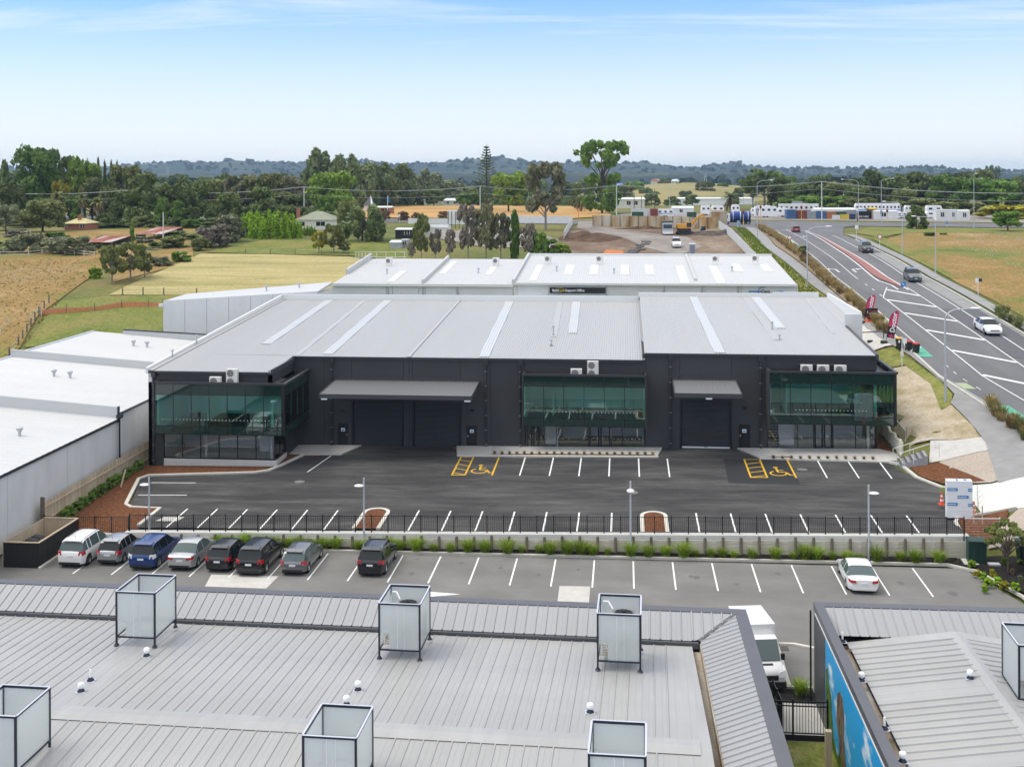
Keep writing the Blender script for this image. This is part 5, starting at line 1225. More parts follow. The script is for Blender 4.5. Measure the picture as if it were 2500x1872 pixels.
def cone(p, label, h=.9):
    t = empty("traffic_cone", p, random.uniform(0, 1), label, "traffic cone")
    MB().box(-.2, .2, -.2, .2, 0, .04).build("base", M['cone_orange'], t)
    MB().lathe([(.14, .04), (.10, h * .45), (.03, h)], seg=14).build("cone_body", M['cone_orange'], t, smooth=40)
    MB().lathe([(.118, h * .28), (.108, h * .42)], seg=14, cap=False).build("reflective_band", M['text_white'], t, smooth=40)
    MB().lathe([(.082, h * .62), (.065, h * .74)], seg=14, cap=False).build("reflective_band", M['text_white'], t, smooth=40)
cone((22.15, 83.4, 1.75), "orange traffic cone left of the wrapped sign"); cone((23.75, 81.3, 1.72), "orange traffic cone half hidden right of the wrapped sign")
gc = empty("utility_cabinet", (22.35, 76.1, .18), R(-4), "dark green utility cabinet in the black bark garden", "cabinet")
MB().box(-.55, .55, -.35, .35, 0, 1.38).build("cabinet_body", M['green_metal'], gc); MB().hexa([(-.6, -.42, 1.38), (.6, -.42, 1.38), (.6, .42, 1.38), (-.6, .42, 1.38), (-.55, -.36, 1.44), (.55, -.36, 1.44), (.55, .36, 1.5), (-.55, .36, 1.5)]).build("lid", M['green_metal'], gc)
MB().box(-.85, .75, -.6, .5, -.15, .0).build("plinth", M['concrete'], gc); MB().box(-.02, .0, -.36, -.35, .1, 1.3).build("door_seam", M['black_metal'], gc); MB().box(.06, .1, -.39, -.35, .6, .8).build("handle", M['rubber'], gc)
tag(MB().box(-.35, .35, -.22, .22, 0, .1).build("meter_lid", M['galv'], loc=(23.2, 75.3, .25)), "small grey steel access lid in the garden near the green cabinet", "access lid")
for i in range(3): wheelie((25.1 + .1 * i, 75.6 - .95 * i, .55), R(-80), M['bin_green'], M['green_metal'], f"dark green bin at the right edge, {('farthest', 'middle', 'nearest')[i]}", "green bins at the right edge", sc=1.25)
fr = empty("wire_gate", (21.9, 77.2, .6), 0, "thin white pipe and mesh gate frame at the end of the picket fence", "gate")
MB().bar((0, 0, 2.0), (2.3, .15, 2.0), .05).build("top_pipe", M['metal_white'], fr)
MB().bar((2.3, .15, 0), (2.3, .15, 2.1), .05).build("post", M['metal_white'], fr); MB().bar((0, 0, 0), (0, 0, 2.05), .06).build("post", M['black_metal'], fr)
mb = MB()
for k in range(11): mb.bar((.02, 0, .15 + .17 * k), (2.28, .15, .15 + .17 * k), .012)
mb.build("wire_mesh", M['galv'], fr)
tag(MB().lathe([(.13, 0), (.13, 1.0), (0, 1.03)], seg=10).build("timber_post", M['timber_post'], loc=(24.1, 76.2, .55), smooth=40), "short dark timber post beside the wire gate", "post")
gt = empty("metal_gate", (6.3, 51.95, 0), 0, "black metal gate between the two front buildings", "gate")
for x in (0.0, 1.05, 2.55): MB().box(x - .04, x + .04, -.04, .04, 0, 1.75).build("post", M['black_metal'], gt)
for x0, x1 in ((0.04, 1.01), (1.09, 2.51)):
    mb = MB()
    for z in (.2, 1.4, 1.6): mb.box(x0, x1, -.02, .02, z, z + .05)
    k = int((x1 - x0) / .12)
    for i in range(1, k): mb.box(x0 + (x1 - x0) * i / k - .011, x0 + (x1 - x0) * i / k + .011, -.011, .011, .2, 1.65)
    mb.build("gate_leaf", M['black_metal'], gt)
gf = picket_fence("short black picket fence beside the van nose", [(5.95, 54.1), (6.75, 54.1), (6.85, 53.2), (6.9, 52.2)], 1.55, flat0, 8)
MB().box(6.2, 8.9, 51.7, 51.75, .0, .25).build("timber_edging", M['timber_black'])["label"] = "black timber edging board under the gate"
tag(bpy.data.objects["timber_edging"], cat="edging")
tag(MB().box(-.13, .13, -.13, .13, 0, 1.6).build("bollard", M['timber_new'], loc=(8.45, 49.4, 0)), "square timber bollard by the mural wall", "bollard")
tag(MB().lathe([(.045, 0), (.045, 4.3)], seg=10).build("steel_pole", M['black_metal'], loc=(8.72, 55.7, 0), smooth=40), "slim black pole under the annexe corner", "pole")
drape("planting_strip", [(6.9, 55.4), (9.0, 55.4), (9.0, 56.8), (7.0, 56.9)], .03, M['mulch_black'], flat0, 3)
drape("footpath", [(6.0, 51.8), (8.95, 51.8), (8.95, 55.3), (6.9, 55.3)], .02, M['concrete'], flat0, 3)
drape("lawn", [(5.7, 40), (9.0, 40), (9.0, 51.6), (5.7, 51.6)], .02, M['lawn'] if 'lawn' in M else M['verge_grass'], flat0, 3)
kerb_run("kerb", [(7.9, 57.1), (7.95, 62.2), (8.9, 62.2), (10.2, 61.6), (13, 61.4)], .2, .1, flat0, M['kerb'])
kerb_run("kerb", [(7.0, 57.0), (9.0, 56.95)], .15, .1, flat0, M['kerb'])
mb = MB()
for k in range(6): mb.box(8.0 + .09 * k, 8.04 + .09 * k, 61.4, 62.0, .008, .03)
tag(mb.build("drain_grate", M['black_metal']), "black slotted drain grate by the kerb near the van", "drain grate")
# RIGHT-HAND VERGE, STEPS, PATHS, ROAD
RX = 30.6
road = None
def roadxy(Y): return RX + (0 if Y < 150 else .012 * (Y - 150)) - max(0, 100 - Y) * .02
# VEHICLES
def paint_mat(name, col, metal=.35, rough=.28):
    return mat(name, col, rough, metal, .5, coat=.8)
P_ = {'white': paint_mat('paint_white', (.78, .78, .77), 0), 'silver': paint_mat('paint_silver', (.42, .43, .44), .7), 'silver_warm': paint_mat('paint_silver_warm', (.52, .53, .54), .55), 'blue': paint_mat('paint_blue', (.012, .05, .20), .4), 'black': paint_mat('paint_black', (.008, .008, .010), .1), 'grey': paint_mat('paint_grey', (.20, .205, .21), .7), 'red': paint_mat('paint_red', (.30, .012, .02), .3), 'dark': paint_mat('paint_dark', (.035, .04, .048), .5), 'slate': paint_mat('paint_slate', (.10, .115, .13), .6)}
M['car_glass'] = mat('car_glass', (.012, .016, .017), .04, spec=.45)
M['car_glass_pale'] = mat('car_glass_pale', (.075, .105, .105), .04, spec=.5)
M['tail_red'] = mat('tail_red', (.45, .012, .015), .15, coat=.6); M['lamp_clear'] = mat('lamp_clear', (.75, .76, .78), .12, coat=.6)
M['plastic_dark'] = mat('plastic_dark', (.018, .018, .019), .6); M['plate'] = mat('plate', (.72, .72, .72), .5)
WH = {}
def wheel_meshes(r, w):
    k = (round(r, 3), round(w, 3))
    if k in WH: return WH[k]
    ty = MB(); ty.lathe([(r * .66, -w / 2), (r * .92, -w / 2), (r, -w * .32), (r, w * .32), (r * .92, w / 2), (r * .66, w / 2)], (0, 0, 0), 20, 'x', False)
    ri = MB(); ri.lathe([(r * .64, -w * .3), (r * .67, w * .42), (r * .6, w * .44), (r * .57, w * .25)], (0, 0, 0), 20, 'x', False)
    for s in range(5):
        a = R(72 * s); ri.bar((w * .36, .05 * r * math.cos(a), .05 * r * math.sin(a)), (w * .36, r * .62 * math.cos(a), r * .62 * math.sin(a)), r * .2, .03, (1, 0, 0))
    ri.lathe([(r * .16, w * .2), (r * .16, w * .42)], (0, 0, 0), 10, 'x')
    di = MB(); di.lathe([(r * .6, w * .02), (r * .6, w * .06)], (0, 0, 0), 20, 'x')
    WH[k] = (ty.mesh("tyre", M['rubber'], 40), ri.mesh("rim", M['chrome'], 40), di.mesh("brake_disc", M['plastic_dark']))
    return WH[k]
CARS = {}
def car(name, label, loc, rz, paint, L=4.4, W=1.78, H=1.48, style='hatch', group=None, cat="car", rails=False, rear_lamp='red', clr=.2, rear=True, glass=None, rim=True, alloy=None):
    t = empty(name, loc, rz, label, cat, group); gl = glass or M['car_glass']
    hw = W / 2; y0, y1 = -L / 2, L / 2; rw = {'suv': .36, 'ute': .37}.get(style, .315); ra = rw * 1.17
    fw, bw = y1 - .86, y0 + (.80 if style in ('suv', 'hatch') else .98)
    belt = .60 * H if style != 'suv' else .60 * H
    hood = belt + .01
    if style in ('hatch', 'suv'):
        rk = .42 if style == 'hatch' else .34
        top = [(y0, .40 * H), (y0 + .05, .55 * H), (y0 + .10, belt + .0), (y0 + .10 + .02, belt + .02), (y0 + rk + .12, H - .07), (y0 + rk + .45, H - .015), (-.1, H), (.28 * L / 4.4, H - .035), (.98 * L / 4.4, belt + .10), (1.05 * L / 4.4, belt + .06), (y1 - .45, hood - .1), (y1 - .14, hood - .24), (y1, .40 * H)]
        g0, g1 = y0 + .11, 1.0 * L / 4.4; r0, r1 = y0 + rk + .1, .29 * L / 4.4
        cuts = [y0 + .62 * (1.25 if style == 'suv' else 1), y0 + 1.22, -.12 + .02, .80 * L / 4.4]
    elif style in ('sedan', 'coupe'):
        top = [(y0, .40 * H), (y0 + .04, .60 * H), (y0 + .12, belt + .08), (y0 + .50, belt + .11), (y0 + .62, belt + .12), (y0 + 1.42, H - .05), (y0 + 1.72, H - .01), (-.05, H), (.30, H - .04), (1.12, belt + .09), (1.2, belt + .06), (y1 - .5, hood - .08), (y1 - .14, hood - .22), (y1, .38 * H)]
        g0, g1 = y0 + .6, 1.14; r0, r1 = y0 + 1.40, .31
        cuts = [y0 + 1.0, -.30, .86]
    else:
        top = [(y0, .40 * H), (y0 + .05, .50 * H), (y0 + .08, belt), (-.62, belt), (-.55, belt + .02), (-.42, H - .06), (-.25, H - .01), (.05, H), (.45, H - .05), (1.15, belt + .12), (1.22, belt + .08), (y1 - .45, hood - .04), (y1 - .12, hood - .16), (y1, .4 * H)]
        g0, g1 = -.56, 1.17; r0, r1 = -.43, .46
        cuts = [-.40, .12, .95]
    def ztop(y): return interp(top, y)
    S = set([p[0] for p in top]);
    for c in (fw, bw):
        for k in (-1.02, -.92, -.7, -.4, 0, .4, .7, .92, 1.02): S.add(c + ra * k)
    pil = .045
    for c in cuts: S.add(c - pil); S.add(c + pil)
    S = sorted(s for s in S if y0 <= s <= y1)
    S2 = [S[0]]
    for s in S[1:]:
        if s - S2[-1] > .018: S2.append(s)
    S = S2; rings = []
    for y in S:
        e = max(0, abs(y) - (L / 2 - .55)) / .55; w = hw * (1 - .20 * e ** 2.2)
        zt_ = ztop(y); zb = clr + .10 * e
        for c in (fw, bw):
            d = abs(y - c)
            if d < ra: zb = max(zb, rw + math.sqrt(max(0, ra * ra - d * d)) * .98)
        inG = g0 - .001 <= y <= g1 + .001
        zbelt = min(belt + .03 * (1 - (y - y0) / L), zt_ - .02) if inG else zt_ - .05
        k = max(0, (zt_ - belt) / (H - belt)) if inG else 0
        wt = w * (.955 - .235 * k)
        mid = max(zb + .03, min(.42 * H, zbelt - .06)); mid2 = max(mid + .02, zbelt - .12)
        rings.append([(w * .93, zb), (w * .995, (zb + mid) / 2), (w, mid), (w * .985, mid2), (w * .955, zbelt), (wt, max(zbelt + .01, zt_ - (.05 if inG else .012))), (wt * .80, zt_ - .004), (wt * .4, zt_ + .012 * (1 if inG else 1)), (0, zt_ + .02)])
    nR = 9; body, side, ws, rwn = MB(), MB(), MB(), MB()
    def q(mb, a, b, c, d): mb.face([a, b, c, d])
    for i in range(len(S) - 1):
        ya, yb = S[i], S[i + 1]; ym = (ya + yb) / 2
        for sgn in (-1, 1):
            for j in range(nR - 1):
                A, B = rings[i][j], rings[i + 1][j]; C, D = rings[i + 1][j + 1], rings[i][j + 1]
                pts = [(sgn * A[0], ya, A[1]), (sgn * B[0], yb, B[1]), (sgn * C[0], yb, C[1]), (sgn * D[0], ya, D[1])]
                tgt = body
                if j == 4 and g0 + .12 < ym < g1 - .03 and not any(abs(ym - c) <= pil for c in cuts) and ztop(ym) > belt + .10: tgt = side
                if j >= 5 and r1 < ym < g1 - .02 and j >= 5: tgt = ws
                if j >= 5 and g0 + .0 < ym < r0 - .02 and style != 'ute': tgt = rwn
                if style == 'ute' and j >= 5 and g0 < ym < r0: tgt = rwn
                if style == 'ute' and j >= 5 and y0 + .12 < ym < -.66: tgt = None
                if tgt is not None: tgt.face(pts)
    for i in (0, len(S) - 1):
        body.face([(s * p[0], S[i], p[1]) for s, pr in ((1, rings[i]), (-1, rings[i][::-1])) for p in pr])
    body.v = [tuple(round(c, 5) for c in v) for v in body.v]
    def weld(mb, nm, m, par):
        if not mb.f: return None
        o = mb.build(nm, m, par)
        bm = bmesh.new(); bm.from_mesh(o.data); bmesh.ops.remove_doubles(bm, verts=bm.verts, dist=.0015); bmesh.ops.recalc_face_normals(bm, faces=bm.faces); bm.to_mesh(o.data); bm.free()
        o.data.polygons.foreach_set("use_smooth", [True] * len(o.data.polygons)); o.data.set_sharp_from_angle(angle=R(32)); return o
    bo = weld(body, "body", paint, t)
    for s in (-1, 1):
        sd = MB();
        for f in side.f:
            if all(side.v[i][0] * s > 0 for i in f): sd.face([side.v[i] for i in f])
        weld(sd, "side_windows", gl, t)
    weld(ws, "windscreen", gl, t); weld(rwn, "rear_window", gl, t)
    MB().box(-hw * .82, hw * .82, y0 + .12, y1 - .12, clr - .02, .5).build("underbody", M['plastic_dark'], t)
    tyre, rimm, disc = wheel_meshes(rw, .21)
    for sx in (-1, 1):
        for wy in (fw, bw):
            wl_ = empty("wheel", (0, 0, 0)); wl_.parent = t; wl_.location = (sx * (hw - .115), wy, rw); wl_.rotation_euler = (0, 0, 0 if sx > 0 else math.pi)
            add("tyre", tyre, wl_); add("rim", rimm, wl_); add("brake_disc", disc, wl_)
    e1 = hw * .86
    for s in (-1, 1):
        if style in ('hatch', 'suv', 'ute'):
            a = y0 + .065
            MB().hexa([(s * (hw * .60), a - .06, .60 * H - .22), (s * (hw * .90), a + .02, .60 * H - .22), (s * (hw * .975), a + .30, .60 * H - .20), (s * (hw * .6), a + .2, .60 * H - .22), (s * (hw * .64), a - .03, .60 * H + .02), (s * (hw * .88), a + .03, .60 * H + .03), (s * (hw * .965), a + .26, .60 * H + .03), (s * (hw * .6), a + .2, .60 * H + .02)]).build("tail_lamp", M['tail_red'] if rear_lamp == 'red' else M['lamp_clear'], t)
        else:
            a = y0 - .035
            MB().hexa([(s * hw * .50, a - .02, belt - .14), (s * hw * .86, a + .05, belt - .12), (s * hw * .955, a + .34, belt - .08), (s * hw * .5, a + .2, belt - .14), (s * hw * .52, a - .01, belt + .0), (s * hw * .85, a + .06, belt + .02), (s * hw * .94, a + .32, belt + .03), (s * hw * .5, a + .2, belt)]).build("tail_lamp", M['tail_red'], t)
        b = y1 - .13
        MB().hexa([(s * hw * .50, b + .09, hood - .36), (s * hw * .84, b - .0, hood - .36), (s * hw * .955, b - .36, hood - .30), (s * hw * .5, b - .2, hood - .36), (s * hw * .52, b + .03, hood - .215), (s * hw * .83, b - .06, hood - .20), (s * hw * .93, b - .36, hood - .16), (s * hw * .5, b - .25, hood - .21)]).build("head_lamp", M['lamp_clear'], t)
        MB().hexa([(s * (hw * .95), g1 - .28, belt + .02), (s * (hw + .17), g1 - .26, belt + .03), (s * (hw + .17), g1 - .16, belt + .03), (s * (hw * .95), g1 - .14, belt + .02), (s * (hw * .95), g1 - .28, belt + .1), (s * (hw + .16), g1 - .26, belt + .17), (s * (hw + .16), g1 - .17, belt + .16), (s * (hw * .95), g1 - .15, belt + .08)]).build("mirror", paint, t)
        for cy in (cuts[-2] - .18, cuts[0] + .25): MB().cbox((s * hw * .992, cy if cy < .5 else .3, belt - .13), .03, .17, .03).build("door_handle", paint, t)
        if rails: MB().tube([(s * hw * .66, y0 + .75, H - .03), (s * hw * .67, y0 + .85, H + .03), (s * hw * .67, .15, H + .03), (s * hw * .66, .25, H - .02)], .018, 6).build("roof_rail", M['black_metal'] if rails == 'black' else M['chrome'], t)
    MB().box(-.2, .2, y0 - .012 if style not in ('sedan', 'coupe') else y0 - .012, y0 + .03, .43 * H - .02, .43 * H + .085).build("number_plate", M['plate'], t)
    lettering("KRD418"[: 6], .085, M['plastic_dark'], (-.165, y0 - .015, .43 * H + .005), t, ext=.001) if False else None
    MB().box(-.2, .2, y1 - .03, y1 + .012, .30 * H, .30 * H + .1).build("number_plate", M['plate'], t)
    MB().box(-hw * .5, hw * .5, y1 - .08, y1 + .006, .36 * H + .02, .36 * H + .12).build("grille", M['plastic_dark'], t)
    MB().box(-hw * .74, hw * .74, y0 - .015, y0 + .1, clr + .06, clr + .2).build("rear_bumper_trim", M['plastic_dark'] if style != 'coupe' else paint, t)
    if style in ('hatch', 'suv'):
        MB().hexa([(-hw * .62, y0 + (.42 if style == 'hatch' else .34) - .02, H - .09), (hw * .62, y0 + (.42 if style == 'hatch' else .34) - .02, H - .09), (hw * .62, y0 + .75, H - .03), (-hw * .62, y0 + .75, H - .03), (-hw * .62, y0 + (.42 if style == 'hatch' else .34) - .04, H - .05), (hw * .62, y0 + (.42 if style == 'hatch' else .34) - .04, H - .05), (hw * .62, y0 + .75, H + .012), (-hw * .62, y0 + .75, H + .012)]).build("roof_spoiler", paint, t)
        MB().bar((0, y0 + .17, belt + .09), (.34, y0 + .16, belt + .06), .02).build("rear_wiper", M['plastic_dark'], t)
        MB().bar((0, y0 + .8, H), (0, y0 + .7, H + .22), .012).build("aerial", M['plastic_dark'], t)
    return t
RY = 70.1
def parked(i, X, Y, *a, **k): return car("parked_car", a[0], (X, Y, 0), R(-.8), *a[1:], group="cars parked in the lower car park", **k)
parked(0, -35.45, 72.75, "white suv with black roof rails parked next to the bin enclosure", P_['white'], L=4.86, W=1.9, H=1.72, style='suv', rails='black', glass=M['car_glass_pale'])
parked(1, -33.25, 72.9, "small silver hatchback parked between the white suv and the blue car", P_['silver'], L=3.9, W=1.68, H=1.53, style='hatch')
parked(2, -30.7, 72.55, "metallic blue crossover with clear tail lamps parked in the row", P_['blue'], L=4.68, W=1.87, H=1.65, style='suv', rear_lamp='clear')
parked(3, -28.2, 72.6, "pale silver sedan with green-tinted rear window parked right of blue car", P_['silver_warm'], L=4.5, W=1.8, H=1.48, style='sedan', glass=M['car_glass_pale'])
parked(4, -25.75, 72.45, "glossy black small hatchback parked between silver sedan and large black suv", P_['black'], L=4.22, W=1.76, H=1.51, style='hatch')
parked(5, -23.5, 72.15, "large black suv with tall red tail lamps parked by the concrete pad", P_['black'], L=4.77, W=1.88, H=1.69, style='suv')
parked(6, -20.8, 72.35, "grey metallic hatchback, last car of the parked row", P_['grey'], L=4.42, W=1.75, H=1.46, style='hatch', glass=M['car_glass_pale'])
parked(7, -15.9, 72.55, "lone black suv with chrome roof rails under the lamp post", P_['black'], L=4.45, W=1.81, H=1.68, style='suv', rails='chrome')
car("parked_car", "white two-door coupe parked alone at the right", (14.15, 72.3, 0), R(-1), P_['white'], L=4.63, W=1.86, H=1.38, style='coupe', group="cars parked in the lower car park", glass=M['car_glass_pale'])
def on_road(px, py, rz, *a, **k):
    p = ground_px(px, py); n = (terr(p.x, p.y + 2) - terr(p.x, p.y - 2)) / 4
    c = car(*a[:2], (p.x, p.y, p.z + .22), rz, *a[2:], **k);
    c.rotation_euler = (math.atan(n) * math.cos(rz), 0, rz); return c
vn = empty("box_van", (6.36, 59.25, 0), R(189.5), "white box van facing the camera in the gap between roofs", "van")
vn.scale = (.88, .88, .88)
def V_(mb, n, m, s=None): return mb.build(n, m, vn, smooth=s)
V_(MB().box(-.98, .98, -1.6, 1.25, .9, 2.95), "cargo_box", P_['white'])
mb = MB(); prof = [(1.25, .4), (1.25, 2.35), (1.55, 2.5), (1.95, 2.42), (2.75, 1.45), (3.25, 1.25), (3.4, 1.0), (3.42, .42)]
for s in (-1, 1): mb.face([(s * .92, y, z) for y, z in prof])
for (ya, za), (yb, zb) in zip(prof, prof[1:]): mb.face([(-.92, ya, za), (.92, ya, za), (.92, yb, zb), (-.92, yb, zb)])
cb_ = V_(mb, "cab", P_['white'], 45); bv = cb_.modifiers.new('bevel', 'BEVEL'); bv.width = .11; bv.segments = 3; bv.limit_method = 'ANGLE'; bv.angle_limit = R(50)
bm = bmesh.new(); bm.from_mesh(cb_.data); bmesh.ops.remove_doubles(bm, verts=bm.verts, dist=.002); bmesh.ops.recalc_face_normals(bm, faces=bm.faces); bm.to_mesh(cb_.data); bm.free()
V_(MB().hexa([(-.84, 2.0, 2.385), (.84, 2.0, 2.385), (.84, 2.72, 1.51), (-.84, 2.72, 1.51), (-.84, 2.03, 2.41), (.84, 2.03, 2.41), (.84, 2.75, 1.535), (-.84, 2.75, 1.535)]), "windscreen", M['car_glass_pale'])
for s in (-1, 1):
    V_(MB().hexa([(s * .925, 1.4, 1.5), (s * .935, 1.4, 1.5), (s * .935, 2.55, 1.5), (s * .925, 2.55, 1.5), (s * .925, 1.45, 2.25), (s * .935, 1.45, 2.25), (s * .935, 1.95, 2.25), (s * .925, 1.95, 2.25)]), "side_window", M['car_glass'])
    V_(MB().cbox((s * 1.08, 2.35, 1.55), .2, .14, .34), "mirror", M['plastic_dark'])
    V_(MB().hexa([(s * .58, 3.44, .85), (s * .94, 3.42, .85), (s * .945, 3.05, .9), (s * .58, 3.2, .9), (s * .6, 3.36, 1.12), (s * .93, 3.3, 1.2), (s * .945, 2.95, 1.36), (s * .6, 3.1, 1.34)]), "head_lamp", M['lamp_clear'])
V_(MB().box(-.5, .5, 3.38, 3.47, .72, .98), "grille", M['plastic_dark']); V_(MB().box(-.94, .94, 3.2, 3.5, .3, .62), "bumper", M['plastic_dark']); V_(MB().hexa([(-.35, 2.88, 1.41), (.35, 2.88, 1.41), (.35, 3.0, 1.36), (-.35, 3.0, 1.36), (-.35, 2.88, 1.43), (.35, 2.88, 1.43), (.35, 3.0, 1.38), (-.35, 3.0, 1.38)]), "bonnet_vent", M['plastic_dark'])
V_(MB().box(-.93, .93, -1.55, 3.2, .35, .75), "chassis", M['plastic_dark'])
ty, ri, di = wheel_meshes(.33, .22)
for sx in (-1, 1):
    for y in (-.9, 2.45):
        w_ = empty("wheel", (0, 0, 0)); w_.parent = vn; w_.location = (sx * .84, y, .33); w_.rotation_euler = (0, 0, 0 if sx > 0 else math.pi); add("tyre", ty, w_); add("rim", ri, w_)
# ROAD
def rs(Y): return .045 * max(0, Y - 170) + (.14 * (110 - Y) if Y < 110 else 0)
YS = list(np.arange(72, 320, 4.0))
def xline(x, ya, yb, step=4.0):
    n = max(1, int((yb - ya) / step)); return [(x(y) if callable(x) else x + rs(y), y) for y in [ya + (yb - ya) * i / n for i in range(n + 1)]]
road = ribbon("road", xline(29.2, 72, 330), xline(43.0, 72, 330), .16, M['asphalt_road'])
tag(road, kind="structure")
cross = [(240, 262), (160, 284), (110, 297), (60, 309), (30, 318), (-10, 331), (-60, 343), (-120, 356), (-200, 372)]
crs = resample(cross, 8)
croad = ribbon("cross_road", offset_line(crs, 12), offset_line(crs, -12), .13, M['asphalt_road'])
drape("junction", [(29.5, 285), (26, 300), (20, 312), (60, 300), (54, 290), (50, 270), (47.3, 255), (43.5, 240), (33, 262)], .17, M['asphalt_road'])
OFF = .19
def rl(name, a, b, w, m='road_paint', parent=None): stripe(name, [a, b], w, OFF, M[m], terr, parent or road)
def rline_x(name, x, ya, yb, w, m='road_paint'):
    P = xline(x, ya, yb); ribbon(name, [(p[0] - w / 2, p[1]) for p in P], [(p[0] + w / 2, p[1]) for p in P], OFF, M[m], terr, road)
rline_x("edge_line", 30.4, 122, 276, .13); rline_x("edge_line", 40.45, 74, 250, .14)
rline_x("lane_line", 33.15, 168, 276, .12)
for k in range(4): rline_x("lane_dash", 33.15, 148 + 4.6 * k, 149.4 + 4.6 * k, .14)
mL = lambda y: (33.1 if y < 152 else (lerp(33.1, 35.4, (y - 152) / 8) if y < 160 else 35.4 + (y - 160) * .01)) + rs(y)
rline_x("median_line", mL, 90, 160, .14)
rline_x("median_line", 38.05, 74, 160, .14)
M['median_red'] = mat('median_red', (.30, .13, .115), .9, noise=(1.5, .15))
rline_x("median_edge", lambda y: 35.55 + .012 * (y - 160) + rs(y) + (0.9 if y < 166 else 0), 158, 270, .22); rline_x("median_edge", lambda y: 37.75 + rs(y) - .004 * (y - 160), 158, 270, .22)
P = [y for y in np.arange(160, 270, 4.0)]
ribbon("median_island", [(35.85 + .012 * (y - 160) + rs(y) + max(0, (170 - y)) * .14, y) for y in P], [(37.55 + rs(y) - .004 * (y - 160), y) for y in P], .27, M['median_red'], terr, road)
for y in (88, 98, 108, 118, 128, 138, 147, 155): rl("hatch_bar", (38.0, y - 2.0), (mL(y + 3) + .1, y + 3.0), .55)
rl("stop_line", (30.6 + rs(272), 272), (35.2 + rs(272), 274), .35)
def arrow(cx, cy, left):
    mb = MB(); s = -1 if left else 1
    def f(pts): mb.face([(cx + x * s, cy + y, terr(cx + x * s, cy + y) + OFF + .01) for x, y in pts])
    f([(-.12, -2.6), (.12, -2.6), (.12, .8), (-.12, .8)]); f([(.12, .5), (.8, 1.0), (.8, 1.35), (-.12, .95)]); f([(.7, .5), (1.5, 1.25), (.75, 1.9)])
    mb.build("turn_arrow", M['road_paint'], road)
for x, y, l in ((31.9, 178, True), (34.4, 178, False), (33.9, 245, True), (37.3, 246, False)): arrow(x, y, l)
M['cycle_green'] = mat('cycle_green', (.10, .38, .26), .8, noise=(2, .15)); M['cycle_pale'] = mat('cycle_pale', (.33, .40, .24), .85, noise=(2, .15))
def road_patch(name, x0, x1, y0, y1, m, off=OFF - .012):
    P = xline(lambda y: x0 + rs(y), y0, y1, 2); Q = xline(lambda y: x1 + rs(y), y0, y1, 2); ribbon(name, P, Q, off, m, terr, road)
road_patch("cycle_box", 29.35, 30.6, 118, 123.6, M['cycle_green']); road_patch("cycle_box", 29.4, 31.1, 95.5, 101, M['cycle_green'])
road_patch("cycle_patch", 29.4, 30.6, 106.0, 108, M['cycle_pale']); road_patch("cycle_patch", 29.35, 30.4, 133, 140, M['cycle_pale']); road_patch("cycle_patch", 29.4, 30.4, 225, 262, M['cycle_pale'])
road_patch("asphalt_patch", 38.3, 42.6, 118, 144, mat('asphalt_repair', (.105, .105, .115), .9, noise=(3, .1)), OFF - .016)
road_patch("shoulder", 41.0, 42.9, 125, 205, mat('shoulder', (.26, .255, .245), .9, noise=(.8, .15)), OFF - .02)
for k in range(5): rline_x("lane_dash", 30.9, 103 + 2.7 * k, 104 + 2.7 * k, .09)
rz_ = lambda X, Y: terr(X, Y) + .16
kerb_run("kerb", xline(29.1, 80, 276, 3), .24, .11, rz_, M['concrete'], base=-.25)
kerb_run("kerb", xline(43.1, 100, 236, 3), .22, .11, rz_, M['kerb_dark'] if 'kerb_dark' in M else M['concrete'], base=-.25)
drape("footpath", [(26.8, 86), (29.6, 86), (32.0, 95), (30.7, 103), (29.0 + .0, 113), (28.95, 122), (28.9, 128), (27.9, 134), (27.7, 161), (28.2, 221), (32.4, 284), (29.8, 290), (26.6, 229), (26.4, 166), (27.6, 128), (28.6, 118.9), (29.0, 109), (28.9, 104.5), (28.0, 102.5), (28.2, 93.5)][::-1], .19, M['footpath_grey'], terr, 3)
drape("footpath", [(45.5 + rs(y), y) for y in np.arange(110, 255, 6.0)] + [(43.9 + rs(y), y) for y in np.arange(254, 109, -6.0)], .15, M['footpath_grey'], terr, 4)
drape("driveway", [(22.5, 126), (29.0, 124), (29.05, 134.5), (27.8, 136), (22.5, 137)], .2, M['concrete'], terr, 3)
drape("footpath", [(23.9, 93.6), (28.3, 92.0), (28.3, 94.6), (24.6, 95.9)], .12, M['concrete_blue'] if 'concrete_blue' in M else M['concrete'], terr, 2)
drape("pebble_paving", [(24.6, 93.2), (28.4, 91.8), (29.6, 86.6), (26.4, 86.4), (23.9, 88.3)], .15, M['pebble'], terr, 2)
drape("driveway", [(24.3, 81.4), (26.6, 81.2), (32, 80), (32, 86.2), (26.4, 86.2), (24.6, 87.2)], .14, M['concrete_pale'], terr, 2)
drape("pebble_paving", [(23.5, 77.6), (29, 77.4), (31, 80), (26.6, 81.1)], .16, M['pebble'], terr, 2)
drape("garden_bed", [(22.3, 94.0), (22.5, 90.8), (23.6, 88.4), (26.2, 86.9), (24.5, 93.0), (23.7, 93.5)], .16, M['mulch'], terr, 2)
drape("garden_bed", [(22.2, 78.0), (24.6, 77.8), (26.0, 81.2), (22.5, 80.8)], .20, M['mulch'], terr, 2)
kerb_run("kerb", [(22.3, 77.9), (22.2, 80.2), (22.6, 80.9), (26.5, 81.3)], .24, .14, lambda X, Y: terr(X, Y) + .12, M['kerb'], base=-.2)
drape("verge", [(22.5, 97.0), (23.5, 96.0), (24.7, 96.0), (28.2, 94.7), (28.0, 102.4), (28.8, 104.8), (28.9, 109), (28.5, 116), (22.6, 117)], .08, M['verge_dry'], terr, 2)
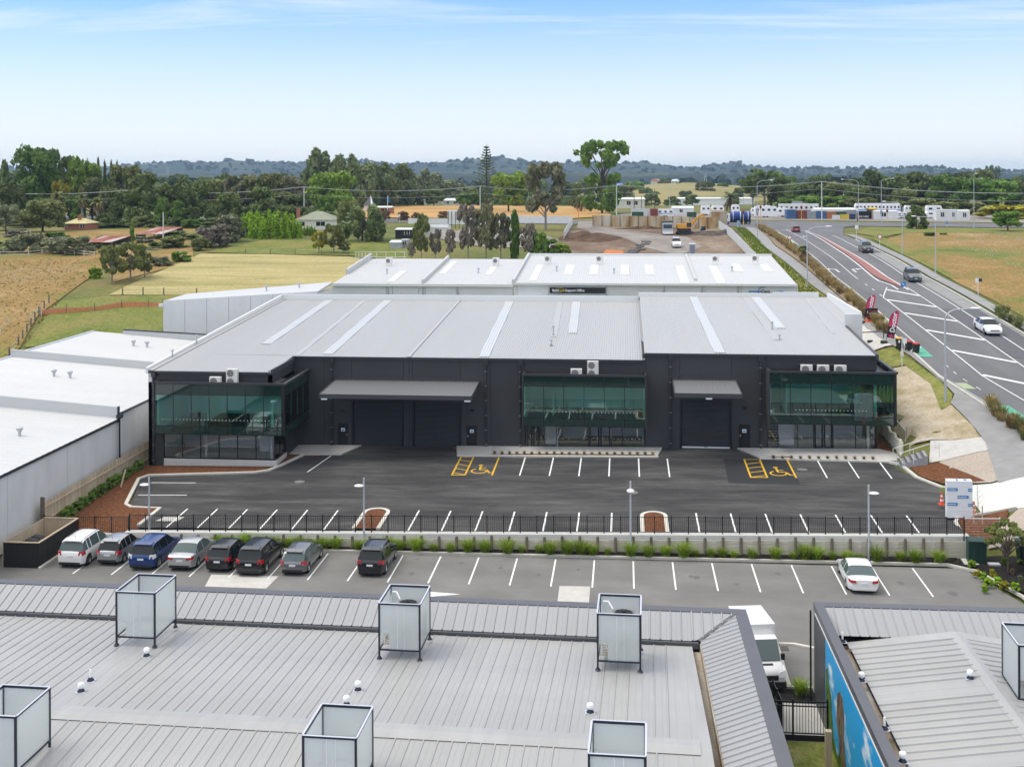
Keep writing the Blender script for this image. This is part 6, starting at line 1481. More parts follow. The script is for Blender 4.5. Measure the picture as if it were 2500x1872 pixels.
drape("verge_lawn", [(22.6, 117), (28.4, 116.5), (28.0, 123.5), (22.6, 125.8)], .10, M['verge_grass'], terr, 2)
drape("verge_lawn", [(26.9, 101.4), (28.0, 102.4), (28.8, 104.8), (28.9, 109), (28.4, 117), (27.4, 117), (28.0, 109)], .12, M['verge_grass'], terr, 2)
drape("verge_lawn", [(22.8, 137.5), (27.2, 136.5), (26.3, 166), (26.4, 229), (29.6, 288), (27, 291), (24.6, 229), (24.2, 166), (23, 150)], .10, M['green_grass'], terr, 4)
drape("verge", [(28.0, 134), (29.0, 128), (29.0, 160), (29.6, 200), (31.6, 250), (33.2, 280), (32.4, 284), (28.4, 221), (27.85, 161)], .20, mat('mulch_tan', (.26, .19, .12), .95, noise=(3, .3)), terr, 3)
PX = lambda *p: [tuple(ground_px(a, b)[:2]) for a, b in p]
drape("mown_field", PX((265, 722), (490, 621), (640, 622), (850, 628), (925, 640), (830, 700), (770, 722)), .14, M['hay'], terr, 5)
drape("rough_field", PX((0, 640), (240, 632), (250, 660), (150, 730), (95, 770), (50, 850), (0, 885)), .16, M['rough_grass'], terr, 5)
drape("grass_field", PX((150, 735), (262, 724), (470, 722), (470, 830), (60, 850)), .13, M['green_grass'], terr, 5)
drape("grass_field", PX((500, 618), (640, 588), (900, 590), (1010, 610), (1000, 640), (860, 626)), .15, M['green_grass'], terr, 5)
drape("rough_field", PX((330, 545), (480, 545), (470, 640), (280, 690), (240, 640), (300, 600)), .12, M['rough_grass'], terr, 5)
drape("rough_field", PX((0, 566), (150, 566), (330, 560), (330, 600), (240, 634), (0, 640)), .10, M['rough_grass'], terr, 5)
drape("straw_field", [(-20, 352), (-50, 358), (-92, 368), (-120, 500), (-70, 520), (-20, 515), (-8, 440), (-4, 380)], .25, M['straw'], terr, 12)
drape("earth_yard", [(-13.5, 196), (23.3, 196), (23.0, 292), (-8.0, 306), (-14, 300)], .10, M['earth'], terr, 4)
drape("gravel_drive", [(-13.5, 338), (-6, 336), (-7.5, 312), (-3, 290), (6, 275), (14, 262), (16, 240), (10, 225), (4, 240), (-1, 262), (-8, 280), (-12.5, 300)], .16, M['gravel_drive'], terr, 4)
drape("gravel_drive", [(-45, 262), (-40, 300), (-30, 300), (-14.6, 255), (-15, 238), (-30, 240)], .12, M['gravel_drive'], terr, 5)
drape("right_field", [(47, 100), (110, 90), (150, 200), (130, 278), (60, 290), (52.5, 255), (47.5, 200), (46.2, 165)], .10, M['rough_grass'], terr, 6)
drape("grass_field", [(51, 262), (60, 291), (110, 280), (112, 268), (62, 262), (50, 240), (47.2, 200), (46.4, 170), (47.8, 170), (49, 200), (53, 240)], .14, M['green_grass'], terr, 5)
drape("caravan_yard", [(28, 345), (120, 315), (150, 370), (60, 400), (0, 410), (-4, 372)], .10, M['gravel_drive'], terr, 12)
drape("clay_patch", PX((1470, 622), (1480, 612), (1520, 614), (1525, 624)), .2, mat('clay', (.50, .16, .04), .95, noise=(2, .3)), terr, 2)
def mound(name, label, px, py, w, d, h, m, seed):
    c = ground_px(px, py); rr = random.Random(seed); bm = bmesh.new(); n = 28; g = [[None] * (n + 1) for _ in range(n + 1)]
    for i in range(n + 1):
        for j in range(n + 1):
            u, v = i / n * 2 - 1, j / n * 2 - 1; r_ = math.hypot(u, v); x, y = c.x + u * w / 2, c.y + v * d / 2
            k = max(0, 1 - r_) ** .8
            g[i][j] = bm.verts.new((x, y, terr(x, y) + h * k * (.75 + .5 * math.sin(u * 5 + seed) * math.cos(v * 4)) + k * rr.uniform(-.12, .16) - .05))
    for i in range(n):
        for j in range(n): bm.faces.new((g[i][j], g[i + 1][j], g[i + 1][j + 1], g[i][j + 1]))
    me = bpy.data.meshes.new(name); bm.to_mesh(me); bm.free(); me.materials.append(m)
    return tag(add(name, me), label, "mound")
M['spoil'] = mat_mix('spoil', [(.3, (.05, .028, .016)), (.5, (.10, .058, .034)), (.7, (.16, .10, .065))], .5, .95, (1, 1, 1), 9, 2.5, .4, .8)
M['spoil_dark'] = mat_mix('spoil_dark', [(.3, (.045, .035, .03)), (.5, (.09, .075, .065)), (.7, (.16, .14, .12))], .5, .95, (1, 1, 1), 9, 2.5, .4, .8)
mound("spoil_heap", "brown spoil heap beside the gravel drive in the yard", 1440, 582, 15, 22, 1.7, M['spoil'], 3)
mound("spoil_heap", "dark debris heap at the foot of excavator boom", 1745, 574, 13, 10, 1.6, M['spoil_dark'], 5)
mound("spoil_heap", "low grassy bank below the old iron fence", 1590, 560, 26, 6, .8, M['spoil'], 9)
rr = random.Random(4); slab = [MB().prism([(rr.uniform(.6, 1.0) * math.cos(a), rr.uniform(.5, .9) * math.sin(a)) for a in (0, 1, 2.1, 3.2, 4.3, 5.3)], 0, .18).mesh("broken_slab", mat('slab_grey', (.13, .115, .105), .9, noise=(2, .3))) for _ in range(4)]
for i in range(16):
    p = ground_px(1540 + 5.5 * (i // 2) + rr.uniform(-6, 6), 622 - 4 * (i // 2) + rr.uniform(-2, 2)); o = add("broken_slab", rr.choice(slab), None, (p.x, p.y, p.z + .12), rr.uniform(0, 6)); o.scale = [rr.uniform(.8, 1.5)] * 3
    tag(o, "flat grey broken slab lying in the earth yard near the clay patch", "slab", "broken slabs in the yard")
# ROADSIDE THINGS
st = empty("steps", (21.75, 94.6, up_z(21.8, 94) + .1), R(-6), "grey concrete steps up to the footpath", "steps")
for i in range(5):
    MB().box(.42 * i, .42 * (i + 1) + .0, -1.25, .65, -.5, .17 * (i + 1)).build("step", M['step_grey'], st)
    MB().box(.42 * i - .01, .42 * i + .16, -1.25, .65, .17 * (i + 1), .17 * (i + 1) + .006).build("nosing", M['stair_dark'], st)
for y, lab in ((.75, "a"), (-1.25, "b")):
    h = empty("handrail", (21.75, 94.6, up_z(21.8, 94) + .1), R(-6), ("bent pale metal handrail on the building side of the steps" if lab == 'a' else "bent pale metal handrail on the car park side of the steps"), "handrail")
    MB().tube([(-.3, y, .0), (-.3, y, .9), (.0, y, 1.0), (2.1, y, 1.8), (2.9, y, 1.85), (2.95, y, .85)], .025, 8).build("rail", M['metal_white'], h, smooth=50)
    MB().tube([(1.0, y, .2), (1.0, y, 1.36)], .02, 8).build("baluster", M['metal_white'], h)
drape('garden_bed', [(20.97, 97.0), (22.6, 96.6), (22.6, 106), (20.97, 106)], .06, M['mulch'], lambda X, Y: up_z(X, min(Y, 99)) + .02, 3)
sw = empty("sleeper_wall", (22.2, 97.2, 1.3), 0, "row of round timber sleepers holding the bank beside the right unit", "retaining wall"); sw["kind"] = "thing"
pm_ = MB().lathe([(.15, 0), (.14, 2.1), (0, 2.16)], seg=8).mesh("sleeper_post", M['timber_grey'], 40)
for i in range(24): add("sleeper_post", pm_, sw, (.02 * (i % 3) + .15, .34 * i - 1.2, .1 * math.sin(i) - .2 + .012 * i))
tag(MB().tube([(22.75, 96.3, 3.2), (22.75, 96.4, 4.1), (22.75, 104, 4.6)], .025, 8).build("bank_rail", M['metal_white'], smooth=40), "pale handrail along the top of the sleeper wall", "handrail")
def street_lamp(p, h, arm, label, name="street_lamp", r=.10, head=.75, both=None):
    t = empty(name, p, 0, label, "street lamp", "street lamps"); ax, ay = arm; L_ = math.hypot(ax, ay); ux, uy = (ax / L_, ay / L_) if L_ else (1, 0)
    MB().tube([(0, 0, -.3), (0, 0, h * .35), (0, 0, h - 1.0)], [r, r * .8, r * .55], 10).build("pole", M['galv'], t, smooth=40)
    for sx in ((1,) if not both else (1, -1)):
        pts = [(0, 0, h - 1.0)] + [(sx * ux * L_ * (1 - math.cos(R(a))) * .5, sx * uy * L_ * (1 - math.cos(R(a))) * .5, h - 1.0 + .9 * math.sin(R(a))) for a in (25, 50, 75, 95)] + [(sx * ax, sx * ay, h - .02)]
        MB().tube(pts, r * .42, 8).build("arm", M['galv'], t, smooth=50)
        mb = MB(); mb.lathe([(.03, -.5), (.15, -.35), (.19, 0), (.14, .35), (.04, .45)], (0, 0, 0), 10, 'x'); mb.v = [(a * head, b * 1.2, c * .55) for a, b, c in mb.v]
        hd = mb.build("lamp_head", M['metal_white'], t, smooth=60); hd.location = (sx * (ax + ux * .3), sx * (ay + uy * .3), h); hd.rotation_euler = (0, 0, math.atan2(uy, ux))
    MB().lathe([(r * 1.7, -.05), (r * 1.7, .06)], seg=10).build("base", M['concrete'], t)
    return t
def lamp_px(xb, yb, yt, dx, label, **k):
    p = ground_px(xb, yb); tp = gy(xb, yt, p.y); e = gy(xb + dx, yt, p.y).x - tp.x
    return street_lamp(p, tp.z - p.z, (e, 0), label, **k)
lamp_px(2308, 985, 752, 68, "tall street lamp on the dry verge nearest the camera", r=.13, head=1.1)
lamp_px(1971, 704, 553, 48, "street lamp in the tussock strip beyond the dark warehouse", r=.11, head=1.0)
lamp_px(2203, 622, 492, -40, "street lamp on the far footpath beside the dark tree")
lamp_px(2284, 668, 528, -48, "street lamp on the far footpath near the dark car")
lamp_px(2378, 560, 424, 3, "tall straight street lamp on the cross road at the right")
lamp_px(1849, 586, 440, 32, "street lamp at the near left corner of the junction")
lamp_px(2096, 563, 438, -36, "street lamp with arm to the left on the junction corner")
lamp_px(2152, 548, 436, 26, "street lamp with arm to the right on the junction's far corner")
lamp_px(1635, 532, 450, 10, "street lamp behind the iron yard fence by the caravan")
lamp_px(1815, 500, 440, 9, "distant street lamp beyond the blue tank truck"); lamp_px(1290, 508, 446, 3, "street lamp in front of the grey eucalypt")
lamp_px(826, 512, 458, 10, "street lamp above the bright green tree near the church spire"); lamp_px(537, 514, 463, 11, "street lamp among the dark trees on the left")
def signal(px, yb, yt, label, lit=True, red=True):
    p = ground_px(px, yb); h = gy(px, yt, p.y).z - p.z; t = empty("traffic_signal", p, 0, label, "traffic light", "traffic lights at the junction")
    MB().lathe([(.075, 0), (.07, h - .9)], seg=8).build("pole", M['signal_yellow'], t)
    MB().box(-.22, .22, -.15, .15, h - 1.0, h).build("signal_head", M['black_metal'], t)
    for k, m in enumerate(('lens_red', 'lens_amber', 'lens_green')): MB().lathe([(.1, -.18), (.1, -.15)], (0, 0, h - .17 - .33 * k), 10, 'y').build("lens", M[m], t)
    return t
M['signal_yellow'] = mat('signal_yellow', (.70, .45, .05), .5); M['lens_amber'] = mat('lens_amber', (.12, .06, .01), .3); M['lens_green'] = mat('lens_green', (.01, .07, .04), .3)
M['lens_red'] = mat('lens_red', (.8, .02, .01), .3); _b = M['lens_red'].node_tree.nodes["Principled BSDF"]; _b.inputs["Emission Color"].default_value = (1, .03, .02, 1); _b.inputs["Emission Strength"].default_value = 1.6
signal(1857, 552, 500, "traffic light with red lit at the near left junction corner"); signal(1849, 556, 516, "lower traffic light beside the red-lit one"); signal(1957, 538, 502, "traffic light in front of the shipping containers")
signal(2152, 546, 514, "traffic light on the far right junction corner"); signal(2166, 545, 510, "taller traffic light behind the far right junction corner"); signal(2095, 562, 530, "traffic light on the median nose of the slip lane"); signal(1815, 552, 512, "yellow-posted traffic light beside the blue tank truck")
def post_sign(px, yb, yt, label, kind):
    p = ground_px(px, yb); h = gy(px, yt, p.y).z - p.z; t = empty("road_sign", p, 0, label, "road sign")
    MB().lathe([(.04, 0), (.04, h)], seg=8).build("post", M['metal_white'], t)
    if kind == 'round':
        MB().lathe([(.42, -.06), (.42, -.03)], (0, 0, h), 20, 'y').build("rim", M['lid_red'], t); MB().lathe([(.30, -.07), (.30, -.06)], (0, 0, h), 20, 'y').build("disc", M['text_white'], t)
    elif kind == 'keep':
        MB().lathe([(.36, -.06), (.36, -.03)], (0, 0, h), 20, 'y').build("disc", M['sign_blue'], t); MB().bar((-.16, -.075, h + .16), (.14, -.075, h - .14), .012, .09).build("arrow", M['text_white'], t)
    elif kind == 'bus':
        MB().box(-.35, .05, -.05, -.03, h - .5, h + .05).build("plate", M['text_white'], t); MB().box(.06, .5, -.05, -.03, h - .4, h).build("plate", M['sign_navy'], t)
    else: MB().box(-.28, .28, -.05, -.03, h - .75, h).build("plate", M['text_white'], t)
    return t
M['sign_navy'] = mat('sign_navy', (.02, .03, .09), .5)
post_sign(1928, 609, 580, "round red and white speed sign in the tussock strip", 'round'); post_sign(2148, 617, 578, "round red and white speed sign on the far footpath verge", 'round')
post_sign(2205, 707, 694, "blue keep-left disc at the nose of the red median", 'keep'); post_sign(2388, 724, 680, "white and navy bus stop sign in the right field verge", 'bus'); post_sign(2091, 586, 550, "slim white post sign on the slip lane corner", 'plate'); post_sign(975, 545, 523, "white back of a road sign beside the far road", 'plate')
post_sign(2312, 555, 544, "blue arrow disc beyond the cross road", 'keep')
p = ground_px(2210, 868)
bs = empty("parking_sign", (27.2, 116.5, terr(27.2, 116.5)), 0, "white post with black camera plate and white plate by the wheelie bins", "sign")
MB().lathe([(.05, 0), (.05, 2.9)], seg=8).build("post", M['metal_white'], bs); MB().box(-.5, -.06, -.06, -.03, 2.2, 2.75).build("plate", M['sign_black'], bs); MB().box(.06, .45, -.06, -.03, 2.3, 2.8).build("plate", M['text_white'], bs)
MB().box(-.36, -.2, -.07, -.06, 2.35, 2.6).build("symbol", M['text_white'], bs); MB().box(-.12, .12, -.1, .1, 1.0, 1.5).build("meter_box", M['metal_white'], bs)
wheelie((28.3, 122.2, terr(28.3, 122.2) + .2), R(20), M['bin_black'], M['lid_yellow'], "yellow-lidded wheelie bin at the road kerb", sc=1.05)
wheelie((28.9, 120.9, terr(28.9, 120.9) + .2), R(20), M['bin_black'], M['lid_red'], "red-lidded wheelie bin second from the road kerb end", sc=.95)
wheelie((29.3, 119.6, terr(29.3, 119.6) + .2), R(20), M['bin_black'], M['lid_red'], "red-lidded wheelie bin nearest the green cycle box", sc=.95)
M['flag_pink'] = mat('flag_pink', (.62, .03, .13), .6); M['flag_black'] = mat('flag_black', (.03, .015, .02), .6)
def flag(px, yb, h, label):
    p = ground_px(px, yb); t = empty("feather_flag", p, R(-6), label, "flag"); t.rotation_euler = (0, R(9), R(-6))
    def cloth(z0, z1, m, nm):
        mb = MB(); L_ = [];
        for k in range(9):
            z = lerp(z0, z1, k / 8); zz = z / h
            x0 = .0 if zz < .72 else ((zz - .72) / .28) ** 2 * .62; x1 = .74 + .16 * min(1, zz) if zz < .93 else .89 - (zz - .93) * 2.0
            if x1 < x0 + .05: x1 = x0 + .05
            L_.append((x0, x1, z))
        for (a, b, z), (c, d, w) in zip(L_, L_[1:]):
            wv = .05 * math.sin(z * 3); wv2 = .05 * math.sin(w * 3)
            mb.face([(a, wv, z), (b, -wv, z), (d, -wv2, w), (c, wv2, w)]); mb.face([(a, wv + .01, z), (b, -wv + .01, z), (d, -wv2 + .01, w), (c, wv2 + .01, w)])
        return mb.build(nm, m, t)
    cloth(.7, h * .52, M['flag_black'], "lower_cloth"); cloth(h * .52, h * 1.0, M['flag_pink'], "upper_cloth")
    lettering("Doctor", .70, M['text_white'], (.68, -.13, h * .36), t, rot=(math.pi / 2, -math.pi / 2, 0), bold=.02, ext=.004)
    mb = MB(); mb.box(.15, .7, -.10, -.09, h * .23, h * .27); mb.box(.36, .5, -.105, -.095, h * .2, h * .31); mb.build("cross_mark", M['flag_pink'], t)
    MB().tube([(0, 0, 0), (0, 0, h * .72), (.12, 0, h * .85), (.35, 0, h * .94), (.65, 0, h * 1.0)], .025, 6).build("pole", M['black_metal'], t)
    MB().lathe([(.55, 0), (.55, .25), (.3, .28)], seg=12).build("base_tyre", M['rubber'], t)
flag(2108, 790, 3.5, "pink and black feather flag lettered Doctor by the tussock strip"); flag(2162, 839, 3.7, "pink and black feather flag lettered Doctor nearest the driveway")
p = ground_px(2131, 786); sb = empty("sandwich_board", p, 0, "black sandwich board with red and white lines between the flags", "sign board")
MB().box(-.55, .55, -.05, .05, .3, 1.6).build("board", M['sign_black'], sb); MB().box(-.55, .55, -.3, .3, 0, .3).build("foot", M['cone_orange'], sb)
for k in range(3): MB().box(-.4, .4, -.07, -.055, .7 + .25 * k, .8 + .25 * k).build("print_line", M['text_white'] if k % 2 else M['lid_red'], sb)
for px, py, l in ((2127, 836, "black tyre lying on the driveway edge near the building"), (2120, 786, "orange road barrier weight by the flags")):
    p = ground_px(px, py); tag(MB().lathe([(.2, 0), (.42, .03), (.45, .12), (.4, .22), (.2, .25)], seg=14).build("old_tyre" if 'tyre' in l else "barrier_weight", M['rubber'] if 'tyre' in l else M['cone_orange'], loc=p, smooth=50), l, "tyre" if 'tyre' in l else "weight")
p = Vector((21.0, 118, 9.2)); tag(MB().tube([(22.4, 114.5, 9.6), (24.6, 114.5, 9.75), (25.0, 114.5, 9.7), (25.0, 114.5, 9.1)], .05, 6).build("bracket_lamp", M['black_metal'], smooth=40), "black bracket lamp sticking out of the white side wall", "wall lamp")
lb_ = empty("hoarding_sign", (31.4, 92.6, terr(31.4, 92.6) + .2), R(14), "white hoarding board on stakes at the right edge of the footpath", "sign")
MB().box(0, 2.6, -.03, .03, .6, 1.9).build("board", M['text_white'], lb_)
for x in (0.1, 1.3): MB().bar((x, .05, -.2), (x, .05, 1.5), .08).build("stake", M['timber_new'], lb_)
lb_ = empty("sale_sign", (32.6, 90.2, terr(32.6, 90.2) + .2), R(-30), "blue and white sale sign cut by the right picture edge", "sign")
MB().box(0, 1.6, -.03, .03, .5, 1.9).build("board", M['text_white'], lb_); MB().box(0, 1.6, -.045, -.031, 1.45, 1.9).build("band", M['sign_blue'], lb_); MB().bar((.1, .05, -.3), (.1, .05, 1.8), .08).build("stake", M['timber_post'], lb_)
lettering("For Sale", .34, M['text_white'], (.12, -.05, 1.55), lb_, bold=.008)
on_road(1943, 569, R(-4), "moving_car", "red hatchback driving away towards the junction", P_['red'], L=4.4, W=1.8, H=1.47, style='hatch')
on_road(2114, 618, R(178), "moving_car", "black double-cab ute coming down the right lane", P_['dark'], L=5.2, W=1.9, H=1.8, style='suv')
on_road(2228, 688, R(178), "moving_car", "slate grey crossover coming down the right lane", P_['slate'], L=4.6, W=1.84, H=1.68, style='suv')
on_road(2411, 814, R(181), "moving_car", "white sedan coming down the right lane nearest the camera", P_['white'], L=4.85, W=1.84, H=1.46, style='sedan', glass=M['car_glass'])
on_road(1651, 605, R(182), "parked_ute", "white four-wheel drive with bull bar standing in the yard", P_['white'], L=4.6, W=1.8, H=1.85, style='suv', cat="car")
# PLANTS
def leaf_mat(name, dark, light, trans=.25, var=.25):
    m = bpy.data.materials.new(name); m.use_nodes = True; nt = m.node_tree; L = nt.links; b = nt.nodes["Principled BSDF"]
    b.inputs["Roughness"].default_value = .6; b.inputs["Specular IOR Level"].default_value = .25
    geo = nt.nodes.new("ShaderNodeNewGeometry"); oi = nt.nodes.new("ShaderNodeObjectInfo"); tc = nt.nodes.new("ShaderNodeTexCoord")
    n = nt.nodes.new("ShaderNodeTexNoise"); n.inputs["Scale"].default_value = 5.0; n.inputs["Detail"].default_value = 2; L.new(tc.outputs["Object"], n.inputs["Vector"])
    a = nt.nodes.new("ShaderNodeMath"); a.operation = 'MULTIPLY_ADD'; a.inputs[1].default_value = .55; L.new(geo.outputs["Random Per Island"], a.inputs[0])
    sb = nt.nodes.new("ShaderNodeMath"); sb.operation = 'MULTIPLY_ADD'; sb.inputs[1].default_value = 1.5; sb.inputs[2].default_value = -.5; L.new(n.outputs["Fac"], sb.inputs[0]); L.new(sb.outputs[0], a.inputs[2])
    mx = nt.nodes.new("ShaderNodeMix"); mx.data_type = 'RGBA'; mx.inputs[6].default_value = (*dark, 1); mx.inputs[7].default_value = (*light, 1); mx.clamp_factor = True
    L.new(a.outputs[0], mx.inputs[0])
    mr = nt.nodes.new("ShaderNodeMapRange"); mr.inputs["To Min"].default_value = 1 - var; mr.inputs["To Max"].default_value = 1 + var; L.new(oi.outputs["Random"], mr.inputs["Value"])
    m2 = nt.nodes.new("ShaderNodeMix"); m2.data_type = 'RGBA'; m2.blend_type = 'MULTIPLY'; m2.inputs[0].default_value = 1; L.new(mx.outputs[2], m2.inputs[6]); L.new(mr.outputs[0], m2.inputs[7])
    L.new(m2.outputs[2], b.inputs["Base Color"])
    tl = nt.nodes.new("ShaderNodeBsdfTranslucent"); L.new(m2.outputs[2], tl.inputs[0])
    ms = nt.nodes.new("ShaderNodeMixShader"); ms.inputs[0].default_value = trans; L.new(b.outputs[0], ms.inputs[1]); L.new(tl.outputs[0], ms.inputs[2]); L.new(ms.outputs[0], nt.nodes["Material Output"].inputs[0])
    return m
LM = {'mid': leaf_mat('leaf_mid', (.07, .15, .022), (.23, .35, .065)), 'bright': leaf_mat('leaf_bright', (.11, .19, .024), (.30, .41, .06)), 'dark': leaf_mat('leaf_dark', (.06, .10, .026), (.21, .26, .08)), 'olive': leaf_mat('leaf_olive', (.09, .125, .032), (.28, .29, .10)), 'greyg': leaf_mat('leaf_greygreen', (.13, .15, .08), (.34, .36, .20)), 'euc': leaf_mat('leaf_eucalypt', (.12, .125, .06), (.32, .31, .18)),
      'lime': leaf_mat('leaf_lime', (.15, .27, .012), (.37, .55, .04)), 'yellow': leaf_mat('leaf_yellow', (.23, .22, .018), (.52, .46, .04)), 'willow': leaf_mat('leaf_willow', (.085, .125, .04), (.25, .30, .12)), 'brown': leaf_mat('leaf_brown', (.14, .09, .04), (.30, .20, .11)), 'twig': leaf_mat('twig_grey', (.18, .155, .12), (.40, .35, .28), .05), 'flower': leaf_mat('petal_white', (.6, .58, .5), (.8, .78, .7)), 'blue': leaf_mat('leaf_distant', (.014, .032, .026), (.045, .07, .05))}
M['bark'] = mat('bark', (.10, .08, .06), .9, noise=(3, .3)); M['bark_pale'] = mat('bark_pale', (.28, .25, .21), .9, noise=(3, .3))
rng = np.random.default_rng(5)
def leaf_cloud(P, N, size, aspect=1.6, jitter=.9, droop=0.0):
    n = len(P); nn = N + rng.normal(0, jitter, (n, 3)); nn /= np.linalg.norm(nn, axis=1)[:, None] + 1e-9
    t = rng.normal(0, 1, (n, 3)); t[:, 2] -= droop; t -= (t * nn).sum(1)[:, None] * nn; t /= np.linalg.norm(t, axis=1)[:, None] + 1e-9
    s = np.cross(nn, t); k = size * rng.uniform(.6, 1.3, (n, 1)); a = t * k * aspect * .5; b = s * k * .5
    V = np.stack([P - a - b * .5, P - a * .2 + b, P + a, P - a * .1 - b], 1).reshape(-1, 3)
    return V
def mesh_from_quads(name, V):
    n = len(V) // 4; me = bpy.data.meshes.new(name); me.vertices.add(len(V)); me.vertices.foreach_set("co", V.astype(np.float32).ravel())
    me.loops.add(4 * n); me.loops.foreach_set("vertex_index", np.arange(4 * n, dtype=np.int32)); me.polygons.add(n); me.polygons.foreach_set("loop_start", np.arange(0, 4 * n, 4, dtype=np.int32)); me.update(calc_edges=True)
    me.materials.append(LM['mid']); return me
def lobes_crown(kind, seed, n=3600):
    g = np.random.default_rng(seed); Ls = []
    if kind in ('broad', 'euc', 'tall'):
        k = {'broad': 38, 'euc': 46, 'tall': 90}[kind]
        for i in range(k):
            a = g.uniform(0, 2 * np.pi); h = g.uniform(.0, 1);
            if kind == 'broad': z = .30 + .62 * h; rad = .42 * np.sqrt(max(0, 1 - ((z - .55) / .48) ** 2)); r = g.uniform(.09, .18)
            elif kind == 'euc': z = .28 + .66 * h; rad = .44 * np.sqrt(max(0, 1 - ((z - .62) / .42) ** 2)); r = g.uniform(.06, .125)
            else: z = (.08 + .45 * h) if i % 2 else (.66 + .30 * h); rad = (.40 if i % 2 else .52) * np.sqrt(max(0.05, 1 - (((z - (.30 if i % 2 else .82)) / (.27 if i % 2 else .18)) ** 2))); r = g.uniform(.04, .085)
            rr_ = rad * np.sqrt(g.uniform(.25, 1)); Ls.append((rr_ * np.cos(a), rr_ * np.sin(a), z, r, r * .85))
    elif kind == 'dark':
        for i in range(34):
            a = g.uniform(0, 2 * np.pi); z = .06 + .86 * g.uniform(0, 1) ** .9; rad = .46 * (1 - z) ** .55; rr_ = rad * np.sqrt(g.uniform(.4, 1)); r = g.uniform(.08, .15); Ls.append((rr_ * np.cos(a), rr_ * np.sin(a), z, r, r * 1.15))
    elif kind == 'willow':
        for i in range(30):
            a = g.uniform(0, 2 * np.pi); z = .1 + .82 * g.uniform(0, 1); rad = .45 * np.sqrt(max(0, 1 - ((z - .42) / .6) ** 2)); rr_ = rad * np.sqrt(g.uniform(.5, 1)); r = g.uniform(.08, .13); Ls.append((rr_ * np.cos(a), rr_ * np.sin(a), z, r, r * 1.9))
    elif kind == 'poplar':
        for i in range(22):
            z = .05 + .9 * i / 22; rad = .28 * np.sin(np.pi * (.12 + .85 * z)) ; a = g.uniform(0, 6.28); Ls.append((rad * .5 * np.cos(a), rad * .5 * np.sin(a), z, .16, .10))
    elif kind == 'shrub':
        for i in range(24):
            a = g.uniform(0, 6.28); z = g.uniform(.08, .82); rad = .46 * np.sqrt(max(0, 1 - (z / 1.0) ** 2)); rr_ = rad * np.sqrt(g.uniform(.2, 1)); r = g.uniform(.09, .17); Ls.append((rr_ * np.cos(a), rr_ * np.sin(a), z, r, r * .9))
    elif kind == 'plume':
        for i in range(26):
            a = g.uniform(0, 6.28); rr_ = .44 * np.sqrt(g.uniform(0, 1)); hh = g.uniform(.55, 1.0) * (1 - .5 * rr_)
            for z in np.linspace(.1, .92, 4): Ls.append((rr_ * np.cos(a) * (1 + .1 * z), rr_ * np.sin(a) * (1 + .1 * z), z * hh, .085 * (1.25 - z * .8), .17))
    elif kind == 'flat':
        for i in range(26):
            a = g.uniform(0, 6.28); z = g.uniform(.55, .97); rr_ = .5 * np.sqrt(g.uniform(.1, 1)); r = g.uniform(.08, .14); Ls.append((rr_ * np.cos(a), rr_ * np.sin(a), z, r, r * .42))
    Ls = np.array(Ls); w = Ls[:, 3] ** 2; idx = g.choice(len(Ls), n, p=w / w.sum()); d = g.normal(0, 1, (n, 3)); d /= np.linalg.norm(d, axis=1)[:, None]
    rad = g.uniform(.35, 1, (n, 1)) ** .5; sc = np.stack([Ls[idx, 3], Ls[idx, 3], Ls[idx, 4]], 1)
    P = Ls[idx, :3] + d * sc * rad; P[:, 2] = np.maximum(P[:, 2], .01)
    return P, d, Ls
CR = {}
def crown(kind, var, n=None):
    key = (kind, var)
    if key not in CR:
        P, d, Ls = lobes_crown(kind, 100 * var + len(kind) + 7, n or {'broad': 4200, 'euc': 4600, 'tall': 5200, 'dark': 4600, 'willow': 4200, 'poplar': 1600, 'shrub': 2600, 'plume': 4200, 'flat': 2200}[kind])
        size = {'broad': .055, 'euc': .048, 'tall': .044, 'dark': .055, 'willow': .06, 'poplar': .10, 'shrub': .085, 'plume': .06, 'flat': .07}[kind]
        V = leaf_cloud(P, d, size, 1.9 if kind in ('willow', 'plume') else 1.5, .75, 2.0 if kind == 'willow' else 0)
        mc = mesh_from_quads("crown", V)
        mb = MB(); g = random.Random(var + 3)
        hb = {'broad': .5, 'euc': .55, 'tall': .82, 'dark': .7, 'willow': .6, 'poplar': .85, 'shrub': .3, 'plume': .3, 'flat': .8}[kind]; r0 = {'poplar': .04, 'tall': .022, 'flat': .028}.get(kind, .028)
        mb.tube([(0, 0, -.02), (g.uniform(-.01, .01), g.uniform(-.01, .01), hb * .5), (g.uniform(-.03, .03), g.uniform(-.03, .03), hb)], [r0, r0 * .75, r0 * .4], 8)
        for k in range(0, len(Ls), max(1, len(Ls) // 14)):
            l = Ls[k]; z0 = min(hb * .95, max(.1, l[2] * .55)); mb.tube([(0, 0, z0), (l[0] * .5, l[1] * .5, (z0 + l[2]) / 2 + .02), (l[0], l[1], l[2])], [r0 * .45, r0 * .3, r0 * .12], 5)
        CR[key] = (mc, mb.mesh("trunk", M['bark']))
    return CR[key]
NT = [0]
def plant(name, label, p, h, w, kind, col, cat="tree", group=None, var=None, bark=None, squash=1.0):
    NT[0] += 1; v = var if var is not None else NT[0] % 3
    mc, mt = crown(kind, v); t = empty(name, p, random.uniform(0, 6.28), label, cat, group); t.scale = (w, w * squash, h)
    c = add("crown", mc, t); c.material_slots[0].link = 'OBJECT'; c.material_slots[0].material = LM[col]
    k = add("trunk", mt, t)
    if bark: k.material_slots[0].link = 'OBJECT'; k.material_slots[0].material = M[bark]
    return t
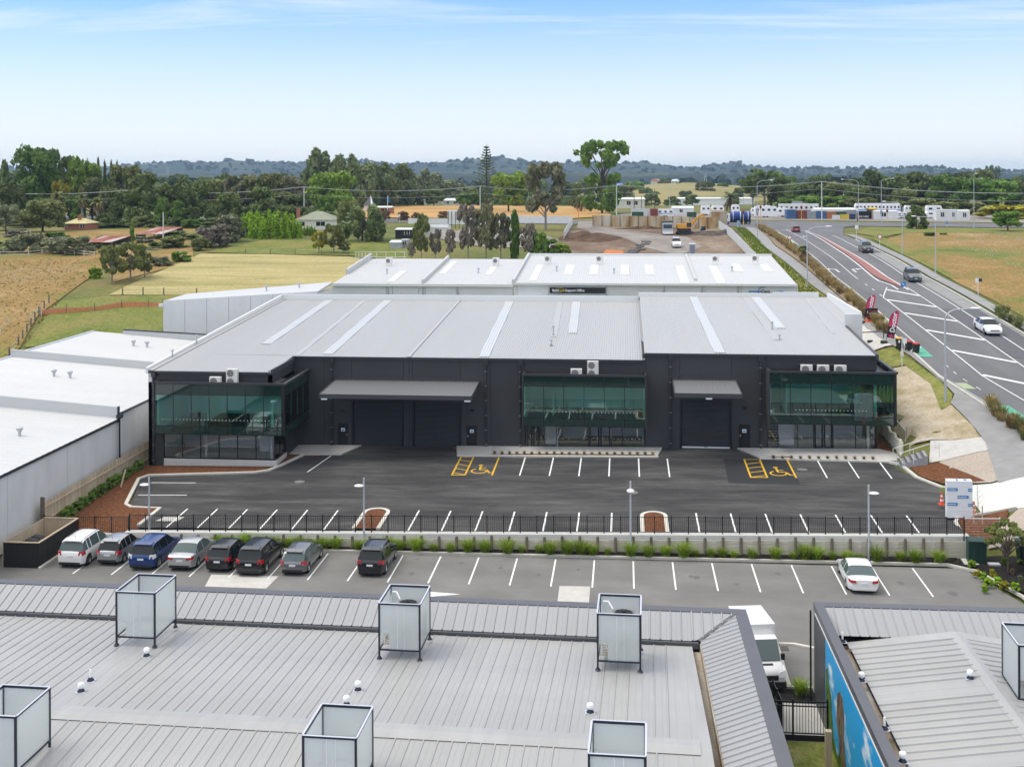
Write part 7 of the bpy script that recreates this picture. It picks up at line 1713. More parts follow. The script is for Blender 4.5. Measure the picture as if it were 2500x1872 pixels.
def tree_px(label, x, yt, wpx, Y, kind, col, name="tree", cat="tree", group=None, sink=0.0, **k):
    p = terr_at(x, Y); tp = gy(x, yt, Y); d = ray(x, yt); w = wpx / FPX * Y * 1.04
    return plant(name, label, (p.x, p.y, p.z - sink), (tp.z - p.z + sink) * 1.0, w, kind, col, cat, group, **k)
T = tree_px
T("slim dark tree at the far left picture edge", 12, 392, 40, 340, 'poplar', 'dark'); T("big full green tree in the left skyline", 85, 360, 122, 345, 'broad', 'mid'); T("tall dark thin-topped tree right of the big green one", 147, 366, 78, 360, 'euc', 'dark'); T("light green tree in the left skyline beside the poplars", 207, 388, 92, 350, 'broad', 'bright')
for i, (x, y) in enumerate(((240, 386), (256, 392), (271, 393), (286, 396))): T(f"{ORD[i]} slim poplar from the left in the small poplar row", x, y, 15, 365, 'poplar', 'dark', "poplar_tree", group="poplar row")
T("olive round tree beside the poplar row", 305, 406, 88, 345, 'broad', 'olive'); T("dark brooding conifer at the left edge under the skyline", 24, 432, 118, 310, 'dark', 'dark', "conifer_tree"); T("yellow-leaved tree among dark ones on the left", 145, 443, 50, 335, 'broad', 'yellow')
T("magnolia-like tree with white flowers left of the brick house", 104, 490, 122, 280, 'broad', 'olive', "flowering_tree", sink=1)
T("grey-green scraggy tree at the left edge by the paddock", 14, 500, 70, 270, 'euc', 'greyg')
for i, (x, y, w) in enumerate(((30, 572, 74), (78, 566, 66), (128, 582, 62), (185, 570, 92))): T(f"{ORD[i]} grey-green rounded shrub from the left along the paddock rail", x, y, w, 228 - 1 * i, 'shrub', 'greyg', "shrub", "shrub", "shrubs along the paddock rail")
for i, (x, y, w, Y) in enumerate(((352, 426, 128, 308), (428, 438, 112, 312), (485, 448, 96, 318), (300, 470, 92, 316), (560, 462, 88, 325))): T(f"{ORD[i]} dense dark macrocarpa from left in the belt behind the old sheds" if 0 else ("dense dark macrocarpa, largest in the belt behind the sheds", "dense dark macrocarpa right of the largest one", "dark macrocarpa near the left street lamp", "dark macrocarpa behind the palms", "dark macrocarpa right of the left street lamp")[i], x, y, w, Y, 'dark', 'dark', "conifer_tree")
for i, (x, y, w) in enumerate(((395, 486, 52), (432, 492, 60), (470, 500, 60), (520, 503, 62), (250, 520, 60))): T(("pointed young conifer in front of the largest macrocarpa", "second pointed young conifer left of the lamp", "low dark conifer left of the lamp", "hedge-like dark green tree below the left street lamp", "dark bushy tree between the palms and sheds")[i], x, y, w, 300, 'dark', ('mid' if i < 2 else 'dark'), "conifer_tree")
for i, (x, y, w, Y) in enumerate(((515, 440, 96, 350), (585, 428, 112, 360), (648, 424, 118, 355), (700, 430, 90, 365))): T(f"{ORD[i]} grey-olive eucalypt from the left in the mid-left belt", x, y, w, Y, 'euc', ('euc' if i % 2 else 'olive'), "eucalypt_tree", group="eucalypts of the mid-left belt")
T("dark tree right of the mid-left eucalypts", 640, 462, 96, 325, 'dark', 'dark'); T("dark low tree behind the bright bamboo", 720, 478, 70, 330, 'broad', 'dark')
for i, (x, y, w) in enumerate(((612, 512, 62), (648, 503, 66), (688, 508, 66), (718, 530, 52), (636, 530, 60))): T(f"{ORD[i]} lime-green bamboo clump from the left beside the hipped house", x, y, w, 262 - i, 'plume', 'lime', "bamboo_clump", "bamboo", "bamboo clumps beside the hipped house", sink=.5)
T("lone lime bush right of the bamboo under the hipped house", 756, 548, 32, 266, 'plume', 'lime', "bush", "bush")
T("grey-green bush left of the bamboo", 560, 520, 78, 250, 'shrub', 'greyg', "bush", "bush"); T("leafless grey thicket on the field edge", 520, 540, 90, 240, 'shrub', 'twig', "thicket", "bush"); T("small dark bush under the leafless thicket", 488, 580, 50, 233, 'shrub', 'olive', "bush", "bush"); T("olive bush right of the rusty shed", 420, 573, 66, 237, 'shrub', 'olive', "bush", "bush"); T("dark bush beside the rusty shed post", 385, 588, 44, 240, 'shrub', 'dark', "bush", "bush"); T("slim cypress between the rusty roofs", 322, 538, 20, 248, 'poplar', 'mid', "cypress_tree")
for i, (x, y, w) in enumerate(((272, 600, 80), (318, 592, 84), (352, 618, 48))): T(("left", "tallest middle", "small right")[i] + " dark tree of the clump at the mown field's corner", x, y, w, (182, 186, 190)[i], 'euc', 'olive', bark='bark_pale')
T("bright lime bush left of the field-corner trees", 232, 650, 34, 188, 'shrub', 'lime', "bush", "bush")
T("bushy grey-green scrub along the mown field edge", 395, 622, 60, 206, 'shrub', 'greyg', "bush", "bush"); T("low green scrub on the mown field's far corner", 440, 612, 54, 212, 'shrub', 'mid', "bush", "bush")
g = random.Random(17)
for i, (x, y, Y) in enumerate(((60, 545, 300), (170, 545, 305), (262, 545, 300), (300, 540, 302), (340, 530, 300), (385, 528, 300), (430, 528, 298), (475, 530, 296), (520, 532, 295), (560, 530, 296), (600, 500, 330), (665, 495, 325), (20, 560, 285), (745, 505, 312), (780, 512, 305), (835, 520, 300), (55, 500, 315), (110, 478, 330), (175, 470, 335), (225, 440, 345), (265, 450, 340), (330, 440, 350), (560, 470, 345), (690, 470, 345), (470, 455, 345), (400, 455, 345))): T(f"{ordw(i)} filler shrub or low tree in the dense left belt", x, y, g.uniform(60, 95), Y, g.choice(('shrub', 'broad', 'dark')), g.choice(('dark', 'mid', 'olive', 'dark', 'willow')), "belt_shrub", "shrub", "understorey of the left belt")
for i in range(30):
    x = g.uniform(-10, 470); y = g.uniform(560, 612); Y = 232 + (612 - y) * .55
    T(f"{ordw(i)} scrub bush in the rough ground round the old sheds", x, y, g.uniform(34, 66), Y, 'shrub', g.choice(('greyg', 'olive', 'willow', 'mid', 'twig')), "scrub_bush", "bush", "scrub round the old sheds")
for i, (x, y, w, Y, c) in enumerate(((792, 380, 112, 470, 'willow'), (856, 386, 128, 480, 'willow'), (915, 405, 110, 500, 'willow'), (962, 412, 110, 520, 'willow'), (1010, 418, 105, 545, 'greyg'), (1050, 428, 100, 565, 'greyg'), (1090, 446, 90, 590, 'greyg'), (1128, 452, 80, 600, 'olive'))): T(f"{ORD[i]} big willow from the left in the receding willow row", x, y, w, Y, 'willow', c, "willow_tree", group="receding willow row")
T("bright green round tree in front of the tall willows", 812, 420, 122, 350, 'broad', 'bright'); T("small green tree left of the church lamp", 795, 478, 48, 325, 'broad', 'mid'); T("tree with dark leaves behind the hipped house", 700, 500, 54, 310, 'broad', 'dark')
T("large rounded dark-green willow right of the hipped house", 884, 506, 104, 252, 'willow', 'willow'); T("olive tree behind the rounded willow", 850, 492, 60, 272, 'broad', 'olive')
for i, (x, y, w) in enumerate(((778, 566, 42), (814, 548, 56), (838, 590, 34))): T(("left yellowish", "taller middle", "right smallest")[i] + " small tree with pale stems on the fence line", x, y, w, 228, 'euc', ('yellow', 'olive', 'olive')[i], bark='bark_pale')
T("bright round-topped tree between norfolk pine and eucalypt", 1241, 421, 92, 430, 'broad', 'bright'); T("dark bushy tree below the norfolk pine", 1150, 470, 72, 460, 'broad', 'mid')
T("tall grey-brown eucalypt behind the earth yard", 1332, 396, 108, 290, 'euc', 'euc', "eucalypt_tree", var=1, bark='bark_pale'); T("very tall two-tiered tree on the straw field", 1470, 343, 132, 405, 'tall', 'mid', "poplar_tree", var=0)
T("dark tree left of the two-tiered tree", 1408, 452, 42, 470, 'dark', 'dark'); T("dark conifer far behind the straw field", 1262, 498, 40, 520, 'dark', 'dark', "conifer_tree")
for i, (x, y, w, k, c) in enumerate(((1003, 590, 24, 'euc', 'twig'), (1028, 536, 44, 'euc', 'olive'), (1062, 560, 30, 'euc', 'twig'), (1098, 560, 30, 'euc', 'twig'), (1142, 500, 58, 'euc', 'twig'), (1186, 498, 62, 'euc', 'euc'), (1222, 520, 52, 'euc', 'euc'), (1256, 516, 42, 'poplar', 'mid'), (1290, 545, 46, 'euc', 'twig'), (1316, 560, 40, 'shrub', 'mid'))): T(f"{ORD[i]} tree from the left in the pruned shelter row behind the office block", x, y, w, 216, k, c, "shelter_tree", group="pruned shelter row", bark='bark_pale')
T("green tree fern-like bush by the black cabin", 1030, 522, 30, 262, 'broad', 'dark', "bush", "bush")
for i, (x, y, w) in enumerate(((1340, 580, 52), (1372, 592, 44), (1352, 605, 40))): T(("left", "right", "lowest")[i] + " green scrub bush beside the yard's white fence", x, y, w, 226, 'shrub', ('mid', 'bright', 'lime')[i], "bush", "bush")
for i, (x, y) in enumerate(((940, 512), (985, 514), (1012, 516), (1082, 514))): T(f"{ORD[i]} reddish clipped shrub from the left along the far road", x, y, 28, 345, 'shrub', 'brown', "shrub", "shrub", "reddish shrubs along the far road")
for i, (x, y, w) in enumerate(((1866, 410, 98), (1838, 440, 60), (1905, 428, 70))): T(("flat-topped", "lower left", "right-hand")[i] + " pine beyond the junction", x, y, w, 470, 'flat' if i != 2 else 'dark', 'dark', "pine_tree", bark='bark_pale')
for i, (x, y, w, c) in enumerate(((1948, 446, 70, 'dark'), (2000, 452, 70, 'dark'), (2050, 446, 74, 'olive'), (2092, 456, 66, 'dark'), (1975, 478, 74, 'mid'), (2040, 480, 84, 'mid'), (2100, 482, 80, 'olive'), (1920, 484, 66, 'mid'))): T(f"{ORD[i]} tree in the green belt behind the shipping containers", x, y, w, 440 - 5 * i, 'broad', c, group="belt behind the containers")
for i, (x, y, w) in enumerate(((2130, 418, 88), (2185, 422, 98), (2240, 425, 104), (2290, 440, 70))): T(f"{ORD[i]} large dark macrocarpa from the left behind the right caravans", x, y, w, 460, 'dark', 'dark', "conifer_tree", group="macrocarpas behind the right caravans")
T("olive round tree between the right lamp and caravans", 2206, 460, 62, 420, 'broad', 'olive')
for i, (x, y, w) in enumerate(((2312, 428, 96), (2362, 436, 80), (2436, 436, 100))): T(("biggest leafy", "middle leafy", "right leafy")[i] + " green tree at the far right", x, y, w, 440, 'broad', 'mid')
T("dark tree at the right picture edge", 2488, 448, 70, 440, 'dark', 'dark')
for i, (x, y, w, Y) in enumerate(((2250, 482, 70, 400), (2310, 490, 80, 395), (2370, 488, 80, 395), (2200, 490, 70, 405))): T(f"{ORD[i]} low green bush behind the white cabins", x, y, w, Y, 'shrub', 'olive', "bush", "bush", "bushes behind the white cabins")
T("wide yellow-green hedge bush at the far right", 2452, 497, 128, 352, 'shrub', 'yellow', "bush", "bush"); T("small round street tree at the right end of the cross road", 2460, 516, 70, 272, 'broad', 'mid'); T("dark upright tree beside the cross road", 2237, 503, 58, 282, 'dark', 'dark'); T("small green bush in the right field", 2268, 566, 30, 250, 'shrub', 'mid', "bush", "bush"); T("low green bush right of the small field bush", 2304, 568, 20, 255, 'shrub', 'mid', "bush", "bush")
for i, (x, y) in enumerate(((2413, 405), (2432, 404))): T(("left", "right")[i] + " lone pine on the right horizon", x, y, 20, 1300, 'flat', 'dark', "pine_tree")
for i, (x, y, w) in enumerate(((1790, 474, 40), (1640, 480, 46), (1590, 470, 50), (1690, 476, 46), (1560, 486, 40))): T(f"{ORD[i]} dark tree on the rise behind the caravan yard", x, y, w, (560, 620, 640, 600, 560)[i], 'dark', 'dark', group="trees on the rise")
g = random.Random(21)
for i in range(120):
    x = -20 + 21.2 * i + g.uniform(-8, 8); Y = g.uniform(520, 950)
    if 1120 < x < 1260 or 1400 < x < 1850: Y = g.uniform(700, 1000)
    h = g.uniform(8, 17); p = terr_at(x, Y); w = h * g.uniform(.8, 1.3)
    plant("belt_tree", f"distant belt tree, {i + 1}{'st' if i % 10 == 0 and i != 10 and i != 110 else 'nd' if i % 10 == 1 and i != 11 and i != 111 else 'rd' if i % 10 == 2 and i != 12 and i != 112 else 'th'} counted from the left", (p.x, p.y, p.z - 1), h, w, g.choice(('broad', 'dark', 'euc', 'broad')), g.choice(('dark', 'olive', 'mid', 'blue', 'dark')), "tree", "distant belt trees")
np_ = terr_at(1188, 455); top = gy(1188, 350, 455).z - np_.z
nf = empty("norfolk_pine", np_, 0, "tall symmetrical norfolk pine standing above the skyline", "tree")
MB().tube([(0, 0, 0), (0, 0, top)], [.5, .06], 8).build("trunk", M['bark'], nf)
PP, NN = [], []
for k in range(20):
    z = top * (.14 + .84 * k / 20); L_ = (1 - (k / 20)) ** .85 * 6.4 + .5
    for q in range(6):
        a = 2 * math.pi * q / 6 + k * .9
        for s in np.linspace(.1, 1, 14):
            for _ in range(2): PP.append((math.cos(a) * L_ * s + rng.normal(0, .14), math.sin(a) * L_ * s + rng.normal(0, .14), z + .30 * L_ * s ** 1.5 + rng.normal(0, .10) - .15)); NN.append((0, 0, 1))
mc = mesh_from_quads("crown", leaf_cloud(np.array(PP), np.array(NN, float), .42, 1.6, .5)); c = add("crown", mc, nf); c.material_slots[0].link = 'OBJECT'; c.material_slots[0].material = LM['dark']
def palm(x, yt, yb, Y, label, w=2.6, cat="palm tree"):
    p = terr_at(x, Y); h = gy(x, yt, Y).z - p.z; t = empty("palm_tree", p, random.uniform(0, 6), label, cat)
    MB().tube([(0, 0, -.3), (.1, 0, h * .5), (0, .05, h * .82)], [.34, .26, .2], 8).build("trunk", M['bark_pale'], t)
    for col, lo, hi, nm, n in (('olive', -.1, 1.1, "crown", 60), ('brown', -1.5, -.6, "dead_fronds", 40)):
        V = []
        for k in range(n):
            a = random.uniform(0, 6.28); e = random.uniform(lo, hi); L_ = w * random.uniform(.75, 1.1) * (.8 if col == 'brown' else 1)
            pts = []
            for s in (0, .35, .7, 1): pts.append(Vector((math.cos(a) * L_ * s * math.cos(e * .8), math.sin(a) * L_ * s * math.cos(e * .8), h * .84 + L_ * (math.sin(e) * s - .45 * s * s))))
            sd = Vector((-math.sin(a), math.cos(a), 0))
            for j, (A, B) in enumerate(zip(pts, pts[1:])):
                wa, wb_ = (.1, .34, .26, .03)[j], (.1, .34, .26, .03)[j + 1]
                V += [A - sd * wa, B - sd * wb_, B + sd * wb_, A + sd * wa]
        me = mesh_from_quads(nm, np.array([tuple(v) for v in V])); c = add(nm, me, t); c.material_slots[0].link = 'OBJECT'; c.material_slots[0].material = LM[col]
palm(143, 464, 505, 315, "left shaggy palm beside the yellow tree", 3.0); palm(201, 471, 535, 312, "middle shaggy palm behind the brick house"); palm(239, 480, 557, 300, "right shaggy palm with long pale trunk")
palm(1783, 474, 498, 420, "spreading palm beyond the caravan yard", 5.0); palm(1418, 482, 503, 430, "dark palm left of the two-tiered tree", 4.0)
palm(1960, 601, 640, 190, "small cabbage tree in the tussock strip", 1.3, "tree")
def tuft_mesh(name, nb, h, spread, wid, seed):
    g = random.Random(seed); V = []
    for k in range(nb):
        a = g.uniform(0, 6.28); L_ = h * g.uniform(.65, 1.15); e = g.uniform(.25, 1.0) * spread; b0 = Vector((g.gauss(0, .10), g.gauss(0, .10), 0)); sd = Vector((-math.sin(a), math.cos(a), 0)); pts = []
        for s in (0, .4, .75, 1): pts.append(b0 + Vector((math.cos(a) * e * s ** 1.5, math.sin(a) * e * s ** 1.5, L_ * (s - .32 * s * s * min(1.6, e / h)))))
        for j, (A, B) in enumerate(zip(pts, pts[1:])):
            wa, wb_ = wid * (.8, 1, .7, .1)[j], wid * (.8, 1, .7, .1)[j + 1]; V += [A - sd * wa, B - sd * wb_, B + sd * wb_, A + sd * wa]
    return mesh_from_quads(name, np.array([tuple(v) for v in V]))
LM['tuft_green'] = leaf_mat('tuft_green', (.10, .17, .012), (.30, .40, .05), .3); LM['tuft_brown'] = leaf_mat('tuft_brown', (.20, .14, .05), (.46, .35, .16), .3); LM['tuft_dark'] = leaf_mat('tuft_dark', (.08, .10, .03), (.24, .25, .09), .3)
TM = [tuft_mesh("blades", 260, .85, .80, .013, s) for s in range(4)]; TB = [tuft_mesh("blades", 130, 1.0, .75, .03, s + 10) for s in range(4)]
def tuft(p, sc, me, col, label, group, name="grass_clump", cat="grass clump"):
    o = add(name, me, None, p, random.uniform(0, 6.28), (sc, sc, sc * random.uniform(.9, 1.1))); o.material_slots[0].link = 'OBJECT'; o.material_slots[0].material = LM[col]; return tag(o, label, cat, group)
xsT = []
x = -27.5
g = random.Random(8)
while x < 20.3:
    xsT.append(x); x += g.choice((.75, .9, 1.0, 1.15, 1.5))
for i, x in enumerate(xsT):
    y = 75.62 + .017 * (x + 2) + .15 * g.uniform(-1, 1)
    tuft((x, y, .08), g.uniform(.6, 1.3), TM[i % 4], 'tuft_green', f"{ordw(i)} lime-green grass clump from the left below the timber wall", "grass clumps below the timber wall")
for x, y, l in ((8.3, 56.2, "single grass clump in the bed by the black pole"), (6.35, 54.6, "grass clump behind the short picket fence")): tuft((x, y, .04), 1.0, TM[0], 'tuft_green', l, None)
ti = 0
for y in np.arange(130, 284, 1.9):
    for q in range(2):
        xx = lerp(28.1, 29.0, g.random()) + rs(y) * .75; yy = y + g.uniform(-.6, .6)
        tuft((xx, yy, terr(xx, yy) + .18), g.uniform(.9, 1.45), TB[ti % 4], 'tuft_brown', f"straw-brown tussock, {ti + 1}{'st' if ti % 10 == 0 and ti % 100 != 10 else 'nd' if ti % 10 == 1 and ti % 100 != 11 else 'rd' if ti % 10 == 2 and ti % 100 != 12 else 'th'} from the near end of the strip beside the road", "tussocks in the roadside strip", "tussock", "tussock"); ti += 1
for i in range(16):
    xx, yy = 30.2 + g.uniform(-.5, .6) + .07 * (100 - 92 - i * .5), 92.5 + i * .55; xx = 31.2 - .06 * (yy - 92) + g.uniform(-.5, .3)
    tuft((xx, yy, terr(xx, yy) + .18), g.uniform(.8, 1.3), TB[i % 4], 'tuft_brown' if i % 3 else 'tuft_dark', f"{ordw(i)} tussock from the near end in the bed by the hoarding", "tussocks by the hoarding", "tussock", "tussock")
for i in range(34):
    yy = 100 + i * 1.25 ; xx = 43.7 + g.uniform(-.3, .8)
    tuft((xx, yy, terr(xx, yy) + .12), g.uniform(.9, 1.5), TB[i % 4], 'tuft_dark', f"{ordw(i)} dark tussock from the near end along the right-hand kerb", "tussocks along the right kerb", "tussock", "tussock")
gi = 0
for px, py, w, h, c in ((2372, 1382, .55, .5, 'lime'), (2385, 1402, .5, .45, 'yellow'), (2400, 1412, .55, .5, 'lime'), (2412, 1428, .6, .55, 'lime'), (2425, 1405, .5, .5, 'yellow'), (2435, 1425, .6, .5, 'lime'), (2452, 1438, .6, .55, 'yellow'), (2478, 1440, .55, .5, 'lime'), (2472, 1404, .35, .4, 'brown'), (2492, 1422, .4, .4, 'greyg'), (2455, 1380, .5, .5, 'mid'), (2494, 1380, .6, .6, 'mid'), (2405, 1440, .45, .4, 'lime')):
    p = gz(px, py, .2); plant("garden_shrub", f"{ORD[gi]} small leafy shrub in the black bark garden below the green cabinet", (p.x, p.y, GZ(p.x, p.y)), h, w, 'shrub', c, "shrub", "shrubs in the black bark garden"); gi += 1
plant("young_tree", "young spreading tree in the bark garden behind the green cabinet", (23.6, 73.9, .3), 2.9, 2.5, 'flat', 'olive', "tree")
sp_ = empty("bare_sapling", (23.3, 79.0, 1.75), 0, "leafless staked sapling in the bark bed by the wrapped sign", "tree")
mb = MB(); mb.tube([(0, 0, 0), (.03, 0, 1.3), (0, .05, 2.6)], [.03, .022, .008], 6)
for k in range(12):
    a = k * 2.1; z = .9 + .13 * k; mb.tube([(0, 0, z), (.4 * math.cos(a), .3 * math.sin(a), z + .35)], [.012, .004], 4)
mb.build("branches", M['bark_pale'], sp_)
for x in (-.25, .3): MB().box(x - .03, x + .03, -.03, .03, 0, 1.2).build("stake", M['timber_new'], sp_)
for i in range(15):
    t_ = i / 14; p = Vector((lerp(-39.9, -39.95, t_), lerp(77.5, 91, t_), 0)); p.z = up_z(p.x, p.y) + .02
    plant("fence_shrub", f"{ordw(i)} low green shrub from the front along the paling fence", p, g.uniform(.5, .85), g.uniform(.7, 1.0), 'shrub', 'mid', "shrub", "shrubs along the paling fence")
for i in range(22):
    x = -11 + .63 * i; tuft((x, 96.0, up_z(x, 96) + .11), .35, TM[i % 4], 'tuft_brown', f"{ordw(i)} tiny dry tuft from left in mulch before the middle unit", "dry tufts before the middle unit")
for i in range(12):
    x = 12 + .72 * i; tuft((x, 95.25, up_z(x, 95.2) + .12), .35, TM[i % 4], 'tuft_brown', f"{ordw(i)} tiny dry tuft from left along kerb before right unit", "dry tufts before the right unit")
def field_tufts(name, pts_fn, n, h, wid, col, seed):
    gg = np.random.default_rng(seed); V = []
    for i in range(n):
        x, y = pts_fn(gg); z = terr(x, y) + .1; hh = h * gg.uniform(.5, 1.3)
        for k in range(3):
            a = gg.uniform(0, 6.28); ux, uy = math.cos(a), math.sin(a); w = wid * gg.uniform(.6, 1.3); lx, ly = gg.normal(0, .25, 2) * hh
            V += [(x - ux * w, y - uy * w, z - .1), (x - ux * w * .6 + lx, y - uy * w * .6 + ly, z + hh), (x + ux * w * .6 + lx, y + uy * w * .6 + ly, z + hh * .9), (x + ux * w, y + uy * w, z - .1)]
    me = mesh_from_quads(name, np.array(V)); o = add(name, me); o.material_slots[0].link = 'OBJECT'; o.material_slots[0].material = LM[col]; tag(o, None, None, None, "stuff"); return o
def in_tri(gg, *P):
    ar = np.array([abs((P[i + 1][0] - P[0][0]) * (P[i + 2][1] - P[0][1]) - (P[i + 2][0] - P[0][0]) * (P[i + 1][1] - P[0][1])) for i in range(len(P) - 2)])
    k = int(np.searchsorted(np.cumsum(ar) / ar.sum(), gg.random())); a, b, c = P[0], P[k + 1], P[k + 2]; u, v = gg.random(2)
    if u + v > 1: u, v = 1 - u, 1 - v
    return a[0] + u * (b[0] - a[0]) + v * (c[0] - a[0]), a[1] + u * (b[1] - a[1]) + v * (c[1] - a[1])
LPOLY = PX((0, 640), (240, 632), (250, 660), (150, 730), (60, 850), (0, 885)); LP2 = PX((95, 770), (262, 724), (470, 722), (470, 830), (60, 850))
LM['field_tan'] = leaf_mat('field_tan', (.24, .15, .05), (.42, .32, .13), .35); LM['field_green'] = leaf_mat('field_green', (.13, .155, .03), (.30, .31, .08), .35)
field_tufts("field_grass", lambda gg: in_tri(gg, *LPOLY), 500, .2, .2, 'field_tan', 1)
RP = [(47, 110), (100, 120), (118, 268), (60, 285), (52, 250), (47, 190)]
field_tufts("wild_flowers", lambda gg: in_tri(gg, (58, 170), (100, 190), (110, 250), (75, 262), (62, 230)), 900, .3, .022, 'flower', 6)
field_tufts("wild_flowers", lambda gg: in_tri(gg, *PX((0, 655), (200, 650), (140, 690), (0, 700))), 350, .25, .022, 'flower', 7)
VL = [(23.4, 138), (26.6, 138), (26.2, 166), (26.3, 228), (29, 285), (27.2, 288), (24.6, 228)]
field_tufts("verge_grass_blades", lambda gg: in_tri(gg, *VL), 2500, .2, .08, 'tuft_green', 8)
# HILLS AND FAR WOODS
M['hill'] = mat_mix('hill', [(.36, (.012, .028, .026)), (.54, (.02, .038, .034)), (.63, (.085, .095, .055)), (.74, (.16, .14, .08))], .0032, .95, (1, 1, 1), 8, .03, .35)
def ridge(name, pts, Y, depth, m, rough=1.0):
    n = 220; xs_ = np.linspace(pts[0][0], pts[-1][0], n); gg = np.random.default_rng(int(Y)); V, Fq = [], []; rows = 14
    jit = np.convolve(gg.normal(0, 1, n + 8), np.ones(5) / 5, 'same')[4:-4]
    for r_ in range(rows):
        t = r_ / (rows - 1)
        for i, x in enumerate(xs_):
            y = interp(pts, x); p = gy(x, y, Y); zb = terr(p.x, Y - depth) - 4; d = ray(x, 430); f_ = (1 - t); yy = Y - depth * t; s = yy / d.y
            zz = lerp(p.z, zb, t ** 1.3) + rough * (jit[i] * 2.2 * (1 - t) + gg.normal(0, 1.0) * (1 - t) * t * 6)
            V.append((d.x * s, yy, zz))
    for r_ in range(rows - 1):
        for i in range(n - 1): a = r_ * n + i; Fq.append((a, a + 1, a + n + 1, a + n))
    me = bpy.data.meshes.new(name); me.from_pydata(V, [], Fq); me.materials.append(m); me.polygons.foreach_set("use_smooth", [True] * len(Fq)); tag(add(name, me), kind="structure")
    return V[:n], V
sky1 = [(-60, 412), (60, 410), (300, 407), (345, 404), (430, 402), (520, 402), (560, 398), (640, 402), (700, 403), (780, 404), (830, 404), (862, 397), (900, 402), (960, 407), (1040, 404), (1130, 399), (1240, 394), (1280, 402), (1360, 404), (1420, 402), (1470, 404), (1530, 403), (1568, 401), (1620, 407), (1650, 413), (1700, 411), (1750, 405), (1785, 402), (1820, 407), (1900, 412), (1990, 411), (2080, 412), (2150, 413), (2240, 409), (2300, 413), (2400, 418), (2560, 420)]
sky1 = [(x, 411 - (411 - y) * 1.55 if y < 411 else y) for x, y in sky1]
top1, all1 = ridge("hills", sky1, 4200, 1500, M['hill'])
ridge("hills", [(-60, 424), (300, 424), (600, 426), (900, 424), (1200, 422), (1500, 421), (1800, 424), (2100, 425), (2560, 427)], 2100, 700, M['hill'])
M['pasture'] = mat_mix('pasture', [(.3, (.17, .18, .06)), (.5, (.28, .235, .09)), (.7, (.33, .25, .11))], .012, .95, (1, 1, 1), 8)
ridge("pasture_hill", [(1500, 470), (1540, 455), (1600, 449), (1680, 446), (1760, 449), (1850, 458), (1960, 470)], 950, 330, M['pasture'], .04)
ridge("pasture_hill", [(1380, 452), (1420, 444), (1450, 446), (1500, 456), (1540, 470)], 1150, 330, M['pasture'], .04)
ridge("pasture_hill", [(960, 462), (1030, 444), (1090, 441), (1130, 450), (1180, 466)], 1050, 330, M['pasture'], .04)
def woods(name, spots, size, col, seed, per=34):
    gg = np.random.default_rng(seed); PPs, NNs, SS = [], [], []
    for (x, y, z, r_) in spots:
        d = gg.normal(0, 1, (per, 3)); d /= np.linalg.norm(d, axis=1)[:, None]; d[:, 2] = np.abs(d[:, 2]) * .9 + .02
        PPs.append(np.array([x, y, z]) + d * np.array([r_, r_, r_ * gg.uniform(.8, 1.5)])); NNs.append(d); SS.append(np.full(per, r_))
    P = np.concatenate(PPs); N = np.concatenate(NNs); S = np.concatenate(SS)[:, None] * size; V = leaf_cloud(P, N, 1.0, 1.3, .5)
    C = np.repeat(P, 4, 0); V = C + (V - C) * np.repeat(S, 4, 0); me = mesh_from_quads(name, V); o = add(name, me); o.material_slots[0].link = 'OBJECT'; o.material_slots[0].material = LM[col]; return tag(o, kind="stuff")
g = random.Random(31); sp1 = []
for i in range(900):
    k = g.randrange(0, len(top1)); r_ = g.random() ** 2.2; v = all1[min(13, int(r_ * 13)) * 220 + k]; sp1.append((v[0] + g.uniform(-20, 20), v[1], v[2] - 2, g.uniform(4, 10)))
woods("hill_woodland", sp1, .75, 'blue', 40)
sp2 = []
for i in range(1500):
    x = g.uniform(-40, 2540); Y = g.uniform(950, 2600); p = terr_at(x, Y)
    if math.sin(p.x / 130 + Y / 300) + .5 * math.sin(p.x / 57 - Y / 90) < -.25: continue
    sp2.append((p.x, p.y, p.z, g.uniform(5, 10)))
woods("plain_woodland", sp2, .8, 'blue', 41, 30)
sp3 = []
for i in range(420):
    x = g.uniform(-40, 2540); Y = g.uniform(620, 950)
    if 1400 < x < 1960 or 960 < x < 1180: continue
    p = terr_at(x, Y); sp3.append((p.x, p.y, p.z, g.uniform(4, 7)))
woods("mid_woodland", sp3, .5, 'dark', 42, 70)
# FAR BUILDINGS, VEHICLES AND YARDS
M['weatherboard'] = mat('weatherboard', (.72, .70, .62), .8, noise=(1, .08)); M['iron_green'] = mat('iron_green', (.23, .25, .17), .6, noise=(.6, .15)); M['iron_pale'] = mat('iron_pale', (.62, .66, .62), .5, noise=(.6, .1)); M['brick_red'] = mat('brick_red', (.36, .14, .09), .85, noise=(4, .15)); M['brick_yellow'] = mat('roof_yellow', (.52, .46, .22), .7, noise=(1, .12))
M['rust_iron'] = mat_mix('rust_iron', [(.35, (.22, .06, .04)), (.5, (.32, .12, .08)), (.62, (.45, .36, .32)), (.75, (.6, .55, .52))], .35, .7, (1, .25, 1), 6); M['iron_dull'] = mat('iron_dull', (.42, .44, .46), .5, .3, noise=(1, .12)); M['window_dark'] = mat('window_dark', (.02, .025, .03), .08, spec=.8); M['cabin_black'] = mat('cabin_black', (.018, .018, .025), .6)
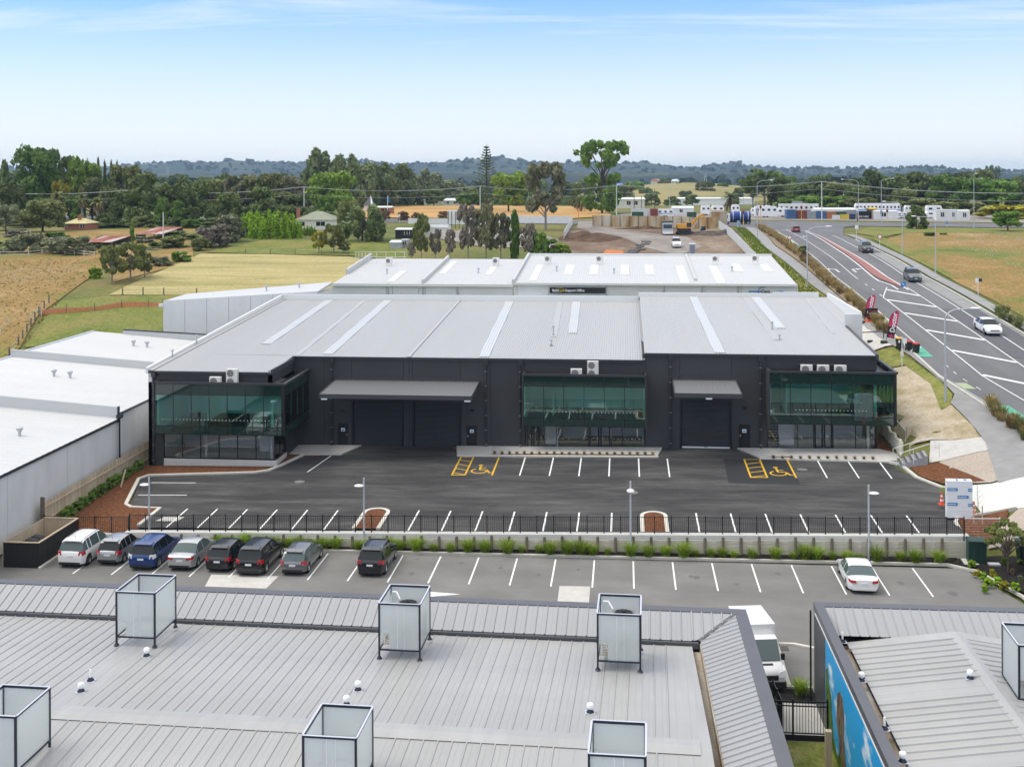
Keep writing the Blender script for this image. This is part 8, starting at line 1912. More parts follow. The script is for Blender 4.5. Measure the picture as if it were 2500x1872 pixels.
def house(name, label, x0, x1, yb, ye, yr, Y, D, wall, roof, hip=.35, wins=((.2, .35), (.6, .8)), cat="house", chimney=None, rz=0.0, eave=.4):
    a, b = gy(x0, yb, Y), gy(x1, yb, Y); W = b.x - a.x; zb = terr((a.x + b.x) / 2, Y) - .1; ze = gy((x0 + x1) / 2, ye, Y).z; zr = gy((x0 + x1) / 2, yr, Y + D / 2).z
    t = empty(name, (a.x, Y, zb), rz, label, cat); he, hr = max(1.2, ze - zb), max(1.4, zr - zb)
    MB().box(0, W, 0, D, -1.0, he).build("wall", wall, t)
    h = hip * W; e = eave; mb = MB(); c = [(-e, -e, he), (W + e, -e, he), (W + e, D + e, he), (-e, D + e, he)]; r0, r1 = (h, D / 2, hr), (W - h, D / 2, hr)
    mb.face([c[0], c[1], r1, r0]); mb.face([c[2], c[3], r0, r1]); mb.face([c[3], c[0], r0]); mb.face([c[1], c[2], r1]); mb.face(c[::-1])
    rf = mb.build("roof", roof, t)
    for u, v in wins:
        w = MB().box(W * u, W * v, -.05, -.01, he * .42, he * .82).build("window", M['window_dark'], t)
        fr = MB()
        for q in (u, (u + v) / 2, v): fr.box(W * q - .04, W * q + .04, -.08, -.051, he * .42, he * .82)
        fr.build("frame", M['text_white'], w)
    if chimney: MB().box(W * chimney - .4, W * chimney + .4, D * .3, D * .3 + .7, he * .6, hr + .9).build("chimney", M['brick_red'], rf)
    return t
house("brick_house", "small brick house with yellow roof and chimney behind the white-flowered tree", 158, 210, 564, 546, 533, 288, 7, M['brick_red'], M['brick_yellow'], .3, ((.02, .12), (.72, .95)), chimney=.5)
house("hipped_house", "green-roofed hipped cottage right of the bright bamboo", 722, 812, 560, 537, 516, 290, 9, M['weatherboard'], M['iron_green'], .4, ((.1, .25), (.55, .8)), chimney=-.02)
house("long_house", "white house with pale gable roof at the end of the straw field", 1035, 1078, 500, 489, 482, 535, 9, M['weatherboard'], M['iron_pale'], .15); house("long_house", "white bungalow right of the gabled house beyond the straw field", 1082, 1124, 500, 490, 484, 530, 9, M['weatherboard'], M['iron_pale'], .1); house("long_house", "low pale house with red front nearest the power pole", 1128, 1168, 501, 493, 487, 525, 8, M['weatherboard'], M['iron_pale'], .1)
house("farm_shed", "long cream farm shed with dark doorway behind the straw field", 1506, 1574, 500, 487, 482, 480, 10, M['weatherboard'], M['iron_pale'], .02, ((.35, .5), (.6, .75)), "shed")
house("roadside_store", "small flat-roofed store with brick pier beside the flag pole", 918, 954, 518, 507, 503, 400, 6, M['brick_red'], M['iron_pale'], .02, ((.3, .9),), "shop")
house("hill_house", "white house on the golden pasture ridge", 1640, 1658, 445, 442, 438, 960, 9, M['weatherboard'], M['iron_pale'], .2); house("hill_house", "red-roofed farmhouse in trees on the pasture ridge", 1590, 1612, 446, 442, 437, 970, 9, M['weatherboard'], M['rust_iron'], .2); house("hill_house", "blue-roofed house left of the pasture ridge", 1504, 1522, 456, 452, 448, 900, 9, M['weatherboard'], mat('roof_blue', (.10, .22, .5), .5), .2)
house("glasshouse", "long low white glasshouse below the golden pasture", 1660, 1842, 492, 485, 483, 620, 30, M['text_white'], M['text_white'], .005, (), "glasshouse"); house("far_shed", "white-roofed shed among trees right of the power pole", 2058, 2106, 484, 478, 474, 520, 10, M['text_white'], M['text_white'], .05, (), "shed")
g = random.Random(77)
for i in range(14):
    x = 320 + 155 * i + g.uniform(-50, 50); Y = g.uniform(900, 1500); p = terr_at(x, Y); house("distant_house", f"{ordw(i)} tiny pale house from the left in the far plain", x, x + g.uniform(8, 16), 430, 430 + (CAM_H - p.z - 4) / Y * FPX, 430 + (CAM_H - p.z - 6) / Y * FPX, Y, 9, M['weatherboard'], g.choice((M['iron_pale'], M['iron_dull'], M['rust_iron'])), .15, ())["group"] = "tiny houses in the far plain"
p = terr_at(898, 430); ch = empty("church_spire", p, 0, "dark slate church spire with white edge behind the willow", "spire"); hs = gy(898, 478, 430).z - p.z
MB().box(-1.6, 1.6, 0, 3, 0, hs * .45).build("tower", M['weatherboard'], ch); mb = MB(); c_ = [(-2, -.3, hs * .4), (2, -.3, hs * .4), (2, 3.3, hs * .4), (-2, 3.3, hs * .4)]
for i in range(4): mb.face([c_[i], c_[(i + 1) % 4], (.8, 1.5, hs)])
mb.build("spire", M['flash_dark'], ch); MB().hexa([(1.2, -.5, hs * .4), (2.1, -.5, hs * .4), (2.1, -.4, hs * .4), (1.2, -.4, hs * .4), (.75, 1.2, hs), (.85, 1.2, hs), (.85, 1.3, hs), (.75, 1.3, hs)]).build("white_edge", M['text_white'], ch)
p = terr_at(946, 395); fl = empty("flag_pole", p, 0, "white pole with blue flag by the roadside store", "flag pole"); hs = gy(946, 478, 395).z - p.z
MB().lathe([(.12, 0), (.07, hs)], seg=8).build("pole", M['text_white'], fl); MB().box(.05, .6, -.02, .02, hs - 2.4, hs - .2).build("flag", M['sign_blue'], fl)
cb = house("black_cabin", "black portable cabin with white window and pale roof", 965, 1010, 579, 561, 556, 258, 4, M['cabin_black'], M['iron_pale'], .01, ((.5, .78),), "cabin", eave=.1); house("cream_shed", "cream corrugated shed with barred window beside the black cabin", 1038, 1094, 576, 556, 548, 262, 5, M['weatherboard'], M['iron_dull'], .05, ((.55, .72),), "shed", eave=.15)
house("iron_hut", "small grey corrugated iron hut under the black cabin", 952, 978, 604, 592, 586, 236, 2.4, M['iron_dull'], M['iron_pale'], .02, (), "hut", eave=.15); house("lean_to", "tiny dark lean-to shed right of the iron hut", 980, 996, 600, 586, 583, 239, 2.2, M['iron_dull'], M['iron_dull'], .02, ((.2, .8),), "shed", eave=.1)
def skillion(name, label, x0, x1, yb, yf, yk, Y, D, roof, wall):
    a, b = gy(x0, yb, Y), gy(x1, yb, Y); W = b.x - a.x; zb = terr((a.x + b.x) / 2, Y); hf = gy(x0, yf, Y).z - zb; hb = gy(x0, yk, Y + D).z - zb; t = empty(name, (a.x, Y, zb), 0, label, "shed")
    n = 9
    for k in range(n):
        u, v = W * k / n, W * (k + 1) / n - .04; MB().hexa([(u, -.4, hf), (v, -.4, hf), (v, D, hb), (u, D, hb), (u, -.4, hf + .08), (v, -.4, hf + .08), (v, D, hb + .08), (u, D, hb + .08)]).build("roof_sheet", roof, t)
    for k in range(4): MB().box(W * k / 3.0 - .1 if k else 0, W * k / 3.0 + .1, 0, .2, -.5, hf).build("post", M['timber_post'], t)
    MB().box(0, W, D - .2, D, -.5, hb).build("wall", wall, t); MB().box(0, W * .3, .3, .4, -.5, hf * .9).build("wall", wall, t)
skillion("rusty_shed", "open shed with red rusty iron roof behind the paddock rail", 202, 272, 616, 592, 576, 234, 10, M['rust_iron'], M['timber_post']); skillion("rusty_shed", "open shed with pinkish rusty iron roof beside the slim cypress", 332, 398, 588, 572, 555, 254, 12, M['rust_iron'], M['timber_post'])
def rail_fence(label, pts, h, post_gap, rails, name="rail_fence", m='timber_grey', rm=None, r=.06):
    P = resample(pts, post_gap); t = empty(name, (P[0].x, P[0].y, terr(*P[0])), 0, label, "fence"); o = Vector(t.location)
    pm = MB().box(-r, r, -r, r, -.3, h).mesh("post", M[m])
    Q = [Vector((p.x, p.y, terr(p.x, p.y) + .05)) - o for p in P]
    for q in Q: add("post", pm, t, q + Vector((random.uniform(-.05, .05), 0, random.uniform(-.1, .08))))
    for z in rails:
        mb = MB()
        for a, b in zip(Q, Q[1:]): mb.bar(a + Vector((0, -.06, z)), b + Vector((0, -.06, z)), .03 if not rm else .02, .12 if not rm else .02)
        mb.build("rail" if not rm else "wire", M[rm or m], t)
    return t
rail_fence("weathered timber rail fence along the left paddock", PX((0, 628), (70, 627), (135, 620), (230, 628)), 1.2, 3.0, (.5, 1.0)); rail_fence("post and wire fence along the mown field's near edge", PX((300, 722), (400, 722), (480, 722)), 1.2, 3.2, (.5, 1.0), "wire_fence", 'timber_post', 'iron_dull', .07)
rail_fence("post and wire fence descending the left paddock", PX((120, 742), (95, 770), (75, 800), (45, 845), (22, 875)), 1.2, 3.0, (.5, 1.0), "wire_fence", 'timber_post', 'iron_dull', .07); rail_fence("post and wire fence along the far field edge", PX((600, 622), (720, 622), (850, 626)), 1.1, 4.0, (.5, 1.0), "wire_fence", 'timber_post', 'iron_dull', .06)
rail_fence("post and wire fence behind the mown field in the rushes", PX((0, 820), (20, 795), (75, 786), (100, 772)), 1.1, 4, (.5, 1.0), "wire_fence", 'timber_grey', 'iron_dull', .06)
OP = PX((98, 771), (162, 766), (231, 760), (297, 752), (362, 750), (398, 750)); t = empty("safety_mesh", (OP[0][0], OP[0][1], terr(*OP[0])), 0, "sagging orange plastic safety mesh across the paddock", "safety fence"); o = Vector(t.location)
M['mesh_orange'] = mat('mesh_orange', (.62, .24, .11), .7, noise=(4, .2))
for p in OP: MB().bar((0, 0, 0), (0, 0, 1.25), .07).build("post", M['timber_post'], t, loc=Vector((p[0], p[1], terr(*p))) - o)
mb = MB(); RP_ = resample(OP, 1.0)
for i, (a, b) in enumerate(zip(RP_, RP_[1:])):
    za, zb = terr(a.x, a.y), terr(b.x, b.y); s0, s1 = .75 + .12 * math.sin(i * .8), .75 + .12 * math.sin((i + 1) * .8); mb.face([(a.x - o.x, a.y - o.y, za - o.z), (b.x - o.x, b.y - o.y, zb - o.z), (b.x - o.x, b.y - o.y, zb - o.z + s1), (a.x - o.x, a.y - o.y, za - o.z + s0)])
mb.build("mesh_sheet", M['mesh_orange'], t)
M['old_iron'] = mat_mix('old_iron', [(.35, (.26, .14, .06)), (.48, (.42, .30, .17)), (.6, (.50, .45, .36)), (.75, (.56, .54, .48))], .35, .8, (1, 1, .3), 7)
def sheet_fence(name, label, pts, h, gap, m, post=None, d=.06):
    P = resample(pts, gap); t = empty(name, (P[0].x, P[0].y, terr(*P[0])), 0, label, "fence"); o = Vector(t.location)
    for a, b in zip(P, P[1:]):
        A, B = Vector((a.x, a.y, terr(a.x, a.y))) - o, Vector((b.x, b.y, terr(b.x, b.y))) - o; dx = (B - A).normalized() * .03; sd = Vector((-dx.y, dx.x, 0)).normalized() * d / 2; hh = h * random.uniform(.97, 1.02); u = Vector((0, 0, 1))
        MB().hexa([A + dx - sd, B - dx - sd, B - dx + sd, A + dx + sd, A + dx - sd + u * hh, B - dx - sd + u * hh, B - dx + sd + u * hh, A + dx + sd + u * hh]).build("fence_sheet", m, t)
        if post: MB().bar(A - sd * 3, A - sd * 3 + u * (h + .1), .12).build("post", post, t)
    return t
sheet_fence("iron_fence", "tall stained iron sheet fence at the back of the earth yard", [(-8.5, 308), (6, 303), (23, 294)], 3.0, 2.2, M['old_iron'], M['timber_post']); sheet_fence("post_fence", "grey concrete panel fence along the yard's road side", [(23.6, 292), (23.4, 262), (23.2, 228), (22.9, 200)], 2.0, 2.4, M['panel_grey'], M['panel_white'])
sheet_fence("panel_fence", "white panel fence across the far side of the scrub", [(-14.8, 322), (-30, 326), (-48, 331)], 2.2, 3.0, M['panel_white']); sheet_fence("panel_fence", "white panel fence turning the yard entrance corner", [(-14.4, 318), (-14.0, 285), (-13.5, 255)], 1.9, 3.0, M['panel_white'])
sheet_fence("panel_fence", "pale roadside fence beyond the black cabin", [(-38, 318), (-62, 325)], 1.6, 3.0, M['panel_white'])
p = ground_px(1108, 548); bh = empty("billboard", (terr_at(1108, 296).x, 296, terr(-48, 296)), 0, "white billboard seen from behind on timber posts", "billboard"); hs = gy(1108, 513, 296).z - terr(-48, 296)
MB().box(-1.7, 1.7, 0, .1, hs - 2.6, hs).build("panel", M['text_white'], bh)
for x in (-1.5, -.6, .4, 1.4): MB().box(x - .08, x + .08, -.2, -.02, -.5, hs - .4).build("post", M['timber_post'], bh)
p = ground_px(1690, 623); pt = empty("portable_toilet", p, 0, "grey portable toilet with white roof in the yard", "portable toilet")
MB().box(-.55, .55, -.55, .55, 0, 2.1).build("cabin", mat('loo_grey', (.30, .33, .36), .5), pt); MB().box(-.6, .6, -.6, .6, 2.1, 2.3).build("roof", M['text_white'], pt); MB().box(-.35, .35, -.57, -.55, .1, 1.95).build("door", mat('loo_door', (.22, .25, .3), .5), pt)
p = ground_px(1412, 533); c_ = empty("marker_post", p, 0, "tall orange and white road marker at the yard entrance", "road marker"); MB().lathe([(.35, 0), (.3, .2), (.12, .4), (.09, 3.2)], seg=10).build("post", M['cone_orange'], c_); MB().lathe([(.11, 1.4), (.1, 2.0)], seg=10).build("band", M['text_white'], c_)
def wheels(t, spots, r, w, ax='x'):
    ty, ri, di = wheel_meshes(r, w)
    for x, y in spots:
        w_ = empty("wheel", (0, 0, 0)); w_.parent = t; w_.location = (x, y, r); w_.rotation_euler = (0, 0, 0 if x > 0 else math.pi); add("tyre", ty, w_); add("rim", ri, w_)
p = ground_px(1629, 574); tk = empty("dump_truck", p, R(180), "dark tip truck with pale cab facing the camera in the yard", "truck")
M['truck_pale'] = mat('truck_pale', (.45, .45, .42), .5)
MB().hexa([(-1.2, 1.9, .9), (1.2, 1.9, .9), (1.2, 3.6, .9), (-1.2, 3.6, .9), (-1.15, 1.9, 2.9), (1.15, 1.9, 2.9), (1.15, 3.4, 2.9), (-1.15, 3.4, 2.9)]).build("cab", M['truck_pale'], tk); MB().hexa([(-1.0, 3.52, 1.7), (1.0, 3.52, 1.7), (1.0, 3.6, 1.7), (-1.0, 3.6, 1.7), (-1.0, 3.4, 2.6), (1.0, 3.4, 2.6), (1.0, 3.47, 2.6), (-1.0, 3.47, 2.6)]).build("windscreen", M['window_dark'], tk)
MB().box(-1.2, 1.2, 3.55, 3.75, .45, .95).build("bumper", M['text_white'], tk); MB().box(-1.25, 1.25, -3.8, 1.7, 1.2, 3.3).build("tipping_body", mat('truck_dark', (.06, .065, .06), .6), tk); MB().box(-.5, .5, -3.6, 3.4, .6, 1.0).build("chassis", M['plastic_dark'], tk)
for s in (-1, 1): MB().box(s * .95 - .15, s * .95 + .15, 3.74, 3.78, .6, .85).build("head_lamp", M['lamp_clear'], tk)
wheels(tk, [(s * 1.0, y) for s in (-1, 1) for y in (2.7, -1.4, -2.8)], .5, .32)
p = ground_px(1672, 574); ex_ = empty("excavator", p, R(8), "yellow tracked excavator with raised boom in the yard", "excavator"); M['digger_yellow'] = mat('digger_yellow', (.65, .31, .02), .45); M['digger_black'] = mat('digger_black', (.03, .03, .03), .6)
for s in (-1, 1):
    mb = MB(); pr = [(-2.0, .45), (-1.75, .12), (1.75, .12), (2.0, .45), (1.75, .85), (-1.75, .85)]; mb.prism([(a, b) for a, b in pr], -.3, .3); mb.v = [(x, s * 1.1 + z, y) for x, y, z in mb.v]; mb.build("track", M['digger_black'], ex_)
MB().box(-1.6, 1.2, -1.25, 1.25, .95, 1.6).build("turntable", M['digger_black'], ex_); MB().hexa([(-1.9, -1.3, 1.6), (.3, -1.3, 1.6), (.3, 1.3, 1.6), (-1.9, 1.3, 1.6), (-1.8, -1.2, 2.6), (.3, -1.2, 2.5), (.3, 1.2, 2.5), (-1.8, 1.2, 2.6)]).build("engine_cover", M['digger_yellow'], ex_)
MB().hexa([(.0, -1.3, 1.6), (1.4, -1.3, 1.6), (1.4, -.2, 1.6), (.0, -.2, 1.6), (.1, -1.25, 3.1), (1.1, -1.25, 3.1), (1.1, -.25, 3.1), (.1, -.25, 3.1)]).build("cab", M['digger_yellow'], ex_); MB().box(.2, 1.25, -1.33, -1.31, 1.9, 2.9).build("cab_window", M['window_dark'], ex_)
MB().bar((1.0, .3, 1.6), (3.0, .3, 4.0), .45, .55).bar((3.0, .3, 4.0), (4.6, .3, 4.9), .4, .45).build("boom", M['digger_yellow'], ex_); MB().bar((4.6, .3, 4.9), (4.5, .3, 2.0), .32, .36).build("dipper_arm", M['digger_yellow'], ex_)
MB().bar((1.5, .3, 1.3), (3.1, .3, 3.4), .14).bar((3.2, .3, 4.5), (4.8, .3, 4.3), .13).build("hydraulic_ram", M['chrome'], ex_); MB().hexa([(3.7, -.25, .9), (4.9, -.25, 1.1), (4.9, .85, 1.1), (3.7, .85, .9), (4.1, -.25, 2.0), (4.8, -.25, 2.0), (4.8, .85, 2.0), (4.1, .85, 2.0)]).build("bucket", M['digger_black'], ex_)
p = ground_px(1805, 549); bt = empty("tank_truck", p, R(90), "blue tank truck with white cab waiting at the junction", "truck"); M['tank_blue'] = mat('tank_blue', (.012, .045, .22), .35)
mb = MB(); mb.lathe([(.0, -3.0), (1.15, -2.9), (1.25, -2.4), (1.25, 1.9), (1.15, 2.3), (0, 2.4)], (0, 0, 2.3), 16, 'y'); mb.build("tank", M['tank_blue'], bt, smooth=40)
for y in (-2.2, -.2, 1.7): MB().lathe([(1.28, y - .08), (1.28, y + .08)], (0, 0, 2.3), 16, 'y', False).build("tank_band", M['metal_white'], bt)
MB().hexa([(-1.2, 2.6, .9), (1.2, 2.6, .9), (1.2, 4.2, .9), (-1.2, 4.2, .9), (-1.15, 2.6, 3.0), (1.15, 2.6, 3.0), (1.15, 3.9, 3.0), (-1.15, 3.9, 3.0)]).build("cab", M['text_white'], bt)
for s in (-1, 1): MB().box(s * 1.2 - .015, s * 1.2 + .015, 3.1, 3.9, 1.9, 2.6).build("side_window", M['window_dark'], bt)
MB().box(-.6, .6, -3.0, 4.0, .6, 1.1).build("chassis", M['plastic_dark'], bt); wheels(bt, [(s * 1.0, y) for s in (-1, 1) for y in (3.3, -1.0, -2.2)], .5, .32)
tag(MB().lathe([(.35, 0), (.35, 1.6), (.2, 1.7)], seg=12).build("water_barrel", mat('barrel_blue', (.25, .40, .45), .5), loc=ground_px(1803, 556)), "pale blue barrel beside the road fence below the tank truck", "barrel")
def caravan(name, label, x0, x1, yb, yt, Y, band, cat="caravan", D=2.3, wn=3, rounded=True, m=None):
    a, b = gy(x0, yb, Y), gy(x1, yb, Y); W = b.x - a.x; zb = terr(a.x, Y) + .1; h = max(1.8, gy(x0, yt, Y).z - zb); t = empty(name, (a.x, Y, zb), random.uniform(-.05, .05), label, cat)
    pr = [(0.12, .45), (W - .12, .45), (W, .9), (W, h * .75), (W - .35, h), (.35, h), (0, h * .75), (0, .9)] if rounded else [(0, .3), (W, .3), (W, h), (0, h)]
    mb = MB(); mb.prism(pr, 0, D); mb.v = [(x, z, y) for x, y, z in mb.v]; mb.build("shell", m or M['text_white'], t)
    for k in range(wn): MB().box(W * (k + .3) / wn, W * (k + .75) / wn, -.04, -.005, h * .60, h * .78).build("window", M['window_dark'], t)
    if band: MB().box(.1, W - .1, -.03, -.006, h * .40, h * .48).build("stripe", band, t)
    for k in (.42, .56): MB().lathe([(.3, -.08), (.3, .08)], (W * k, .1, .3), 12, 'y').build("wheel", M['rubber'], t)
    return t
caravan("caravan", "white caravan with blue window band behind the iron fence", 1604, 1645, 531, 511, 372, M['sign_blue'], wn=3);
for i, (x0, x1, yt) in enumerate(((1712, 1735, 502), (1738, 1768, 502), (1786, 1806, 500), (1834, 1850, 508))): caravan("caravan", ("left small caravan in the trio behind the yard", "middle caravan of the trio with brown stripe", "tall caravan right of the trio", "caravan nearest the red traffic light")[i], x0, x1, 524, yt, 384, M['mesh_orange'] if i == 1 else None, wn=2)
caravan("campervan", "long white campervan left of the shipping containers", 1842, 1898, 529, 504, 362, None, "campervan", wn=4); caravan("tow_caravan", "boxy white caravan above the blue container", 1898, 1925, 528, 508, 366, None, wn=2); caravan("caravan", "small caravan behind the dark tree on the cross road", 2190, 2215, 537, 518, 352, M['sign_blue'], wn=2); caravan("caravan", "white caravan right of the dark tree on the cross road", 2262, 2282, 537, 516, 352, None, wn=1)
M['c_red'] = mat('c_red', (.22, .05, .035), .6, noise=(1, .2)); M['c_grey'] = mat('c_grey', (.30, .33, .35), .6, noise=(1, .15)); M['c_blue'] = mat('c_blue', (.05, .12, .26), .6, noise=(1, .15)); M['c_green'] = mat('c_green', (.03, .09, .05), .6, noise=(1, .15)); M['c_orange'] = mat('c_orange', (.42, .16, .05), .6, noise=(1, .2)); M['c_white'] = mat('c_white', (.7, .7, .68), .6, noise=(1, .1)); M['c_yellow'] = mat('c_yellow', (.62, .45, .04), .6)
def container(label, x0, x1, yb, yt, Y, m, D=5.5, name="shipping_container"):
    a, b = gy(x0, yb, Y), gy(x1, yb, Y); W = b.x - a.x; zb = terr(a.x, Y) + .1; h = max(1.8, gy(x0, yt, Y).z - zb); t = empty(name, (a.x, Y, zb), 0, label, "container", "containers in the far yard")
    mb = MB(); n = max(6, int(W / .3)); p = W / n
    for i in range(n):
        u = i * p
        for s0, s1, d0, d1 in ((0, .35, 0, 0), (.35, .5, 0, .05), (.5, .85, .05, .05), (.85, 1, .05, 0)): mb.face([(u + s0 * p, d0, 0), (u + s1 * p, d1, 0), (u + s1 * p, d1, h - .1), (u + s0 * p, d0, h - .1)])
    mb.box(0, W, .06, D, 0, h - .1); mb.build("corrugated_shell", m, t); mb = MB(); mb.box(-.03, .1, -.03, .1, 0, h); mb.box(W - .1, W + .03, -.03, .1, 0, h); mb.box(.1, W - .1, -.03, .08, h - .12, h); mb.build("frame", m, t); return t
for x0, x1, yt, m, l in ((1922, 1944, 512, 'c_blue', "blue and white container with posters left in the row"), (1946, 1970, 515, 'c_red', "dark red container second in the row"), (1970, 1993, 516, 'c_grey', "grey container with open front in the row"), (1993, 2018, 516, 'c_blue', "blue container with yellow banner in the row"), (2018, 2042, 517, 'c_orange', "orange-brown container mid row"), (2042, 2066, 517, 'c_green', "green container behind the yellow sale banner"), (2066, 2090, 513, 'c_grey', "slate container near the arched shelter")): container(l, x0, x1, 535, yt, 350, M[m])
container("old grey container end behind the iron fence with rust", 1541, 1600, 531, 511, 372, M['c_white']); container("rusty red container side behind the iron fence", 1588, 1606, 530, 510, 371, M['c_red']); container("green skip container behind the yard corner", 1678, 1700, 530, 518, 365, M['c_green'], 3); container("rust-brown container standing at the yard corner", 1737, 1775, 545, 517, 306, M['old_iron'], 6); container("low green skip left of the old container", 1543, 1571, 531, 522, 368, M['c_green'], 2)
p = gy(2094, 535, 348); sh = empty("arched_shelter", (p.x, 348, terr(p.x, 348)), 0, "arched grey shelter over a black hire sign", "shelter"); w_ = gy(2130, 535, 348).x - p.x
mb = MB()
for k in range(8):
    a, b = math.pi * k / 8, math.pi * (k + 1) / 8; f_ = lambda q: (w_ / 2 - w_ / 2 * math.cos(q), 2.3 + 1.0 * math.sin(q)); (xa, za), (xb, zb) = f_(a), f_(b); mb.face([(xa, 0, za), (xb, 0, zb), (xb, 7, zb), (xa, 7, za)])
mb.build("arched_roof", M['iron_dull'], sh); MB().box(0, w_, 1.5, 1.6, 0, 2.4).build("back_panel", M['sign_black'], sh)
for x in (0, w_): MB().box(x - .08, x + .08, 0, .16, 0, 2.4).build("post", M['iron_dull'], sh)
lettering("FOR HIRE", .75, M['text_white'], (.3, 1.45, .5), sh, bold=.02)
bn = empty("banner_sign", (gy(2052, 535, 342).x, 342, terr(60, 342)), 0, "yellow and black banner leaning before the containers", "sign"); MB().box(0, 2.4, 0, .05, .3, 1.7).build("yellow_panel", M['c_yellow'], bn); MB().box(2.5, 4.2, 0, .05, .2, 1.8).build("dark_panel", M['sign_navy'], bn); MB().box(-2.4, -.1, 0, .05, .3, 1.5).build("white_panel", M['c_white'], bn)
house("white_cabin", "white portable office with two windows right of the junction", 2136, 2192, 538, 516, 513, 346, 3, M['c_white'], M['iron_pale'], .01, ((.25, .5),), "cabin", eave=.05); house("white_cabin", "long white portable office with door at the right of the cross road", 2286, 2338, 537, 514, 511, 336, 3, M['c_white'], M['iron_dull'], .01, ((.2, .38), (.74, .86)), "cabin", eave=.08); house("white_cabin", "white site cabin joined to the right end of the long office", 2339, 2368, 537, 515, 512, 335, 3, M['c_white'], M['iron_pale'], .01, ((.4, .7),), "cabin", eave=.05)
house("site_office", "white site office with dark entrance behind the iron fence", 1640, 1694, 526, 508, 503, 392, 5, M['c_white'], M['iron_pale'], .01, ((.35, .5),), "cabin", eave=.1); house("yard_roof", "long low white roof behind the containers", 1990, 2090, 520, 512, 507, 368, 8, M['c_white'], M['iron_pale'], .005, (), "shed", eave=.1)
house("sale_hut", "orange and yellow sale hut between shelter and white cabin", 2122, 2142, 528, 510, 507, 352, 4, M['c_orange'], M['c_yellow'], .01, (), "hut", eave=.1)
caravan("red_bus", "long red and white bus parked behind the containers", 1902, 1998, 512, 498, 380, M['c_red'], "bus", D=2.6, wn=8, rounded=False, m=M['c_white']); MB().box(0, 12.5, -.06, -.045, 2.0, 2.6)
caravan("coach", "grey-roofed coach at the back of the container yard", 1934, 1962, 508, 492, 400, None, "bus", wn=3, m=M['c_grey']); caravan("white_coach", "long white coach with many windows behind the arched shelter", 2088, 2198, 510, 497, 386, M['sign_blue'], "bus", D=2.6, wn=12); caravan("boat", "white launch on a trailer behind the cabins", 2262, 2300, 512, 502, 378, M['sign_blue'], "boat", wn=2)
for i, x in enumerate((1850, 1868, 2210, 2228)): caravan("van", ("first white van at the back of the caravan yard", "second white van at the back of the caravan yard", "white van behind the dark tree", "second white van behind the dark tree")[i], x, x + 15, 511, 502, 392, None, "van", wn=2)
poles = []
def power_pole(x, yb_Y, yt, label):
    p = terr_at(x, yb_Y); h = gy(x, yt, yb_Y).z - p.z; t = empty("power_pole", p, 0, label, "power pole", "power poles"); MB().lathe([(.17, -.3), (.11, h)], seg=8).build("pole", M['panel_grey'], t)
    MB().box(-1.1, 1.1, -.06, .06, h - .35, h - .22).build("crossarm", M['timber_post'], t); MB().box(-.9, .9, -.06, .06, h - 2.2, h - 2.08).build("crossarm", M['timber_post'], t)
    for xx in (-1, -.4, .4, 1): MB().lathe([(.05, h - .22), (.05, h)], (xx, 0, 0), 6).build("insulator", M['text_white'], t)
    poles.append((p, h)); return t
power_pole(-120, 336, 462, "power pole beyond the left picture edge"); power_pole(314, 330, 464, "power pole half hidden in dark trees at the left"); power_pole(742, 325, 456, "power pole above the hipped cottage"); power_pole(1172, 330, 454, "power pole right of the low houses"); power_pole(1505, 345, 452, "power pole beside the two-tiered tree"); power_pole(2006, 338, 443, "power pole above the shipping containers"); power_pole(2620, 300, 470, "power pole beyond the right picture edge")
tag(MB().lathe([(.16, 0), (.12, 6.5)], seg=8).build("service_pole", M['panel_grey'], loc=terr_at(398, 252)), "short grey service pole behind the pink rusty shed", "power pole")
for k in range(3):
    x = (1548, 1566, 1598)[k]; tag(MB().lathe([(.15, 0), (.1, gy(x, (470, 478, 462)[k], 400).z - terr(*terr_at(x, 400)[:2]))], seg=8).build("service_pole", M['timber_post'], loc=terr_at(x, 400)), ("first", "second", "third")[k] + " dark service pole along the lane to the farm shed", "power pole")
mi = 0
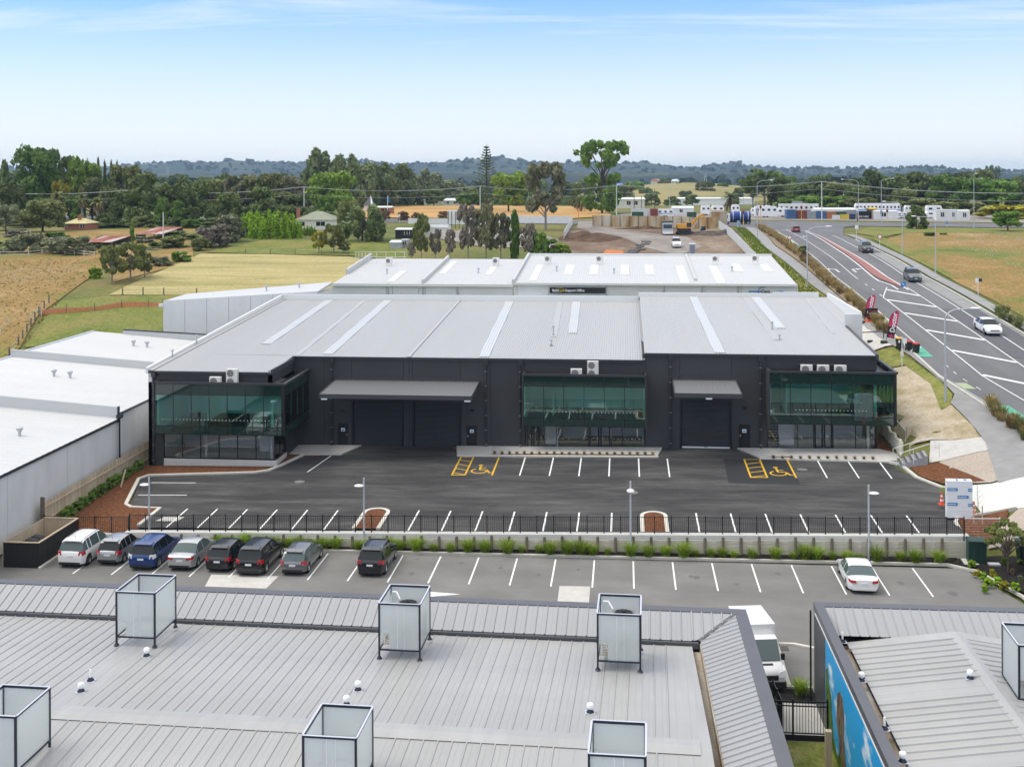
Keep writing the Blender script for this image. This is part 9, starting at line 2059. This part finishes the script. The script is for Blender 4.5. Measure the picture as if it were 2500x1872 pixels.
for dz, lab in ((.05, "upper"), (2.1, "lower")):
    for SP, ((p, h), (q, k)) in enumerate(zip(poles, poles[1:])):
        for sx in ((-1, 1) if dz < 1 else (0,)):
            a, b = p + Vector((sx, 0, h - dz)), q + Vector((sx, 0, k - dz)); pts = []
            for i in range(13): t_ = i / 12; v = a.lerp(b, t_); v.z -= 1.3 * 4 * t_ * (1 - t_); pts.append(v)
            mi += 1; tag(MB().tube(pts, .028, 4).build("power_line", M['iron_dull']), f"{lab} power line, {('nearer', 'farther')[0 if sx <= 0 else 1] if dz < 1 else 'single'} wire of the {ORD[SP]} span from the left", "power line", f"{lab} power lines")
for i, (x, yt, Y) in enumerate(((1062, 418, 1300), (410, 408, 2000), (1722, 422, 1500), (1968, 410, 2200), (1812, 420, 1900))):
    p = terr_at(x, Y); h = max(18, gy(x, yt, Y).z - p.z); t = empty("pylon", p, 0, ("steel lattice pylon left of the norfolk pine", "faint lattice pylon on the left plain", "lattice pylon over the golden pasture", "lattice pylon right of the junction pines", "lattice pylon beyond the junction lamp")[i], "pylon"); mb = MB(); w = h * .11
    for sx, sy in ((-1, -1), (1, -1), (1, 1), (-1, 1)): mb.bar((sx * w, sy * w, 0), (sx * w * .15, sy * w * .15, h), .35)
    for k in range(6): z = h * k / 6; s = w * (1 - .85 * k / 6); s2 = w * (1 - .85 * (k + 1) / 6); mb.bar((-s, -s, z), (s2, -s2, h * (k + 1) / 6), .22); mb.bar((s, -s, z), (-s2, -s2, h * (k + 1) / 6), .22)
    mb.build("lattice", M['iron_dull'], t)
    for z in (.72, .84, .95): MB().bar((-h * .13, 0, h * z), (h * .13, 0, h * z), .3).build("crossarm", M['iron_dull'], t)
# HAZE
HZ = bpy.data.materials.new("haze"); HZ.use_nodes = True; nt = HZ.node_tree; nt.nodes.remove(nt.nodes["Principled BSDF"]); pv = nt.nodes.new("ShaderNodeVolumePrincipled")
pv.inputs["Color"].default_value = (.55, .77, 1.0, 1); pv.inputs["Density"].default_value = 1.0e-4; pv.inputs["Anisotropy"].default_value = .2
nt.links.new(pv.outputs[0], nt.nodes["Material Output"].inputs["Volume"])
hz = MB().box(-7100, 7100, -450, 9100, -14, 110).build("haze", HZ); tag(hz, kind="stuff")
